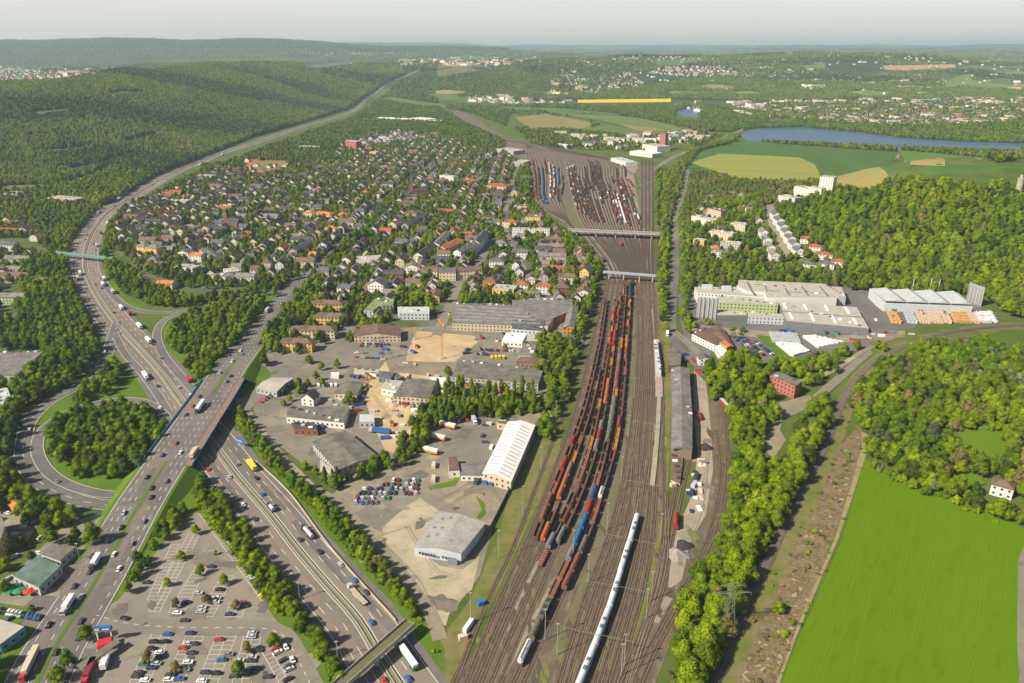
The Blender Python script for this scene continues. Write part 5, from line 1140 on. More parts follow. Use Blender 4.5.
def lorry(x, y, hd, cab, box, label, L=16, flat=False, tank=False, z=.25, stripe=None, cat='lorry'):
    m = lorry_parts(cab, box, L, flat, tank); o = thing('lorry', None, label, cat, None, loc=(x, y, z), rz=hd)
    c = link('cab', m[0], o); link('windscreen', m[1], c); t_ = link('trailer', m[2], o); link('chassis', m[3], o)
    if stripe: b = MB(); b.box(-L / 2 - .02, -1.3, 1.1, L / 2 - 2.72, 1.3, 2.6, paint(stripe)); b.build('side_panel', t_)
    return o
def on(path, t, x, y, dirn, z=0):
    p = at(*T(t, x, y), z); d, off, S, q = path.near(p); f = Vector((-S.y, S.x, 0)) * dirn
    zz = q.z + .24 if path.raised else float(H(p.x, p.y)) + .3
    return p.x, p.y, math.atan2(f.y, f.x), zz
for t_, x, y, d_, cab, box, lb, L in (
 ('T5', 320, 375, 1, 'white', 'white', 'white lorry just below the motorway footbridge on the left lanes', 13), ('T5', 311, 395, 1, 'dark', 'silver', 'grey lorry behind another below the motorway footbridge', 13), ('T5', 416, 397, -1, 'dark', 'white', 'white lorry followed closely by a second on the right lanes', 12),
 ('T5', 411, 418, -1, 'dark', 'white', 'second white lorry following closely on the right lanes', 14), ('T5', 451, 447, -1, 'silver', 'silver', 'pale silver lorry where the slip road leaves the motorway', 14), ('T5', 484, 511, -1, 'dark', 'white', 'white lorry between slip roads above the red van', 14),
 ('T5', 557, 584, -1, 'silver', 'white', 'white lorry beside the ramp triangle of grass', 15), ('T5', 592, 641, -1, 'dark', 'white', 'white lorry nearest the grassy slip road corner', 15), ('T5', 386, 264, -1, 'dark', 'white', 'small white lorry just above the motorway footbridge', 10),
 ('T5', 405, 213, -1, 'red', 'red', 'red lorry above the motorway footbridge', 11), ('T5', 520, 537, -1, 'red', 'darkred', 'short red lorry between white lorries on the motorway', 8), ('T5', 475, 76, 1, 'white', 'white', 'white lorry on the motorway bend farthest left lanes', 16),
 ('T5', 430, 175, -1, 'white', 'white', 'white lorry on the right lanes of the motorway bend', 12), ('T5', 393, 132, 1, 'white', 'silver', 'silver lorry on the outer side of the motorway bend', 11), ('B1', 582, 147, 1, 'silver', 'white', 'white lorry approaching the main road bridge beside the ramp', 15),
 ('B1', 755, 162, -1, 'darkred', 'red', 'dark red lorry just past the main road bridge', 10), ('B1', 1006, 503, -1, 'yellow', 'yellow', 'yellow lorry below the blue motorway sign', 14), ('T1', 800, 540, 1, 'white', 'white', 'white lorry far up the wooded motorway', 16), ('T1', 890, 498, 1, 'white', 'white', 'white lorry far up by the hillside woods', 16),
 ('B6', 205, 85, -1, 'dark', 'silver', 'silver tanker lorry on the motorway under the noise wall', 13), ('B6', 402, 332, -1, 'silver', 'beige', 'flatbed lorry with grey blue cab on the motorway', 17), ('B6', 600, 580, -1, 'green', 'white', 'green lorry with white roof beside the concrete overbridge', 17),
 ('B6', 60, -10, -1, 'dark', 'silver', 'grey lorry behind the silver tanker', 8)):
    X, Y, hd, z = on(mway, t_, x, y, d_, 1.5 if L > 12 else 1)
    lorry(X, Y, hd, cab, box, lb, L, flat='flatbed' in lb, tank='tanker' in lb, z=z, stripe='green' if 'green' in lb else None)
for t_, x, y, d_, cab, box, lb, L, zz in (('B1', 800, 270, 1, 'dark', 'white', 'long white lorry crossing the main road bridge', 17, 7.5), ('B1', 778, 456, -1, 'beige', 'beige', 'beige box lorry on the main road bridge', 12, 6.5),
 ('C1', 374, 250, 1, 'silver', 'white', 'white lorry waiting beside the restaurant lot', 12, 2), ('B5', 378, 205, 1, 'dark', 'white', 'white lorry passing the restaurant', 11, 2), ('C1', 163, 575, 1, 'red', 'beige', 'very long beige trailer with bright red cab', 18.5, 2),
 ('T6', 46, 520, -1, 'white', 'silver', 'pale box lorry on the avenue beside the trees', 12, 2)):
    X, Y, hd, z = on(mroad, t_, x, y, d_, zz); lorry(X, Y, hd, cab, box, lb, L, z=z)
def free(t_, x, y, dx, dy):
    a, b = at(*T(t_, x, y)), at(*T(t_, x + dx, y + dy)); d = b - a; return a.x, a.y, math.atan2(d.y, d.x)
for t_, x, y, dx, dy, cab, box, st_, lb, L in (('C7', 553, 168, -8, -2, 'orange', 'white', 'orange', 'lowest orange and white trailer on the depot lot', 15), ('C7', 592, 98, -8, -2, 'orange', 'white', 'orange', 'middle orange and white trailer on the depot lot', 15),
 ('C7', 646, 38, -8, -2, 'orange', 'white', 'orange', 'topmost orange and white trailer on the depot lot', 15), ('C7', 308, 68, -8, -1, 'silver', 'blue', None, 'blue lorry in the trades yard', 16), ('C7', 790, 15, 4, 8, 'white', 'silver', None, 'white lorry standing at the depot trees', 9),
 ('A6', 622, 612, 0, 6, 'white', 'white', None, 'white lorry on the lane beside the railway verge', 8), ('C1', 500, 640, -4, 9, 'red', 'brown' if 0 else 'darkred', None, 'red transporter lorry below the blue roof sign', 13), ('C1', 588, 590, 3, -8, 'silver', 'white', None, 'small white lorry below the blue roof sign', 7),
 ('T8', 432, 560, -5, -8, 'white', 'white', 'red', 'red and white lorry at the silver roofed hall', 14), ('T8', 466, 580, -5, -8, 'dark', 'white', 'red', 'second red and white lorry at the silver roofed hall', 10), ('T8', 590, 617, -8, 1, 'white', 'white', None, 'white lorry right of the factory gate', 9), ('T8', 370, 630, 6, -2, 'white', 'white', None, 'white lorry at the factory gate corner', 10)):
    X, Y, hd = free(t_, x, y, dx, dy); lorry(X, Y, hd, cab, box, lb, L, stripe=st_)
# cars traced one by one
for s in ('450,42 dark;380,190 silver;500,170 black;312,240 purple;482,218 white;476,240 silver;265,300 white;402,270 silver;395,292 silver;630,245 darkred;636,260 dark;555,307 navy;305,342 dark;210,418 blue;335,412 navy;135,460 black;195,460 black;495,447 red;320,472 silver;356,472 dark;296,494 red;342,522 dark;680,412 silver;674,432 silver;122,498 black;166,520 white;172,542 dark;550,530 grey;510,560 blue;76,585 green;146,582 silver;120,605 navy;325,575 white;305,602 silver;308,618 grey;225,645 dark;610,566 silver;672,566 dark;680,546 silver;712,508 dark;50,632 dark;36,652 dark;86,674 white;216,670 white;276,666 blue;420,630 dark;480,635 black;400,678 white;580,652 dark;650,636 navy;700,610 dark;766,654 dark;740,206 yellow;675,102 silver;692,127 dark;718,162 black;95,130 dark').split(';'):
    q, c = s.split(); x, y = map(float, q.split(',')); X, Y, hd = free('C2', x, y, 10, 0 if x < 660 or y > 240 else 4)
    car(X, Y, hd + rnd.choice((0, math.pi)) + rnd.uniform(-.05, .05), c, 'parked in the big car park', group='cars in the big car park')
for s in ('810,502 red;820,520 white;852,562 dark;882,596 dark;886,614 silver;878,670 black').split(';'):
    q, c = s.split(); x, y = map(float, q.split(',')); X, Y, hd = free('C2', x, y, 10, -5); car(X, Y, hd, c, 'parked along the angled corner row', group='cars in the big car park')
for i in range(11): X, Y, hd = free('C1', 8 + i * 21, 288 + i * 4, -6, 10); car(X, Y, hd, rnd.choice(('navy', 'white', 'dark', 'silver', 'blue', 'black')), 'standing in the dealer row', group='cars at the showroom')
for s in ('C1 20,122 white;C1 52,106 silver;C3 55,368 white;C3 265,407 silver;C3 228,425 white;C3 280,535 silver;C3 200,600 dark;C3 100,665 silver;C3 265,642 white;C3 455,540 silver;C1 10,66 dark;C3 480,370 dark;C3 400,405 dark;C3 440,365 grey;C1 60,330 dark;C3 20,285 black').split(';'):
    t_, q, c = s.split(); x, y = map(float, q.split(',')); X, Y, hd = free(t_, x, y, 8, -5); car(X, Y, hd + rnd.choice((0, 1.6)), c, 'parked around the restaurant lot')
for s in ('C3 170,472 silver;C3 115,525 silver;C3 235,398 orange').split(';'):
    t_, q, c = s.split(); x, y = map(float, q.split(',')); X, Y, hd = free(t_, x, y, 8, 0); car(X, Y, hd, c, 'parked behind the left edge house', 'van')
def lot(t_, x0, y0, x1, y1, n, dx, dy, where, cols='dark navy silver white black grey blue red'.split(), kind='car', skip=.1):
    for i in range(n):
        if rnd.random() < skip: continue
        u = i / max(1, n - 1); X, Y, hd = free(t_, x0 + (x1 - x0) * u, y0 + (y1 - y0) * u, dx, dy); car(X, Y, hd + rnd.choice((0, math.pi)), rnd.choice(cols), where, kind)
FL = 'parked in the factory lot'
lot('C8', 282, 350, 372, 435, 13, 10, -2, FL); lot('C8', 300, 348, 392, 435, 13, 10, -2, FL); lot('C8', 330, 350, 428, 440, 13, 10, -2, FL); lot('C8', 385, 368, 478, 438, 12, 10, -2, FL)
lot('C6', 520, 320, 585, 322, 3, 2, 8, 'parked by the white market hall'); lot('C6', 570, 326, 720, 328, 9, 2, 8, 'parked by the white market hall'); lot('C6', 498, 350, 580, 354, 5, 2, 8, 'parked by the white market hall'); lot('C6', 588, 372, 662, 376, 4, 2, 8, 'parked below the market hall', ['yellow'], 'van', 0)
lot('C5', 560, 28, 740, 34, 8, 1, 8, 'parked at the brown roofed supermarket'); lot('C5', 555, 44, 720, 46, 6, 1, 8, 'parked at the brown roofed supermarket', skip=.3); lot('C5', 525, 92, 690, 95, 4, 8, 0, 'parked at the brown roofed supermarket', skip=.2); lot('C5', 525, 122, 670, 130, 5, 8, 0, 'parked at the brown roofed supermarket', skip=.2)
lot('C5', 265, 318, 380, 316, 5, 2, 8, 'parked at the trades yard gate', 'dark white'.split(), 'van', 0)
p_ = pts('C7 165,400 215,350 330,320 420,300 520,292 528,320 515,370 470,390 380,390 340,415 240,450 175,440'); Q = [at(*q) for q in p_]; n_ = 0
xs = [q.x for q in Q]; ys2 = [q.y for q in Q]; y = min(ys2)
while y < max(ys2):
    x = min(xs)
    while x < max(xs):
        X, Y = x + rnd.uniform(-.6, .6), y + rnd.uniform(-.5, .5)
        if pip(X, Y, [(q.x, q.y) for q in Q]) and rnd.random() < .9 and n_ < 85: car(X, Y, 1.9 + rnd.uniform(-.35, .35), rnd.choice('red white silver dark blue grey navy green black silver white darkred'.split()), 'dumped among the scrap cars', z=.2, group='scrap cars'); n_ += 1
        x += 3.1
    y += 4.9
lot('C5', 300, 470, 440, 474, 6, 2, 8, 'parked between the trades yard halls'); lot('B2', 20, 250, 60, 225, 4, 8, 3, 'parked by the striped pale roof'); lot('B2', 740, 330, 880, 320, 5, 3, 8, 'parked along the depot trees')
# moving cars
def traffic(path, a, b, n, lanes, where, z=.3):
    used = []
    for i in range(n):
        for _ in range(30):
            d = rnd.uniform(a, b); off, dr = rnd.choice(lanes); p, S = path.pos(d, off)
            q = proj(p.x, p.y, p.z)
            if -5 < q[0] < 1030 and all((p.xy - u).length > 9 for u in used): break
        used.append(p.xy); f = Vector((-S.y, S.x, 0)) * dr; zz = (p.z if path.raised else float(H(p.x, p.y))) + z
        car(p.x, p.y, math.atan2(f.y, f.x), rnd.choice('white silver dark black navy grey white silver dark red blue black'.split()), where, z=zz)
mf = mway.near(at(132, 197))[0]; mn = mway.near(at(402, 690))[0]
ml = [(4.5, 1), (8.5, 1), (12.3, 1), (-4.5, -1), (-8.5, -1), (-12.3, -1)]
traffic(mway, mf, mway.near(at(200, 430))[0] - 15, 22, ml, 'driving on the upper motorway'); traffic(mway, mway.near(at(226, 462))[0], mn, 16, ml, 'driving on the lower motorway'); traffic(mway, mf - 1600, mf, 26, ml, 'driving on the wooded motorway stretch')
rl = [(1.9, 1), (5.2, 1), (8.6, 1), (-2, -1), (-5.2, -1), (-8.6, -1)]
traffic(mroad, L1 + 10, db1, 14, rl, 'driving over the main road bridge', .26); traffic(mroad, db1, mroad.len - 10, 22, rl, 'driving on the lower main road', .26); traffic(mroad, 20, L0, 14, [(1.7, 1), (-1.7, -1), (5.2, 1), (-5.2, -1)], 'driving on the town avenue', .26)
traffic(loop, 10, loop.len - 10, 2, [(1.8, 1)], 'driving round the loop road', .38); traffic(ramp_a, 60, ramp_a.len - 10, 5, [(2.2, 1), (-2.2, -1)], 'driving on the outer slip road', .35); traffic(lotroad, 5, lotroad.len - 20, 3, [(2.2, 1), (-2.2, -1)], 'driving on the car park road')
print('cars', len(CARS))
# ================================================================ railway wagons
WC = dict(rust=(.22, .10, .065), brown=(.15, .09, .065), pinkish=(.27, .15, .12), red=(.30, .05, .04), orange=(.44, .13, .05), grey=(.2, .2, .19), dark=(.06, .06, .065), blue=(.03, .16, .34), white=(.68, .68, .66), green=(.03, .26, .16), navy=(.05, .08, .18), amber=(.36, .19, .045), olive=(.15, .15, .11), yellow=(.62, .66, .03))
def wpaint(c): return mat('wagon_' + c, WC[c], tuple(q * .55 for q in WC[c]), .7, coord='obj', rough=.6, c3=tuple(min(1, q * 1.3) for q in WC[c]), scale3=2.5)
WGM = {}
def wagon_mb(ty, c, L):
    k = (ty, c, L)
    if k in WGM: return WGM[k]
    b = MB(); u = MB(); p = wpaint(c); h = L / 2 - .5
    u.box(-L / 2 + .2, -1.2, .85, L / 2 - .2, 1.2, 1.15, steel_d)
    for x in (-h + 1, -h + 2.8, h - 2.8, h - 1):
        for y in (-.8, .8): u.tube((x, y - .08, .5), (x, y + .08, .5), .48, steel_d, 7)
    if ty == 'open':
        for x0, y0, x1, y1 in ((-h, -1.45, h, -1.3), (-h, 1.3, h, 1.45), (-h, -1.299, -h + .15, 1.299), (h - .15, -1.299, h, 1.299)): b.box(x0, y0, 1.16, x1, y1, 2.9, p)
        b.box(-h + .16, -1.29, 1.16, h - .16, 1.29, 1.3 + (.9 if c in ('pinkish', 'amber') else .2), wpaint('amber' if c == 'amber' else 'brown' if c != 'pinkish' else 'rust'))
        for i in range(5): x = -h + (i + .5) * 2 * h / 5; b.box(x - .08, -1.56, 1.16, x + .08, -1.451, 2.9, p); b.box(x - .08, 1.451, 1.16, x + .08, 1.56, 2.9, p)
    elif ty == 'covered':
        n = 8; vs = []
        for x in (-h, h): vs += [(x, -1.45, 1.16), (x, -1.5, 2.9)] + [(x, -1.5 + 3 * j / n, 2.9 + 1.25 * math.sin(math.pi * j / n) ** .8) for j in range(1, n)] + [(x, 1.5, 2.9), (x, 1.45, 1.16)]
        m = len(vs) // 2; b.add(vs, [(j, j + 1, m + j + 1, m + j) for j in range(m - 1)] + [tuple(range(m - 1, -1, -1)), tuple(range(m, 2 * m))], p)
        for i in (1, 2, 3): x = -h + i * 2 * h / 4; b.box(x - .06, -1.53, 1.2, x + .06, 1.53, 2.9, wpaint('grey'))
    elif ty == 'tank':
        b.tube((-h + .6, 0, 2.5), (h - .6, 0, 2.5), 1.35, p, 12); b.tube((-h + .35, 0, 2.5), (-h + .6, 0, 2.5), 1.0, p, 12); b.tube((h - .6, 0, 2.5), (h - .35, 0, 2.5), 1.0, p, 12); b.cyl(0, 0, 3.8, 4.2, .45, .45, wpaint('grey'), 8); b.box(-h + 1.2, -.3, 3.9, h - 1.2, .3, 3.95, wpaint('grey'))
    elif ty == 'flat':
        b.box(-h, -1.35, 1.16, h, 1.35, 1.4, p)
        for i in range(6): x = -h + (i + .5) * 2 * h / 6; b.box(x - .5, -1.1, 1.41, x + .5, 1.1, 1.75, wpaint('rust'))
    else:
        b.box(-h, -1.4, 2.3, h, 1.4, 3.6, p, top=1.0); b.box(-h + .6, -1, 1.16, h - .6, 1, 2.3, p, top=1.06)
        for i in range(3): x = -h + (i + .5) * 2 * h / 3; b.box(x - 1.3, -.9, 3.61, x + 1.3, .9, 3.72, wpaint('dark'))
    WGM[k] = [b, u, None]; return WGM[k]
WLAB = dict(open='open wagon', covered='covered wagon', tank='tank wagon', flat='flat wagon', hopper='hopper wagon'); WG = []
def wagon(x, y, hd, ty, c, L, where): WG.append((x, y, hd, ty, c, L, where))
def train(path, a, b, seq, where, lens=(12, 14, 15), gap=1.0):
    """wagons from distance a to b; seq(px_y) -> (type, colour)"""
    d = a
    while True:
        L = rnd.choice(lens); d2 = d + L
        if d2 > b: break
        p, S = path.pos(d + L / 2); q = proj(p.x, p.y, 1); r = seq(float(q[1]))
        if r and not (where == 'in the upper yard' and rnd.random() < .1): wagon(p.x, p.y, math.atan2(-S.x * -1, -S.y) + 0 if False else math.atan2(S.x, -S.y), r[0], r[1], L, where)
        d = d2 + gap
def yd(p, y):  # distance along a track at a row of the photograph
    qs = [float(proj(v.x, v.y, 0)[1]) for v in p.P]; k = min(range(len(qs)), key=lambda i: abs(qs[i] - y)); return p.L[k]
def seqf(tab, deflt):
    def f(y):
        for y0, y1, r in tab:
            if y0 <= y < y1: return r if isinstance(r, tuple) or r is None else rnd.choice(r)
        return rnd.choice(deflt)
    return f
OB = [('open', 'brown'), ('open', 'rust'), ('open', 'brown'), ('open', 'dark')]; MIX = OB + [('covered', 'red'), ('covered', 'rust'), ('open', 'amber'), ('open', 'red'), ('covered', 'grey'), ('hopper', 'brown'), ('open', 'pinkish')]
RDC = [('covered', 'red'), ('covered', 'rust'), ('open', 'pinkish'), ('open', 'red')]; AMB = [('open', 'amber'), ('open', 'amber'), ('open', 'rust'), ('covered', 'orange')]; PK = [('open', 'pinkish'), ('flat', 'pinkish'), ('open', 'brown')]
for k, y0, y1, tab, de, wh in (
 ('A', 300, 541, [(300, 400, OB), (400, 425, [('covered', 'grey'), ('open', 'rust')]), (436, 444, ('covered', 'red')), (444, 462, OB), (462, 515, RDC), (515, 530, ('covered', 'rust')), (530, 560, ('open', 'brown'))], OB, 'on the outermost loaded siding'),
 ('B', 372, 546, [(372, 450, OB + PK), (450, 462, ('open', 'amber')), (462, 478, ('covered', 'pinkish')), (478, 497, ('covered', 'orange')), (497, 512, ('flat', 'grey')), (512, 525, OB), (525, 560, ('covered', 'orange'))], OB, 'on the second loaded siding'),
 ('C', 300, 582, [(300, 345, RDC + AMB), (345, 400, OB), (385, 396, ('covered', 'orange')), (400, 445, AMB + OB), (445, 500, PK), (500, 530, OB), (530, 550, ('covered', 'grey')), (550, 600, ('flat', 'pinkish'))], OB, 'on the third loaded siding'),
 ('D', 296, 570, [(296, 330, RDC), (330, 350, ('covered', 'red')), (350, 400, AMB), (388, 402, ('covered', 'orange')), (402, 420, OB), (420, 431, ('covered', 'grey')), (431, 440, ('covered', 'red')), (440, 452, ('covered', 'grey')), (452, 495, PK), (495, 525, OB), (525, 545, ('tank', 'grey')), (545, 600, ('flat', 'amber'))], MIX, 'on the fourth loaded siding'),
 ('E', 286, 700, [(286, 340, OB), (340, 395, [('covered', 'rust'), ('covered', 'red'), ('open', 'amber'), ('covered', 'pinkish')]), (395, 402, ('covered', 'green')), (402, 440, ('covered', 'olive')), (440, 470, OB), (470, 495, ('open', 'pinkish')), (495, 503, ('covered', 'navy')), (503, 518, ('covered', 'red')), (518, 528, ('covered', 'blue')), (528, 541, ('covered', 'blue')), (541, 560, ('covered', 'grey')), (560, 596, ('open', 'pinkish')), (596, 628, ('hopper', 'olive')), (628, 640, ('covered', 'olive')), (640, 664, ('tank', 'white')), (664, 720, ('covered', 'rust'))], MIX, 'on the fifth loaded siding'),
 ('F', 286, 606, [(286, 300, ('covered', 'dark')), (300, 340, AMB + OB), (340, 352, ('covered', 'orange')), (352, 380, RDC), (380, 418, OB), (418, 432, ('covered', 'red')), (432, 490, AMB + OB), (490, 502, ('tank', 'white')), (502, 530, ('open', 'pinkish')), (530, 545, ('open', 'brown')), (545, 556, ('covered', 'olive')), (556, 592, ('covered', 'rust')), (592, 620, ('open', 'brown'))], MIX, 'on the innermost loaded siding')):
    p = TR[k]; train(p, yd(p, y0), yd(p, y1), seqf(tab, de), wh)
p = TR['Y']; d_ = yd(p, 399); q, S = p.pos(d_); wagon(q.x, q.y, math.atan2(S.x, -S.y), 'tank', 'yellow', 12, 'alone at the edge of the yard')
q = at(*T('A4', 260, 480)); wagon(q.x, q.y, 1.35, 'covered', 'red', 13, 'alone beside the sandy track')
q = at(*T('A8', 160, 555)); wagon(q.x, q.y, 1.57, 'open', 'darkred' if 0 else 'red', 12, 'in the shadow of the goods shed')
q = at(*T('A6', 398, 285)); wagon(q.x, q.y, 1.5, 'covered', 'dark', 12, 'just below the railway footbridge')
q = at(*T('A6', 322, 35)); wagon(q.x, q.y, 1.9, 'covered', 'orange', 12, 'between the yard bridges')
q = at(*T('T7', 433, 262)); wagon(q.x, q.y, 1.9, 'covered', 'red', 12, 'below the yard road bridge')
BW = [('covered', 'white'), ('covered', 'white'), ('covered', 'grey')]; BL = [('covered', 'blue'), ('covered', 'navy')]; CM = MIX + OB + [('covered', 'navy'), ('covered', 'white'), ('covered', 'grey'), ('covered', 'rust')]
for L_, i, y0, y1, de in ((FAN1, 0, 172, 198, CM), (FAN1, 1, 160, 202, RDC), (FAN1, 2, 168, 204, OB), (FAN1, 3, 168, 204, BL), (FAN1, 4, 158, 168, RDC), (FAN1, 5, 164, 200, BW), (FAN1, 6, 166, 196, BW + RDC), (FAN1, 7, 168, 186, BL), (FAN1, 7, 190, 203, OB), (FAN1, 8, 184, 196, CM),
 (FAN2, 0, 168, 210, CM), (FAN2, 1, 168, 214, CM), (FAN2, 2, 166, 218, CM), (FAN2, 3, 176, 220, CM), (FAN2, 4, 190, 222, OB), (FAN2, 5, 186, 224, OB), (FAN2, 6, 168, 190, OB), (FAN2, 7, 200, 225, OB), (FAN2, 8, 160, 182, OB), (FAN2, 9, 162, 205, OB), (FAN2, 10, 165, 196, OB), (FAN2, 11, 162, 200, OB), (FAN2, 12, 190, 224, CM), (FAN2, 13, 195, 226, CM), (FAN2, 14, 190, 220, RDC + BW),
 (FAN2, 15, 195, 226, BW), (FAN2, 16, 178, 200, RDC), (FAN2, 16, 208, 228, RDC), (FAN2, 17, 186, 215, CM), (FAN2, 18, 180, 198, RDC), (FAN2, 19, 212, 226, CM), (FAN2, 20, 214, 222, BW)):
    p = L_[i]; train(p, yd(p, y0), yd(p, y1), seqf([], de), 'in the upper yard')
for i in range(21):
    p = FAN2[i]; y0 = rnd.uniform(166, 205); train(p, yd(p, y0), yd(p, y0 + rnd.uniform(8, 20)), seqf([], OB if i % 3 else CM), 'in the upper yard')
for i in (0, 2, 4, 6, 8): p = FAN1[i]; y0 = rnd.uniform(162, 190); train(p, yd(p, y0), yd(p, y0 + 12), seqf([], OB), 'in the upper yard')
for x_, y_ in ((729, 345), (738, 355), (748, 368), (756, 380), (740, 405), (748, 420), (757, 432), (730, 385)): q = at(*T('A7', x_, y_)); wagon(q.x, q.y, 1.75, 'open', 'red', 13, 'beside the upper yard')
WG.sort(key=lambda g: math.hypot(g[0], g[1])); print('wagons', len(WG)); far_w = MB()
for i, (x, y, hd, ty, c, L, wh) in enumerate(WG):
    g = wagon_mb(ty, c, L)
    if i < 298:
        cn = {'amber': 'amber loaded', 'rust': 'rusty', 'pinkish': 'pinkish'}.get(c, c)
        if g[2] is None: g[2] = (g[0].mesh('body'), g[1].mesh('underframe'))
        o = thing('freight_wagon', None, '%s %s %s' % (cn, WLAB[ty], wh), 'freight wagon', 'freight wagons', loc=(x, y, .35), rz=hd); link('body', g[2][0], o); link('underframe', g[2][1], o)
    else: far_w.merge(g[0], Matrix.Translation((x, y, .35)) @ Matrix.Rotation(hd, 4, 'Z'))
far_w.build('distant_wagons', kind='stuff', label='freight wagons crowding the far tracks of the upper yard')
# passenger train
tp_ = TR['pass']; root = thing('passenger_train', None, 'long pale grey passenger train curving down the middle tracks', 'train', loc=tp_.pos(tp_.near(at(637, 519))[0])[0])
wt = mat('coach_white', (.62, .66, .70), (.52, .56, .6), .2, coord='obj', rough=.4); cb = MB(); h = 12.9; n = 8; vs = []
for x in (-h, h): vs += [(x, -1.42, .9), (x, -1.45, 2.9)] + [(x, -1.45 + 2.9 * j / n, 2.9 + 1.05 * math.sin(math.pi * j / n) ** .7) for j in range(1, n)] + [(x, 1.45, 2.9), (x, 1.42, .9)]
m_ = len(vs) // 2; cb.add(vs, [(j, j + 1, m_ + j + 1, m_ + j) for j in range(m_ - 1)] + [tuple(range(m_ - 1, -1, -1)), tuple(range(m_, 2 * m_))], wt)
cm = cb.mesh('carriage'); wb2 = MB(); wb2.box(-h + .8, -1.47, 1.9, h - .8, -1.4, 2.6, glass); wb2.box(-h + .8, 1.4, 1.9, h - .8, 1.47, 2.6, glass); wbm = wb2.mesh('window_band')
rb = MB(); rb.box(-4, -.6, 3.9, -2, .6, 4.15, W['dark']); rb.box(1, -.6, 3.9, 3.5, .6, 4.15, W['dark']); rbm = rb.mesh('roof_equipment'); ub = MB(); ub.box(-h + .3, -1.2, .35, h - .3, 1.2, .88, steel_d); ubm = ub.mesh('underframe')
d0 = tp_.near(at(637, 519))[0]
for i in range(9):
    if d0 + 13 + i * 26.6 > tp_.len: break
    p, S = tp_.pos(d0 + 13 + i * 26.6); a_ = math.atan2(S.x, -S.y); c = link('carriage', cm, root, loc=p - root.location + Vector((0, 0, .35)), rz=a_); link('window_band', wbm, c); link('underframe', ubm, c)
    link('roof_equipment', rbm, c)
q = at(*T('A8', 310, 490)); o = thing('railcar', None, 'short red and white railcar at the end of its siding', 'railcar', loc=q, rz=1.72)
mb = MB(); mb.box(-7, -1.4, .9, 7, 1.4, 3.4, paint('red'), top=.99); mb.build('body', o); mb = MB(); mb.box(-6.9, -1.3, 3.41, 6.9, 1.3, 3.7, paint('silver'), top=.96); mb.build('roof', o); mb = MB(); mb.box(-6.5, -1.45, 2, 6.5, 1.45, 2.8, glass); mb.build('windows', o)
# ================================================================ bridges, masts, pylon, cranes, signs
def span(name, label, a, b, w_, h_, th, md, rail, railh=1.2, piers=(.25, .5, .75), ra=None):
    A, B = at(*a, h_), at(*b, h_); d = (B - A); L = d.length; root = thing(name, None, label, 'bridge', loc=(A.x, A.y, 0), rz=math.atan2(d.y, d.x))
    mb = MB(); mb.box(0, -w_ / 2, h_ - th, L, w_ / 2, h_, md); mb.build('deck', root)
    for s in (-1, 1): mb = MB(); mb.box(0, s * (w_ / 2 + .15) - .12, h_ - th * .8, L, s * (w_ / 2 + .15) + .12, h_ + railh, rail); mb.build('railing', root)
    for t_ in piers: mb = MB(); mb.box(L * t_ - .6, -w_ * .35, 0, L * t_ + .6, w_ * .35, h_ - th, concr); mb.build('pier', root)
    return root, L
green_r = mat('green_bridge', (.15, .28, .24), rough=.7)
span('footbridge', 'pale green footbridge across the motorway bend', (55, 252.5), (112, 258.5), 3.2, 6.5, 1.2, concr, green_r, 1.6, (.5,))
yr, yL = span('road_bridge', 'long concrete road bridge over the upper rail yard', (563, 229.5), (660, 233.5), 11, 8, 1.6, asph_l, concr, .9, (.15, .35, .55, .75, .92))
span('footbridge', 'steel blue footbridge over the tracks', (603, 272), (655.5, 276), 2.6, 8, 1.0, mat('blue_grey_steel', (.30, .36, .42)), mat('blue_grey_steel', (0, 0, 0)), 1.5, (.12, .4, .7, .95))
ob, oL = span('overbridge', 'narrow concrete overbridge with grass crossing the lower motorway', (334, 690), (411, 622), 5, 6, 1.2, concr, concr, 1.3, (.5,))
mb = MB(); mb.box(.5, -2.1, 6.01, oL - .5, 2.1, 6.2, mat('bridge_turf', (.16, .14, .09), (.11, .13, .05), .3)); mb.build('turf', ob)
mast_m = mat('mast_steel', (.30, .30, .27), rough=.6)
def mast(px, py, h=17, label='slim yard light mast', dbl=True):
    p = at(px, py); o = thing('light_mast', None, label, 'light mast', 'rail yard light masts', loc=p)
    mb = MB(); mb.cyl(0, 0, 0, h, .2, .12, mast_m, 6); mb.build('pole', o); mb = MB(); mb.box(-.8, -.2, h + .01, .8, .2, h + .4, mast_m); mb.build('lamp_head', o)
for q in ((471, 623), (557, 655), (523, 512), (541, 471), (499, 558), (556, 423), (564, 387), (570, 354), (588, 583), (607, 530), (621, 481), (660, 541), (634, 399), (628, 438), (659, 400), (656, 453), (651, 601), (646, 619), (621, 676), (624, 666), (573, 558), (545, 640)): mast(*q)
for q in ((382.5, 535),): mast(*q, h=12, label='single lamp post on the gravel of the depot lot')
for q in ((338, 660), (300, 600), (262, 500), (150, 420), (105, 300), (80, 560), (120, 510)): mast(*q, h=10, label='slim lamp post beside the roads')
gan = mat('gantry_steel', (.20, .20, .18), rough=.7)
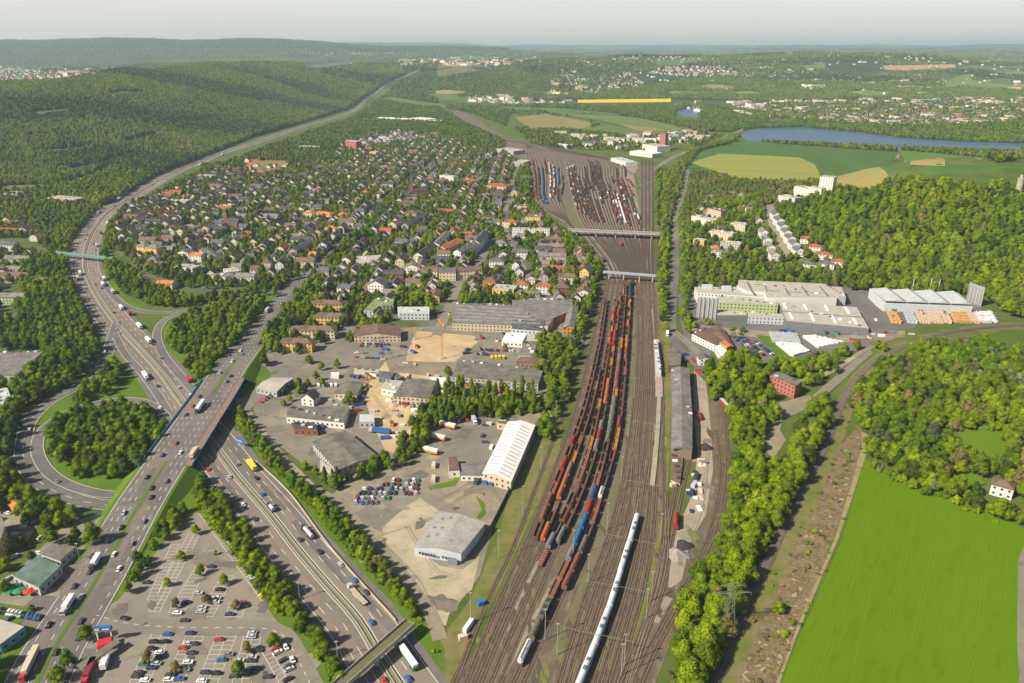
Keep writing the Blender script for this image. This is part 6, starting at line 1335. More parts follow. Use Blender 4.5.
# overhead line gantries across the main tracks
for a_, b_ in (((604, 300), (655, 306)), ((598, 345), (657, 350)), ((640, 395), (662, 398)), ((633, 430), (662, 436)), ((621, 490), (660, 497)), ((603, 545), (655, 556)), ((580, 592), (645, 604)), ((560, 640), (632, 655))):
    A, B = at(*a_), at(*b_); d = B - A; o = thing('line_gantry', None, 'thin line gantry', 'gantry', 'overhead line gantries', loc=A, rz=math.atan2(d.y, d.x))
    for x_ in (0, d.length): mb = MB(); mb.box(x_ - .09, -.09, 0, x_ + .09, .09, 8.5, gan); mb.build('post', o)
    mb = MB(); mb.box(0, -.05, 7.45, d.length, .05, 7.6, gan); mb.build('beam', o)
# electricity pylon
p = at(727, 632); o = thing('electricity_pylon', None, 'grey lattice electricity pylon in the tree belt beside the single track', 'pylon', loc=p, rz=.05); pm = mat('pylon_steel', (.17, .21, .16), rough=.6); mb = MB(); Hh = 28
def leg(z): return 2.4 * (1 - z / Hh) + .35
zs_ = [0, 5, 9.5, 13.5, 17, 20, 23, 26, 28]
for i in range(len(zs_) - 1):
    a_, b_ = leg(zs_[i]), leg(zs_[i + 1]); c4 = ((-1, -1), (1, -1), (1, 1), (-1, 1))
    for k in range(4):
        u, v = c4[k], c4[(k + 1) % 4]
        mb.tube((u[0] * a_, u[1] * a_, zs_[i]), (u[0] * b_, u[1] * b_, zs_[i + 1]), .1, pm, 4); mb.tube((u[0] * a_, u[1] * a_, zs_[i]), (v[0] * b_, v[1] * b_, zs_[i + 1]), .05, pm, 4); mb.tube((v[0] * a_, v[1] * a_, zs_[i]), (u[0] * b_, u[1] * b_, zs_[i + 1]), .05, pm, 4)
mb.build('tower', o)
for z_, l_ in ((22, 9), (26, 5.5)):
    mb = MB()
    for s in (-1, 1): mb.tube((0, .3, z_), (s * l_, 0, z_), .12, pm, 4); mb.tube((0, -.3, z_), (s * l_, 0, z_), .12, pm, 4); mb.tube((0, 0, z_ + 1.6), (s * l_, 0, z_), .1, pm, 4); mb.tube((s * l_, 0, z_), (s * l_, 0, z_ - 1.4), .1, pm, 4)
    mb.build('cross_arm', o)
# tower cranes
def crane(t_, x, y, h, jl, ang, c, label):
    p = at(*T(t_, x, y)); o = thing('tower_crane', None, label, 'crane', loc=p, rz=ang); m = paint(c); mb = MB()
    for u, v in ((-1, -1), (1, -1), (1, 1), (-1, 1)): mb.box(u * .7 - .08, v * .7 - .08, 0, u * .7 + .08, v * .7 + .08, h, m)
    for z_ in range(0, int(h), 2): mb.tube((-.7, -.7, z_), (.7, -.7, z_ + 2), .045, m, 4); mb.tube((.7, -.7, z_), (.7, .7, z_ + 2), .045, m, 4); mb.tube((.7, .7, z_), (-.7, .7, z_ + 2), .045, m, 4)
    mb.build('mast', o); mb = MB(); mb.tube((0, 0, h), (jl, 0, h + .5), .3, m, 4); mb.tube((0, 0, h + 3), (jl * .7, 0, h + .6), .1, m, 4); mb.tube((0, 0, h), (0, 0, h + 3.2), .25, m, 4); mb.build('jib', o)
    mb = MB(); mb.tube((0, 0, h), (-7, 0, h), .3, m, 4); mb.box(-7.5, -.8, h - 2, -5.5, .8, h - .3, concr); mb.build('counterweight', o); mb = MB(); mb.box(-2.2, -2.2, 0, 2.2, 2.2, 1, concr); mb.build('base', o)
    landmark(*T(t_, x, y), 'the ' + c + ' crane')
crane('C6', 272, 375, 33, 9, 2.0, 'orange', 'tall orange tower crane standing in the sandy pit'); crane('C5', 705, 135, 20, 7, .3, 'darkred', 'short rust red crane mast beside the supermarket lot')
crane('C6', 100, 250, 9, 14, 3.6, 'yellow', 'low yellow crane with slanting jib on the green slope')
# big blue and yellow sign on posts
p = at(*T('C1', 590, 460)); o = thing('sign_gantry', None, 'blue sign board on white posts above a red roof at the car park entrance', 'sign', loc=p, rz=.1)
mb = MB(); mb.box(-3.8, -.8, 7.2, 3.8, .8, 9.2, paint('blue')); mb.build('board', o); mb = MB(); mb.box(-3.2, -.86, 7.6, -1.2, -.805, 8.8, paint('yellow')); mb.box(0, -.86, 7.9, 3, -.805, 8.5, paint('white')); mb.build('emblem', o)
for x_ in (-3, 3): mb = MB(); mb.box(x_ - .22, -.22, 0, x_ + .22, .22, 7.19, paint('white')); mb.build('post', o)
p = at(*T('C1', 590, 490)); o = thing('kiosk', None, 'small kiosk with bright red roof under the blue sign board', 'kiosk', loc=p, rz=.45); mb = MB(); mb.box(-3, -2.2, 0, 3, 2.2, 3, W['white']); mb.build('wall', o); mb = MB(); mb.box(-3.4, -2.6, 3.01, 3.4, 2.6, 4, paint('red'), top=.8); mb.build('roof', o)
p = at(*T('C1', 560, 560)); o = thing('canopy', None, 'long grey sales canopy between the main road and the car park', 'canopy', loc=p, rz=1.05); mb = MB(); mb.box(-9, -2, 3.6, 9, 2, 4.1, RF['olive']); mb.build('roof', o)
for x_ in (-8, 0, 8): mb = MB(); mb.box(x_ - .2, -.2, 0, x_ + .2, .2, 3.59, trim); mb.build('post', o)
for x_, y_, c, lb in ((85, 165, 'green', 'larger dark green parasol on the restaurant terrace'), (55, 190, 'green', 'lower dark green parasol on the restaurant terrace'), (110, 190, 'green', 'dark green parasol nearest the red one'), (170, 192, 'red', 'red parasol on the restaurant terrace')):
    p = at(*T('C1', x_, y_)); o = thing('parasol', None, lb, 'parasol', 'terrace parasols', loc=p); mb = MB(); mb.cyl(0, 0, 0, 2.6, .06, .06, trim, 6); mb.build('pole', o); mb = MB(); mb.cyl(0, 0, 2.3, 3.4, 3.0, .15, paint(c), 8); mb.build('canopy', o)
p = at(*T('B1', 965, 430)); o = thing('motorway_sign', None, 'blue motorway direction sign beside the lower carriageway', 'sign', loc=p, rz=-.5); mb = MB(); mb.box(-3.5, -.12, 3, 3.5, .12, 6, paint('blue')); mb.build('panel', o)
mb = MB(); mb.box(-3, -.16, 5.1, 2.2, -.125, 5.3, paint('white')); mb.box(-3, -.16, 4.3, 1.2, -.125, 4.5, paint('white')); mb.build('lettering', o)
for x_ in (-2.5, 2.5): mb = MB(); mb.box(x_ - .12, -.1, 0, x_ + .12, .1, 2.99, trim); mb.build('post', o)
# noise walls and the car park fence
for l, h_, lb in (('P 256,462 289,493 331,549 389,614 396,622', 1.3, 'pale noise wall following the lower motorway below the hedge'), ('B1 385,0 392,30 395,70', 2.5, 'curved pale wall at the edge of the left wood')):
    q = Path(pts(l)); mb = MB(); q.wall(mb, 0, .5, h_, mat('pale_wall', (.40, .36, .25))); o = mb.mesh('noise_wall'); thing('noise_wall', o, lb, 'wall')
q = Path(pts('C7 985,330 880,540 850,600')); mb = MB(); q.wall(mb, 0, .35, 2.4, W['dark']); thing('fence', mb.mesh('fence'), 'dark fence between the depot lot and the railway grass', 'fence')
# ================================================================ goods: wrapped pallets, pipes, timber, piles
def stackrow(t_, x0, y0, x1, y1, wd, h_, m, label, name='pallet_row', cat='pallet row', group=None):
    a, b = at(*T(t_, x0, y0)), at(*T(t_, x1, y1)); d = b - a; L = d.length; o = thing(name, None, label, cat, group, loc=a, rz=math.atan2(d.y, d.x)); n = max(2, int(L / 2.6))
    for i in range(min(n, 14)):
        if rnd.random() < .06: continue
        w1 = L / min(n, 14); hh = h_ * rnd.uniform(.8, 1.1); mb = MB(); mb.box(i * w1 + .06 * w1, -wd / 2, 0, (i + .92) * w1, wd / 2, hh, m); mb.build('pallet_load', o)
wrap = mat('white_wrap', (.68, .70, .71), (.55, .58, .6), 1, coord='obj', rough=.35); pinkp = mat('pink_pipes', (.58, .42, .33), (.48, .34, .26), .8, coord='obj'); orp = mat('orange_pipes', (.56, .33, .13), (.42, .24, .1), .8, coord='obj'); grp = mat('grey_pack', (.42, .45, .47), (.34, .36, .37), .8, coord='obj')
for i in range(5): stackrow('C8', 455 + i * 4, 330 + i * 9, 600 + i * 4, 338 + i * 9, 6, 2.4, grp, 'grey wrapped pallet row in the upper left goods block')
for i in range(7): stackrow('C8', 490 + i * 13, 382 + i * 10, 612 + i * 7, 388 + i * 5, 5, 2.4, wrap, 'white wrapped pallet row in the middle goods block')
for i in range(6): stackrow('C8', 632 + i * 13, 348 + i * 10, 700 + i * 26, 344 + i * 4, 5, 2.4, wrap, 'white wrapped pallet row in the right goods block')
for i, (x0, x1, m, w_) in enumerate(((475, 525, orp, 'orange'), (540, 590, grp, 'grey'), (585, 640, pinkp, 'pink'), (630, 690, pinkp, 'pink'), (685, 725, pinkp, 'pink'), (730, 800, orp, 'orange'), (790, 835, pinkp, 'pink'), (825, 900, wrap, 'white'))):
    for j in range(4): stackrow('T8', x0 + j * 5, 536 + j * 11, x1 - 8 + j * 6, 540 + j * 11, 6, 3, m, w_ + ' pipe stack in front of the silver roofed hall', 'pipe_stack', 'pipe stack', 'pipe stacks')
def pile(t_, x, y, r, h_, m, label):
    p = at(*T(t_, x, y)); mb = MB(); n = 14; vs = [(0, 0, h_)]; fs = []
    for j, f in enumerate((.3, .6, .85, 1)):
        for k in range(n): a = 2 * math.pi * k / n; q = r * f * (1 + .18 * math.sin(3 * a + x) + rnd.uniform(-.08, .08)); vs.append((q * math.cos(a), q * math.sin(a), h_ * (1 - f) ** .9 * rnd.uniform(.85, 1.1) if f < 1 else -.1))
    for k in range(n): fs.append((0, 1 + k, 1 + (k + 1) % n))
    for j in range(3):
        for k in range(n): a, b = 1 + j * n + k, 1 + j * n + (k + 1) % n; fs.append((a, a + n, b + n, b))
    mb.add(vs, fs, m); thing('heap', mb.mesh('heap'), label, 'heap', loc=p)
coal = mat('black_heap', (.03, .03, .035), (.06, .055, .05), .8, coord='obj'); grv = mat('grey_heap', (.30, .28, .26), (.22, .2, .19), .8, coord='obj')
pile('A4', 430, 45, 5, 3.5, coal, 'black heap at the lower end of the goods shed'); pile('A4', 310, 600, 5, 3, coal, 'dark conical heap on the sandy strip'); pile('A4', 272, 655, 6, 3.5, grv, 'grey gravel heap on the sandy strip')
for x_, y_, r_, h_ in ((780, 450, 5, 2.5), (840, 465, 5, 2.5), (880, 470, 5, 2), (870, 415, 6, 3), (760, 410, 4, 2)): pile('C5', x_, y_, r_, h_, rnd.choice((grv, sand)), 'building material heap in the scrap yard')
# skips, containers, machines
def skip(t_, x, y, ang, c, label, L=6, w_=2.4, h_=2.4, name='container', cat='container'):
    p = at(*T(t_, x, y)); o = thing(name, None, label, cat, loc=p, rz=ang); mb = MB(); mb.box(-L / 2, -w_ / 2, .15, L / 2, w_ / 2, h_, paint(c), top=1.02); mb.build('body', o)
    mb = MB(); mb.box(-L / 2 + .1, -w_ / 2 + .1, h_ + .01, L / 2 - .1, w_ / 2 - .1, h_ + .08, steel_d if name == 'skip' else paint(c)); mb.build('lid', o); mb = MB(); mb.box(-L / 2 + .3, -w_ / 2 + .2, 0, L / 2 - .3, w_ / 2 - .2, .149, steel_d); mb.build('base', o)
skip('C7', 855, 318, 1.2, 'blue', 'left one of two blue containers below the white striped hall', 7); skip('C7', 885, 325, 1.2, 'blue', 'right one of two blue containers below the white striped hall', 7)
skip('C7', 582, 310, 1.6, 'beige', 'beige container beside the scrap cars', 6); skip('C7', 583, 240, 1.6, 'beige', 'cream container beside the small white block'); skip('C7', 805, 322, 1.2, 'dark', 'dark container left of two blue ones', 6)
skip('C7', 332, 98, .2, 'blue', 'blue machine below the blue lorry', 6); skip('A1', 228, 250, .4, 'blue', 'small blue container on the grass beside the tracks', 3); skip('A4', 245, 265, .3, 'beige', 'small yellowish hut below the loading platform', 3.5); skip('A4', 365, 262, 1, 'silver', 'pale blue container beside the sandy strip', 6); skip('A4', 350, 310, 1.2, 'navy', 'dark blue container beside the sandy strip', 6); skip('A4', 375, 215, 1.2, 'dark', 'dark container beside the sandy strip', 7)
skip('A1', 128, 440, .4, 'beige', 'small brown roofed hut at the foot of a yard mast', 4); skip('A1', 158, 375, 1.15, 'white', 'narrow white container beside the yard mast', 8, 2)
rn = [('C5', 570, 275, 'orange'), ('C5', 640, 245, 'white'), ('C5', 590, 245, 'silver'), ('C5', 620, 265, 'orange'), ('C5', 540, 262, 'blue'), ('C5', 500, 255, 'navy'), ('C5', 600, 320, 'yellow'), ('C5', 575, 345, 'white'), ('C5', 560, 400, 'blue'), ('C5', 515, 425, 'orange'), ('C5', 540, 448, 'blue'), ('C5', 525, 490, 'orange'), ('C5', 490, 500, 'orange'), ('C5', 285, 600, 'blue'), ('C5', 765, 585, 'orange'), ('C5', 740, 650, 'orange'), ('C5', 935, 52, 'orange'), ('C5', 910, 88, 'blue'), ('C5', 720, 70, 'blue'), ('C5', 840, 50, 'navy'),
      ('C6', 105, 305, 'orange'), ('C6', 425, 345, 'navy'), ('C6', 430, 325, 'blue'), ('C6', 570, 560, 'orange'), ('C6', 540, 550, 'blue'), ('C6', 470, 548, 'blue'), ('C6', 435, 552, 'orange'), ('C6', 650, 575, 'orange'), ('C6', 680, 600, 'orange'), ('C6', 500, 552, 'silver'), ('C6', 325, 92, 'yellow'), ('C6', 520, 245, 'red'), ('C6', 620, 265, 'white'), ('C8', 520, 318, 'blue'), ('C8', 560, 318, 'blue'), ('C8', 745, 330, 'green'), ('C8', 800, 332, 'green'), ('C8', 885, 365, 'red'), ('C8', 970, 350, 'beige'), ('C8', 20, 440, 'blue'), ('C8', 25, 470, 'navy'), ('C8', 68, 468, 'red'), ('C8', 95, 525, 'red'), ('T3', 425, 540, 'blue'), ('T3', 430, 533, 'red'), ('T3', 450, 535, 'blue')]
for t_, x_, y_, c in rn: skip(t_, x_, y_, rnd.uniform(0, 3), c, c + ' skip standing in the works yards', rnd.uniform(4, 7), 2.4, rnd.uniform(1.8, 2.8), 'skip', 'skip')

def clutter(poly, n, cols, label):
    pp = pts(poly); xs = [q[0] for q in pp]; ys_ = [q[1] for q in pp]; k = 0
    while k < n:
        px, py = rnd.uniform(min(xs), max(xs)), rnd.uniform(min(ys_), max(ys_))
        if not pip(px, py, pp): continue
        k += 1; p = at(px, py)
        if occupied(np.array([p.x]), np.array([p.y])).any(): continue
        skip('P', px, py, rnd.choice((TA, TA + 1.57, 0)) + rnd.uniform(-.2, .2), rnd.choice(cols), label, rnd.uniform(2.5, 6), rnd.uniform(1.5, 2.6), rnd.uniform(.8, 2.2), 'crate_stack', 'stacked goods')
clutter('P 385,365 420,360 455,390 432,400 418,432 400,452 385,445 375,430 365,400', 46, 'white grey silver beige darkred white blue grey beige dark'.split(), 'stacked goods in the sandy trades yard')
clutter('P 300,400 372,400 376,410 345,440 305,440 290,420', 22, 'white grey silver beige dark blue'.split(), 'stacked goods between the mossy workshops')
clutter('P 500,330 560,330 548,345 500,345', 12, 'white grey dark'.split(), 'stacked goods beside the market hall')
clutter('P 694,440 704,460 700,520 684,545 690,500', 16, 'dark grey white navy beige'.split(), 'stacked goods on the sandy track strip')
clutter('P 480,405 530,412 512,440 490,470 470,440', 12, 'beige grey dark white'.split(), 'stacked goods on the depot lot')
clutter('P 850,335 930,330 900,342 850,350', 10, 'white grey beige darkred'.split(), 'stacked goods by the factory lane')
clutter('P 450,296 560,312 548,330 452,325', 0, ['grey'], 'x')
# ================================================================ trees
def leaf_mat(name, c, var=.2, hue=None):
    m, t, b = new_mat(name); N = t.nodes.new; Lk = t.links.new; b.inputs['Roughness'].default_value = .75; b.inputs['Specular IOR Level'].default_value = .03
    oi = N('ShaderNodeObjectInfo'); r = N('ShaderNodeMapRange'); r.inputs[3].default_value = 1 - var; r.inputs[4].default_value = 1 + var; Lk(oi.outputs['Random'], r.inputs[0])
    n = N('ShaderNodeTexNoise'); n.inputs['Scale'].default_value = .012; n.inputs['Detail'].default_value = 4; Lk(oi.outputs['Location'], n.inputs['Vector'])
    n2 = N('ShaderNodeTexNoise'); n2.inputs['Scale'].default_value = .55; n2.inputs['Detail'].default_value = 2; g = N('ShaderNodeNewGeometry'); Lk(g.outputs['Position'], n2.inputs['Vector'])
    mx = N('ShaderNodeMix'); mx.data_type = 'RGBA'; mx.inputs[6].default_value = tuple(q * k for q, k in zip(c, (.62, .78, .95))) + (1,); mx.inputs[7].default_value = tuple(q * k for q, k in zip(c, (1.3, 1.15, .95))) + (1,)
    s = N('ShaderNodeMapRange'); s.inputs[1].default_value = .38; s.inputs[2].default_value = .62; Lk(n.outputs['Fac'], s.inputs[0]); 
    ad = N('ShaderNodeMath'); ad.operation = 'MULTIPLY_ADD'; ad.inputs[1].default_value = .55; rr_ = N('ShaderNodeMath'); rr_.operation = 'MULTIPLY'; rr_.inputs[1].default_value = .45; Lk(oi.outputs['Random'], rr_.inputs[0]); Lk(s.outputs[0], ad.inputs[0]); Lk(rr_.outputs[0], ad.inputs[2]); Lk(ad.outputs[0], mx.inputs[0])
    v = N('ShaderNodeVectorMath'); v.operation = 'SCALE'; Lk(mx.outputs[2], v.inputs[0]); Lk(r.outputs[0], v.inputs['Scale'])
    s2 = N('ShaderNodeMapRange'); s2.inputs[1].default_value = .3; s2.inputs[2].default_value = .7; s2.inputs[3].default_value = .72; s2.inputs[4].default_value = 1.3; Lk(n2.outputs['Fac'], s2.inputs[0])
    v2 = N('ShaderNodeVectorMath'); v2.operation = 'SCALE'; Lk(v.outputs[0], v2.inputs[0]); Lk(s2.outputs[0], v2.inputs['Scale']); Lk(v2.outputs[0], b.inputs['Base Color']); return m
PAL = [leaf_mat('leaves_green', (.112, .168, .008)), leaf_mat('leaves_fresh', (.155, .222, .006)), leaf_mat('leaves_dark', (.06, .095, .012)), leaf_mat('leaves_olive', (.16, .14, .055)), leaf_mat('needles', (.022, .045, .02)), leaf_mat('leaves_silver', (.16, .20, .10), .2)]
barkm = mat('bark', (.09, .07, .05), (.14, .11, .085), 2, coord='obj')
def sphere_pts(n, r_): 
    v = r_.normal(size=(n, 3)); return v / np.linalg.norm(v, axis=1)[:, None]
ICO = []
def _ico():
    import bmesh
    bm = bmesh.new(); bmesh.ops.create_icosphere(bm, subdivisions=1, radius=1); v = [tuple(x.co) for x in bm.verts]; f = [tuple(q.index for q in p.verts) for p in bm.faces]; bm.free(); return v, f
IV, IF = _ico()
def crown_mesh(seed, kind, m, nleaf=1250, ls=.66):
    r_ = np.random.RandomState(seed); lob = []
    if kind == 'round':
        for k in range(15):
            a = r_.uniform(0, 6.28); q = r_.uniform(0, 1) ** .55; z = r_.uniform(3.0, 9.6); w_ = math.sin(max(.15, min(1, (10.6 - z) / 6)) * 1.5) * 3.5
            lob.append((q * w_ * math.cos(a), q * w_ * math.sin(a), z, r_.uniform(.95, 2.2)))
        lob.append((0, 0, 6, 3.1))
    elif kind == 'poplar':
        for k in range(10): z = 2 + k * 1.55; lob.append((r_.uniform(-.4, .4), r_.uniform(-.4, .4), z, 1.55 * math.sin(math.pi * (k + 1.2) / 12) + .35))
    elif kind == 'conifer':
        for k in range(8): z = 1.8 + k * 1.5; lob.append((r_.uniform(-.3, .3), r_.uniform(-.3, .3), z, 2.7 * (1 - k / 8.5)))
    else:
        for k in range(7): a = r_.uniform(0, 6.28); q = r_.uniform(0, 2.6); lob.append((q * math.cos(a), q * math.sin(a), r_.uniform(1, 2.4), r_.uniform(1.1, 1.9)))
    L = np.array(lob); w_ = L[:, 3] ** 2; w_ /= w_.sum(); vs = []; fs = []
    k = r_.choice(len(L), nleaf * 3, p=w_); d = sphere_pts(nleaf * 3, r_); P = L[k, :3] + d * L[k, 3][:, None] * r_.uniform(.9, 1.12, nleaf * 3)[:, None]
    inside = np.zeros(len(P), bool)
    for l in L: inside |= np.linalg.norm(P - l[:3], axis=1) < l[3] * .86
    ok = ~inside & (P[:, 2] > .4) & ((d[:, 2] > -.35) | (r_.rand(len(P)) < .25)); P = P[ok][:nleaf]; d = d[ok][:nleaf]
    nrm = d + r_.normal(size=P.shape) * .45; nrm /= np.linalg.norm(nrm, axis=1)[:, None]; t1 = np.cross(nrm, r_.normal(size=P.shape)); t1 /= np.linalg.norm(t1, axis=1)[:, None]; t2 = np.cross(nrm, t1)
    s = (r_.uniform(.55, 1.15, len(P)) * ls / 2)[:, None]
    Q = np.stack([P - t1 * s, P - t2 * s * .7, P + t1 * s, P + t2 * s * .7], 1).reshape(-1, 3); vs = [tuple(q) for q in Q]; fs = [(4 * i, 4 * i + 1, 4 * i + 2, 4 * i + 3) for i in range(len(P))]
    for l in L:
        o = len(vs); vs += [(l[0] + x * l[3] * .82, l[1] + y * l[3] * .82, l[2] + z * l[3] * .82) for x, y, z in IV]; fs += [tuple(i + o for i in f) for f in IF]
    mb = MB(); mb.add(vs, fs, m); return mb.mesh('crown')
SHAPES = [('round', 1, 1250), ('round', 2, 1250), ('round', 3, 1250), ('round', 4, 1100), ('poplar', 5, 620), ('conifer', 6, 600), ('bush', 7, 320), ('round', 8, 200), ('round', 9, 200)]
def trunk_mesh(h=4.5, r=.28):
    mb = MB(); mb.cyl(0, 0, -.3, h, r, r * .6, barkm, 7)
    for k in range(4): a = k * 1.6; mb.tube((0, 0, h * .75), (1.6 * math.cos(a), 1.6 * math.sin(a), h * 1.35), r * .35, barkm, 5)
    return mb.mesh('trunk')
TRUNK = trunk_mesh(); CM_ = {}
def crown(shape, pal):
    if (shape, pal) not in CM_:
        base = [v for (s_, p_), v in CM_.items() if s_ == shape]
        if base: me = base[0].copy(); me.materials[0] = PAL[pal]
        else: k, sd_, n = SHAPES[shape]; me = crown_mesh(sd_, k, PAL[pal], n, .66 if n > 900 else .8 if n > 300 else 1.5)
        CM_[(shape, pal)] = me
    return CM_[(shape, pal)]
for q_ in ((990, 497, 14, 20), (787, 392, 14, 12), (967, 443, 12, 12), (800, 425, 8, 8)):
    p_ = at(q_[0], q_[1]); mark([(p_.x - q_[2], p_.y - q_[3]), (p_.x + q_[2], p_.y - q_[3]), (p_.x + q_[2], p_.y + q_[3]), (p_.x - q_[2], p_.y + q_[3])])
TREES = []   # x, y, z, scale, shape, palette, zone
ZONES = []
EXCL = [pts(p) for p, m in FIELDS] + [pts('P 674,121 676,111 690,107 700,109 702,122')]
def wood(poly, pal, label, spacing=7.5, dens=1.0, size=(.75, 1.1), shapes=(0, 1, 2, 3), far=.0031, hgt=5, tall=1.0, group=None, name='tree', edge=True, exc=True, noise=None, cat='tree', patch=None):
    pp = pts(poly); zi = len(ZONES); ZONES.append((label, group, name, cat))
    W_ = [at(*q) for q in pp]; xs = [p.x for p in W_]; ys_ = [p.y for p in W_]; xmin, xmax, y0, y1 = min(xs) - 40, max(xs) + 40, max(100, min(ys_) - 30), max(ys_) + 60
    xs_, ysx = [], []; y = y0
    while y < y1:
        s = max(spacing, y * far); n = int((xmax - xmin) / s) + 1
        xs_.append(xmin + (np.arange(n) + nr.rand(n) * .85) * s); ysx.append(np.full(n, y) + nr.uniform(-.45, .45, n) * s); y += s * .9
    X = np.concatenate(xs_); Y = np.concatenate(ysx); Z = H(X, Y); S = np.maximum(spacing, Y * far)
    px, py = proj(X, Y, Z + hgt); k = pip(px, py, pp)
    if dens < 1: k &= nr.rand(len(X)) < dens
    if noise is not None: k &= (np.sin(X / noise + 2 * np.sin(Y / noise * .6)) + np.sin(Y / noise * 1.2 + 1.7 * np.sin(X / noise * .7))) > -.25
    if exc:
        for e in EXCL: k &= ~pip(px, py + 1, e)
    k &= ~occupied(X, Y)
    X, Y, Z, S = X[k], Y[k], Z[k], S[k]; n = len(X)
    sc_ = nr.uniform(size[0], size[1], n) * np.maximum(1, S / max(spacing, 9)) ; pw = np.array([q[1] for q in pal], float); pl = nr.choice([q[0] for q in pal], n, p=pw / pw.sum()); sh = nr.choice(shapes, n)
    if patch:
        q_ = np.sin(X / patch + 1.8 * np.sin(Y / patch * 1.3)) + np.sin(Y / patch * 1.7 + 1.5 * np.sin(X / patch * .8 + 2)) + nr.uniform(-.35, .35, n)
        pl = np.where(q_ > .7, nr.choice([2, 2, 4, 0], n), np.where(q_ < -.45, nr.choice([3, 1, 1, 1, 0], n), pl))
    for i in range(n): TREES.append((X[i], Y[i], Z[i], sc_[i], tall, int(sh[i]), int(pl[i]), zi))
    return n
G0 = [(0, 5), (1, 2), (2, 2)]; BR = [(1, 6), (0, 4), (2, .9), (3, .6)]; FO = [(0, 5), (1, 5), (2, 1), (3, 1.3), (4, .5)]; TW = [(0, 4), (2, 3), (1, 2), (3, .6), (4, .5)]
wood('P 706,370 728,356 745,358 765,362 772,395 780,415 765,428 757,452 762,468 780,462 800,430 812,400 828,396 829,415 818,440 806,468 790,505 772,545 750,590 733,622 716,662 706,695 672,695 676,668 672,646 682,625 682,598 698,572 722,530 733,480 728,430 722,405 712,395', BR, 'leafy bright green tree in the long belt between the goods yard and the single track', 6.4, size=(.65, 1.4), group='trees of the belt beside the goods yard')
wood('P 768,360 800,362 830,352 862,343 850,360 820,378 800,385 775,385', BR, 'green tree in the wood above the red office', 7.5)
wood('P 672,700 672,650 650,660 640,690', [(1, 3), (3, 2)], 'low shrub on the waste ground beside the lowest tracks', 7, .4, (.4, .6), (6,), hgt=1, name='shrub', cat='shrub')
wood('P 775,210 830,192 880,180 950,176 1024,184 1150,190 1150,325 1010,310 985,290 870,284 850,286 843,262 800,235', [(1, 4), (0, 5), (2, 1.2), (3, .3)], 'tree on the wooded hill', 7.4, size=(.7, 1.5), hgt=7)
wood('P 664,200 670,178 690,168 720,164 760,175 830,182 830,192 775,210 760,212 740,203 700,200 690,225 666,225', [(3, 4), (0, 4), (1, 1), (2, 1)], 'tree in the brownish wood beyond the flats', 8.5, hgt=6)
wood('P 680,200 770,200 800,240 842,262 868,286 800,287 740,285 700,286 684,290 680,260', G0 + [(3, .7)], 'tree around the stepped flats', 8.5, .72, hgt=5)
wood('P 656,165 665,165 669,230 667,280 671,325 664,330 659,290 657,232', BR, 'tree in the straight row beside the main tracks', 8)
wood('P 678,225 690,225 690,330 700,352 684,345 679,300', BR, 'tree on the lane beside the factory', 8, .6); wood('P 690,322 700,318 760,333 750,337 700,336', BR, 'bush beside the factory road', 7, .5, (.4, .7), (6, 0), hgt=2)
wood('P -220,98 0,82 60,80 105,71 175,62 225,58 300,56 345,62 400,68 405,74 384,84 362,98 348,108 300,122 250,136 200,156 165,171 135,188 108,203 60,197 0,194 -220,200', FO, 'tree on the forested ridge', 8, size=(1, 1.35), hgt=6, patch=190)
wood('P 145,200 180,178 230,160 300,134 350,118 370,106 400,82 412,78 440,84 436,105 470,125 505,140 505,152 430,138 400,130 340,145 300,160 250,160 200,180 150,205', TW, 'tree between the motorway and the town', 8.5, .85)
wood('P -100,194 0,195 60,200 104,207 92,225 82,248 50,250 30,235 -100,235', FO, 'tree left of the motorway bend', 8, .85)
wood('P 22,262 50,252 70,262 77,290 90,325 104,350 97,368 75,384 50,394 28,416 10,440 10,465 22,484 52,503 82,514 84,526 55,522 0,505 -100,500 -100,385 20,380 45,358 45,346 0,345 20,320', G0, 'dark green tree in the dense wood left of the motorway', 7.5, size=(.85, 1.2), group='trees of the left wood')
wood('P -60,235 30,250 60,262 40,340 -60,345', TW, 'garden tree left of the motorway', 9, .4)
wood('P 46,420 58,410 76,406 100,404 135,404 155,412 166,424 164,440 150,458 125,470 103,473 80,479 62,466 50,446', G0, 'green tree in the rounded wood inside the loop road', 7.2, size=(.85, 1.15), group='trees inside the loop road')
wood('P 76,399 82,385 92,375 105,360 122,362 124,372 116,386 100,397', G0, 'dark green tree in the small clump between the slip roads', 7, group='trees between the slip roads')
wood('P 168,347 172,327 190,313 225,301 264,298 258,320 242,340 224,358 214,376 205,384 185,370 172,360', G0, 'green tree in the triangular wood beside the main road', 7.5, size=(.85, 1.15), group='trees of the triangular wood')
wood('P 106,258 125,262 150,283 190,296 240,291 280,282 278,289 240,297 190,305 150,302 125,290 110,276', G0, 'tree in the hedge above the slip road', 7, size=(.7, 1))
wood('P 100,205 130,200 118,215 112,240 106,258 100,250 98,228', G0, 'tree along the motorway bend', 8)
wood('P 250,350 262,334 285,303 300,280 324,278 330,288 302,310 292,338 266,362 250,364', G0, 'tree beside the avenue', 8, .9); wood('P 330,262 345,245 372,222 384,212 388,218 365,240 348,262 330,275', TW, 'tree on the avenue verge', 7, .7, (.5, .8))
wood('P 418,227 430,217 460,213 492,222 492,235 450,238 425,240', TW, 'tree in the round park clump', 8); wood('P 378,207 390,196 430,198 455,205 440,222 390,222 378,216', TW, 'tree around the brick church', 8, .85)
wood('P 395,290 425,285 432,310 400,312', [(1, 1)], 'bright tree behind the long office', 9, .6)
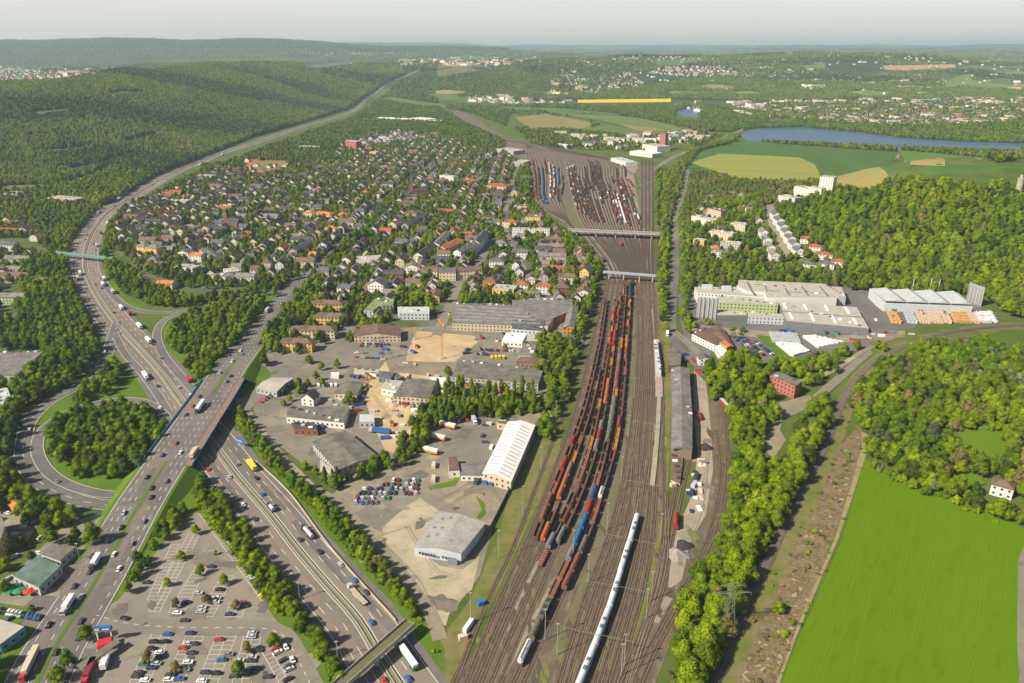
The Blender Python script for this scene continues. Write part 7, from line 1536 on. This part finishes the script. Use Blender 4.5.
wood('P 424,402 438,385 470,378 500,378 540,386 545,402 500,408 460,412 436,424', [(2, 1), (0, 4)], 'slender green poplar in the row behind the depot lot', 7.5, .8, (.7, 1.05), (4, 4, 0), hgt=8, tall=.9, group='poplar row behind the depot', name='poplar_tree')
wood('P 424,404 440,398 545,395 550,408 500,414 470,412 440,424 424,440 400,464 370,480 345,488 330,482 352,470 385,455 405,432', G0, 'green tree on the slope around the trades yard', 7, size=(.65, 1), group='trees around the trades yard')
wood('P 322,475 338,470 345,490 325,492', [(2, 1)], 'dark conical poplar at the lane corner', 6, .8, (.6, .8), (4,), name='poplar_tree')
wood('P 534,338 556,334 582,340 577,362 572,395 562,425 548,440 538,428 550,402 548,382 535,370', G0, 'green tree between the depot and the rail yard', 7.5, size=(.8, 1.1), group='trees left of the rail yard')
wood('P 572,234 590,246 606,276 598,292 590,318 582,336 570,336 582,302 585,272 572,248', G0, 'tree on the cutting edge beside the lower town', 7.5, .9)
wood('P 522,168 530,162 532,200 548,216 566,230 580,241 585,252 570,246 553,233 538,224 526,205', TW, 'tree beside the upper yard', 8, .9)
wood('P 240,404 256,432 278,460 304,487 336,509 356,532 378,558 400,588 416,610 404,626 388,612 360,584 336,560 300,520 262,474 243,440 236,418', BR, 'bright green bush in the hedge right of the lower motorway', 3.9, size=(.55, .85), hgt=3, group='hedge trees right of the lower motorway')
wood('P 196,474 208,474 224,502 252,538 287,582 312,628 338,662 345,695 328,695 292,640 268,602 242,558 208,514 197,497', [(0, 5), (1, 4), (2, 1)], 'green tree in the row between the car park and the motorway', 5.2, size=(.7, 1.0), hgt=4, group='tree row between car park and motorway')
wood('P 176,508 192,500 165,540 148,562 122,598 100,612 97,603 118,560 140,528 158,508', [(0, 3), (1, 2), (2, 1)], 'green tree in the narrow row beside the main road', 5.2, .9, size=(.5, .75), hgt=3, group='tree row beside the main road')
wood('P 250,404 262,426 276,436 300,462 335,482 345,490 330,493 312,484 290,460 268,437 252,416', [(1, 4), (0, 3)], 'bright tree beside the curved lane', 5, .95, (.45, .75), hgt=3, group='trees beside the curved lane')
wood('P 0,508 40,520 60,525 95,528 88,535 60,545 45,560 25,575 0,590 -60,600 -60,500', G0, 'tree around the restaurant lot', 8, .4, (.6, .9)); wood('P -50,655 22,655 24,690 -50,700', [(2, 1)], 'dark tree in the lower left corner', 7, size=(.8, 1.1))
wood('P 862,385 885,362 920,347 1000,338 1150,335 1150,540 1024,520 985,506 930,483 890,466 870,452 868,430 856,412 850,400', [(1, 4), (0, 5), (2, 1), (3, .8)], 'leafy tree in the wood above the meadow', 6.8, size=(.65, 1.4), group='trees of the wood above the meadow')
wood('P 875,372 905,352 950,342 930,362 900,378', [(3, 4), (0, 3)], 'brownish tree at the railway curve', 7, .8); wood('P 960,362 985,350 1040,352 1040,385 985,384', [(5, 1)], 'pale silvery tree in the wood above the meadow', 7, .8)
wood('P 870,460 900,470 960,500 1010,518 1005,524 960,508 900,482 868,468', [(5, 2), (0, 2), (1, 2)], 'blossoming bush at the meadow edge', 5, .8, (.45, .7), (6, 0), hgt=2, name='bush', group='bushes at the meadow edge', cat='bush')
wood('P 852,410 862,425 852,450 838,500 818,545 790,600 770,650 755,690 745,690 770,625 800,560 826,500 846,450', [(0, 2), (1, 3), (3, 2)], 'low bush beside the cleared brush strip', 6, .5, (.35, .6), (6,), hgt=1, name='bush', group='bushes beside the cleared strip', cat='bush')
wood('P 770,620 785,600 800,590 790,640 775,670', [(1, 1)], 'bright bush in the cleared strip', 7, .5, (.5, .7), (6, 0), hgt=1, name='bush', cat='bush')
wood('P 1005,505 1060,510 1060,530 1030,525', [(2, 1), (0, 1)], 'tree at the meadow corner', 7)
wood('P 412,600 432,630 440,660 420,655 400,625', [(1, 1)], 'bush beside the gravel triangle', 6, .5, (.4, .6), (6,), hgt=1, name='bush', cat='bush'); wood('P 432,648 440,640 444,664 434,668', [(2, 1), (0, 1)], 'dark tree beside the overbridge', 6, size=(.7, .8))
wood('P 118,205 160,192 250,162 300,160 330,150 420,138 505,150 528,168 530,200 560,230 590,262 600,285 575,325 520,318 440,300 400,305 380,330 300,350 262,350 290,300 250,285 190,285 140,268 110,240', TW, 'garden tree among the town houses', 7.6, .85, (.45, 1.1))
wood('P 200,165 330,150 345,140 300,175 250,185 200,185', TW, 'tree above the western houses', 9, .5)
wood('P 262,372 300,360 340,352 350,372 300,390 280,410 262,400', TW, 'tree at the trades yard road', 12, .3, (.5, .8)); wood('P 262,380 285,370 305,378 300,398 280,402 270,392', G0, 'bush at the trades yard entrance', 8, .45, (.45, .75))
wood('P 845,405 850,420 838,455 820,500 795,555 760,610 735,660 728,690 715,690 735,645 770,580 805,515 830,450 838,415', [(0, 2), (1, 3), (3, 2)], 'low bush beside the single track', 5, .35, (.25, .5), (6,), hgt=1, name='bush', group='bushes beside the single track', cat='bush')
wood('P 862,440 868,450 862,470 845,530 818,590 795,640 780,683 774,683 790,640 812,590 838,528 856,470', [(0, 2), (1, 3)], 'low bush on the dirt track edge', 5, .3, (.2, .4), (6,), hgt=.5, name='bush', group='bushes on the dirt track edge', cat='bush')
wood('P 855,345 880,338 905,336 880,352', BR, 'tree at the factory lane', 8, .5)
wood('P 740,143 860,151 960,156 1024,160 1150,160 1150,156 1024,152 950,149 850,145 760,141', TW, 'tree on the near lake shore', 8, hgt=4); wood('P 755,124 800,120 860,124 930,129 1024,131 1150,136 1150,146 1024,142 960,140 900,136 860,131 800,126 760,127', TW, 'tree on the far lake shore', 9, .9)
wood('P 800,164 830,157 870,154 900,160 905,176 930,172 980,178 975,185 860,180 820,172', FO, 'tree in the grove between fields', 8.5, .9); wood('P 985,154 1024,149 1150,149 1150,169 1000,164', FO, 'tree by the lake fields', 8.5)
wood('P 690,141 740,139 750,146 700,152', TW, 'tree by the bridge road', 9, .8); wood('P 655,185 690,150 735,134 742,134 700,160 672,182 662,200', BR, 'tree along the bridge road', 8, .85)
wood('P 530,104 575,105 600,106 640,105 700,104 735,108 770,112 765,125 735,131 700,130 670,122 640,118 600,111 560,112 530,112', TW, 'tree in the valley wood', 9); wood('P 515,127 560,128 600,132 622,134 600,142 560,147 530,142', TW, 'tree by the yard head', 9, .9)
wood('P 590,120 612,130 618,140 600,140 590,130', TW, 'tree by the yard head', 9); wood('P 540,146 640,150 700,140 730,134 700,133 600,134', TW, 'tree by the works', 10, .3)
wood('P 430,104 500,107 512,110 505,125 470,112', TW, 'tree in the valley', 9, .8); wood('P 500,104 580,104 640,110 560,116 500,112', TW, 'tree in the valley', 11, .35)
wood('P 420,75 512,66 556,86 600,95 600,99 512,99 470,95 440,92 420,85', FO, 'far wood', 10, .9, hgt=8); wood('P 600,90 640,86 700,77 768,80 900,82 1024,90 1150,90 1150,100 1024,99 880,97 770,100 700,98 640,97 600,96', FO, 'far wood', 10, .95, hgt=8)
wood('P 512,54 1150,50 1150,103 770,103 700,98 512,100', FO, 'far wood', 12, .75, noise=190, hgt=8, patch=260); wood('P -150,48 512,50 512,66 420,70 300,64 180,66 105,72 60,70 -150,70', FO, 'far wood', 12, .6, noise=260, hgt=8)
wood('P -150,38 420,40 512,50 300,52 170,66 -150,68', [(0, 3), (2, 3), (4, 1)], 'far ridge wood', 12, .9, hgt=8)
wood('P 770,103 860,103 1024,104 1150,110 1150,134 1024,130 930,128 860,124 770,117', TW, 'tree in the lake town', 9, .42); wood('P 556,57 640,78 640,84 560,88 548,70', TW, 'tree in the hill town', 11, .55)
print('trees', len(TREES))
singles = [('C2', 210, 150, .5, 1), ('C2', 395, 85, .6, 1), ('C2', 525, 140, .6, 1), ('C2', 430, 240, .55, 3), ('C2', 590, 275, .5, 3), ('C2', 105, 570, .6, 3), ('C2', 255, 625, .55, 3), ('C2', 655, 515, .55, 3), ('C2', 800, 480, .7, 0), ('C2', 605, 645, .8, 1), ('C2', 258, 265, .5, 3),
           ('C4', 425, 415, .6, 1), ('C4', 325, 575, .55, 1), ('C4', 545, 545, .3, 1)]
big = [('C1', 385, 600, .85, 0, 'round green tree on the island below the junction'), ('C1', 320, 680, .85, 0, 'lowest green tree on the road island'), ('C1', 485, 455, .9, 0, 'green tree left of the blue roof sign'), ('C3', 645, 580, 1.25, 0, 'big spreading tree at the restaurant corner'), ('B2', 215, 95, .8, 0, 'small round tree on the road island by the yellow flats'),
       ('B2', 325, 115, .8, 1, 'bright tree at the trades yard corner'), ('B2', 375, 260, 1.1, 0, 'broad tree in the middle of the trades yard'), ('B2', 240, 165, .8, 0, 'round tree beside the van row'), ('B4', 700, 560, 1.25, 3, 'large bare brownish tree at the meadow wood'), ('B4', 830, 620, .8, 2, 'dark bush like tree left of the solitary white house'), ('C6', 310, 480, .8, 0, 'round tree between the sandy pit and the mossy hall'), ('C6', 672, 320, .6, 1, 'bright tree in the market hall lot'), ('T6', 580, 480, 1.5, 1, 'left of two large bright trees behind the long office'), ('T6', 645, 490, 1.4, 1, 'right of two large bright trees behind the long office'), ('C1', 180, 285, .4, 0, 'small round bush beside the dealer row')]
def tree_thing(x, y, z, s, tall, sh, pl, label, group=None, name='tree', shared=False, cat='tree'):
    o = thing(name, None, label, cat, group, loc=(x, y, z - .1), rz=rnd.uniform(0, 6.28), shared=shared); o.scale = (s, s, s * tall)
    if SHAPES[sh][0] != 'bush': link('trunk', TRUNK, o)
    link('crown', crown(sh, pl), o)
for t_, x, y, s, pl in singles: p = at(*T(t_, x, y)); tree_thing(p.x, p.y, .15, s, 1, rnd.randrange(4), pl, 'small tree in a bay of the big car park', 'small car park trees')
for t_, x, y, s, pl, lb in big: p = at(*T(t_, x, y)); tree_thing(p.x, p.y, p.z + .15, s, 1, rnd.randrange(4), pl, lb)
def psize(t):
    q = proj(t[0], t[1], t[2]); vis = -10 < q[0] < 1034 and q[1] < 700
    return (t[3] / math.hypot(t[0], t[1])) if vis else 0
order = sorted(range(len(TREES)), key=lambda i: -psize(TREES[i])); NI = 296 - len(singles) - len(big); nb = 0; nt_ = 0; indiv = set()
for i in order:
    t_ = TREES[i]; z = ZONES[t_[7]]
    if z[3] == 'tree':
        if nt_ >= NI: continue
        nt_ += 1
    else:
        if nb >= 110: continue
        nb += 1
    indiv.add(i)
    tree_thing(t_[0], t_[1], t_[2], t_[3], t_[4], t_[5], t_[6], z[0], z[1] or 'trees of the small woods', z[2], True, z[3])
    if nt_ >= NI and nb >= 110: break
# the rest: one planted mass for each part of the country
def forest(name, idx, label):
    if not idx: return
    me = bpy.data.meshes.new(name); me.vertices.add(len(idx)); A = np.array([TREES[i][:7] for i in idx])
    me.vertices.foreach_set('co', (A[:, :3] - [0, 0, .1]).ravel())
    for nm, v, ty in (('sc', A[:, 3], 'FLOAT'), ('tall', A[:, 4], 'FLOAT'), ('ro', nr.uniform(0, 6.28, len(A)), 'FLOAT')):
        at_ = me.attributes.new(nm, ty, 'POINT'); at_.data.foreach_set('value', v)
    far_ = np.hypot(A[:, 0], A[:, 1]) > 2300; sh = A[:, 5].astype(int); sh = np.where(far_ & (sh < 4), 7 + sh % 2, sh)
    combos = sorted(set(zip(sh.tolist(), A[:, 6].astype(int).tolist()))); ci = {c: k for k, c in enumerate(combos)}; at_ = me.attributes.new('vi', 'INT', 'POINT'); at_.data.foreach_set('value', np.array([ci[(a, int(b))] for a, b in zip(sh, A[:, 6])], np.int32))
    o = link(name, me, kind='stuff', label=label)
    g = bpy.data.node_groups.new(name, 'GeometryNodeTree'); g.interface.new_socket('Geometry', in_out='INPUT', socket_type='NodeSocketGeometry'); g.interface.new_socket('Geometry', in_out='OUTPUT', socket_type='NodeSocketGeometry')
    N = g.nodes.new; K = g.links.new; gi = N('NodeGroupInput'); go = N('NodeGroupOutput'); jn = N('GeometryNodeJoinGeometry'); iop = N('GeometryNodeInstanceOnPoints')
    last = []
    for s_, p_ in combos:
        oi = N('GeometryNodeObjectInfo'); oi.transform_space = 'ORIGINAL'; oi.inputs['Object'].default_value = SRC[s_]; oi.inputs['As Instance'].default_value = False
        sm = N('GeometryNodeSetMaterial'); sm.inputs['Material'].default_value = PAL[p_]; K(oi.outputs['Geometry'], sm.inputs['Geometry'])
        ti = N('GeometryNodeGeometryToInstance'); K(sm.outputs[0], ti.inputs[0]); last.append(ti)
    for ti in reversed(last): K(ti.outputs[0], jn.inputs[0])
    def attr(nm, ty):
        n = N('GeometryNodeInputNamedAttribute'); n.data_type = ty; n.inputs['Name'].default_value = nm; return n.outputs[0]
    cx = N('ShaderNodeCombineXYZ'); s0 = attr('sc', 'FLOAT'); ml_ = N('ShaderNodeMath'); ml_.operation = 'MULTIPLY'; K(s0, ml_.inputs[0]); K(attr('tall', 'FLOAT'), ml_.inputs[1]); K(s0, cx.inputs[0]); K(s0, cx.inputs[1]); K(ml_.outputs[0], cx.inputs[2])
    cr = N('ShaderNodeCombineXYZ'); K(attr('ro', 'FLOAT'), cr.inputs[2]); er = N('FunctionNodeEulerToRotation'); K(cr.outputs[0], er.inputs[0])
    K(gi.outputs[0], iop.inputs['Points']); K(jn.outputs[0], iop.inputs['Instance']); iop.inputs['Pick Instance'].default_value = True; K(attr('vi', 'INT'), iop.inputs['Instance Index']); K(er.outputs[0], iop.inputs['Rotation']); K(cx.outputs[0], iop.inputs['Scale']); K(iop.outputs[0], go.inputs[0])
    md = o.modifiers.new('planting', 'NODES'); md.node_group = g
# the crowns the masses are planted from are crowns of real trees of the scene
SRC = {}
for o in list(col.objects):
    if o.name.startswith('crown') and o.parent:
        for (s_, p_), me_ in CM_.items():
            if o.data == me_ and s_ not in SRC: SRC[s_] = o
for s_ in range(len(SHAPES)):
    if s_ not in SRC:   # a tree of its own in the left wood carries the missing shape
        for i in order:
            if i not in indiv and (TREES[i][5] == s_ or (s_ > 6 and TREES[i][5] < 4)) and ZONES[TREES[i][7]][3] == 'tree':
                t_ = TREES[i]; break
        else: t_ = TREES[order[-1]]
        indiv.add(i); tree_thing(t_[0], t_[1], t_[2], t_[3], t_[4], s_, t_[6], ZONES[t_[7]][0], ZONES[t_[7]][1] or 'woodland trees', 'tree', True)
        SRC[s_] = [o for o in col.objects if o.data == crown(s_, t_[6])][0]
rest = [i for i in range(len(TREES)) if i not in indiv]; zi_ = lambda *w_: {k for k, z in enumerate(ZONES) if any(x in z[0] for x in w_)}
hz_, rz_, fz = zi_('forested ridge'), zi_('on the wooded hill'), zi_('far wood', 'far ridge', 'lake', 'valley', 'hill town')
forest('ridge_forest', [i for i in rest if TREES[i][7] in hz_], 'mixed green forest covering the ridge left of the motorway'); forest('hill_forest', [i for i in rest if TREES[i][7] in rz_], 'bright green forest covering the hill right of the factory')
forest('distant_woodland', [i for i in rest if TREES[i][7] in fz], 'woods and tree lines of the far country and lake shore'); forest('trees', [i for i in rest if TREES[i][7] not in hz_ | rz_ | fz], 'trees and bushes filling gardens, verges and small woods of the valley')
finish_labels()
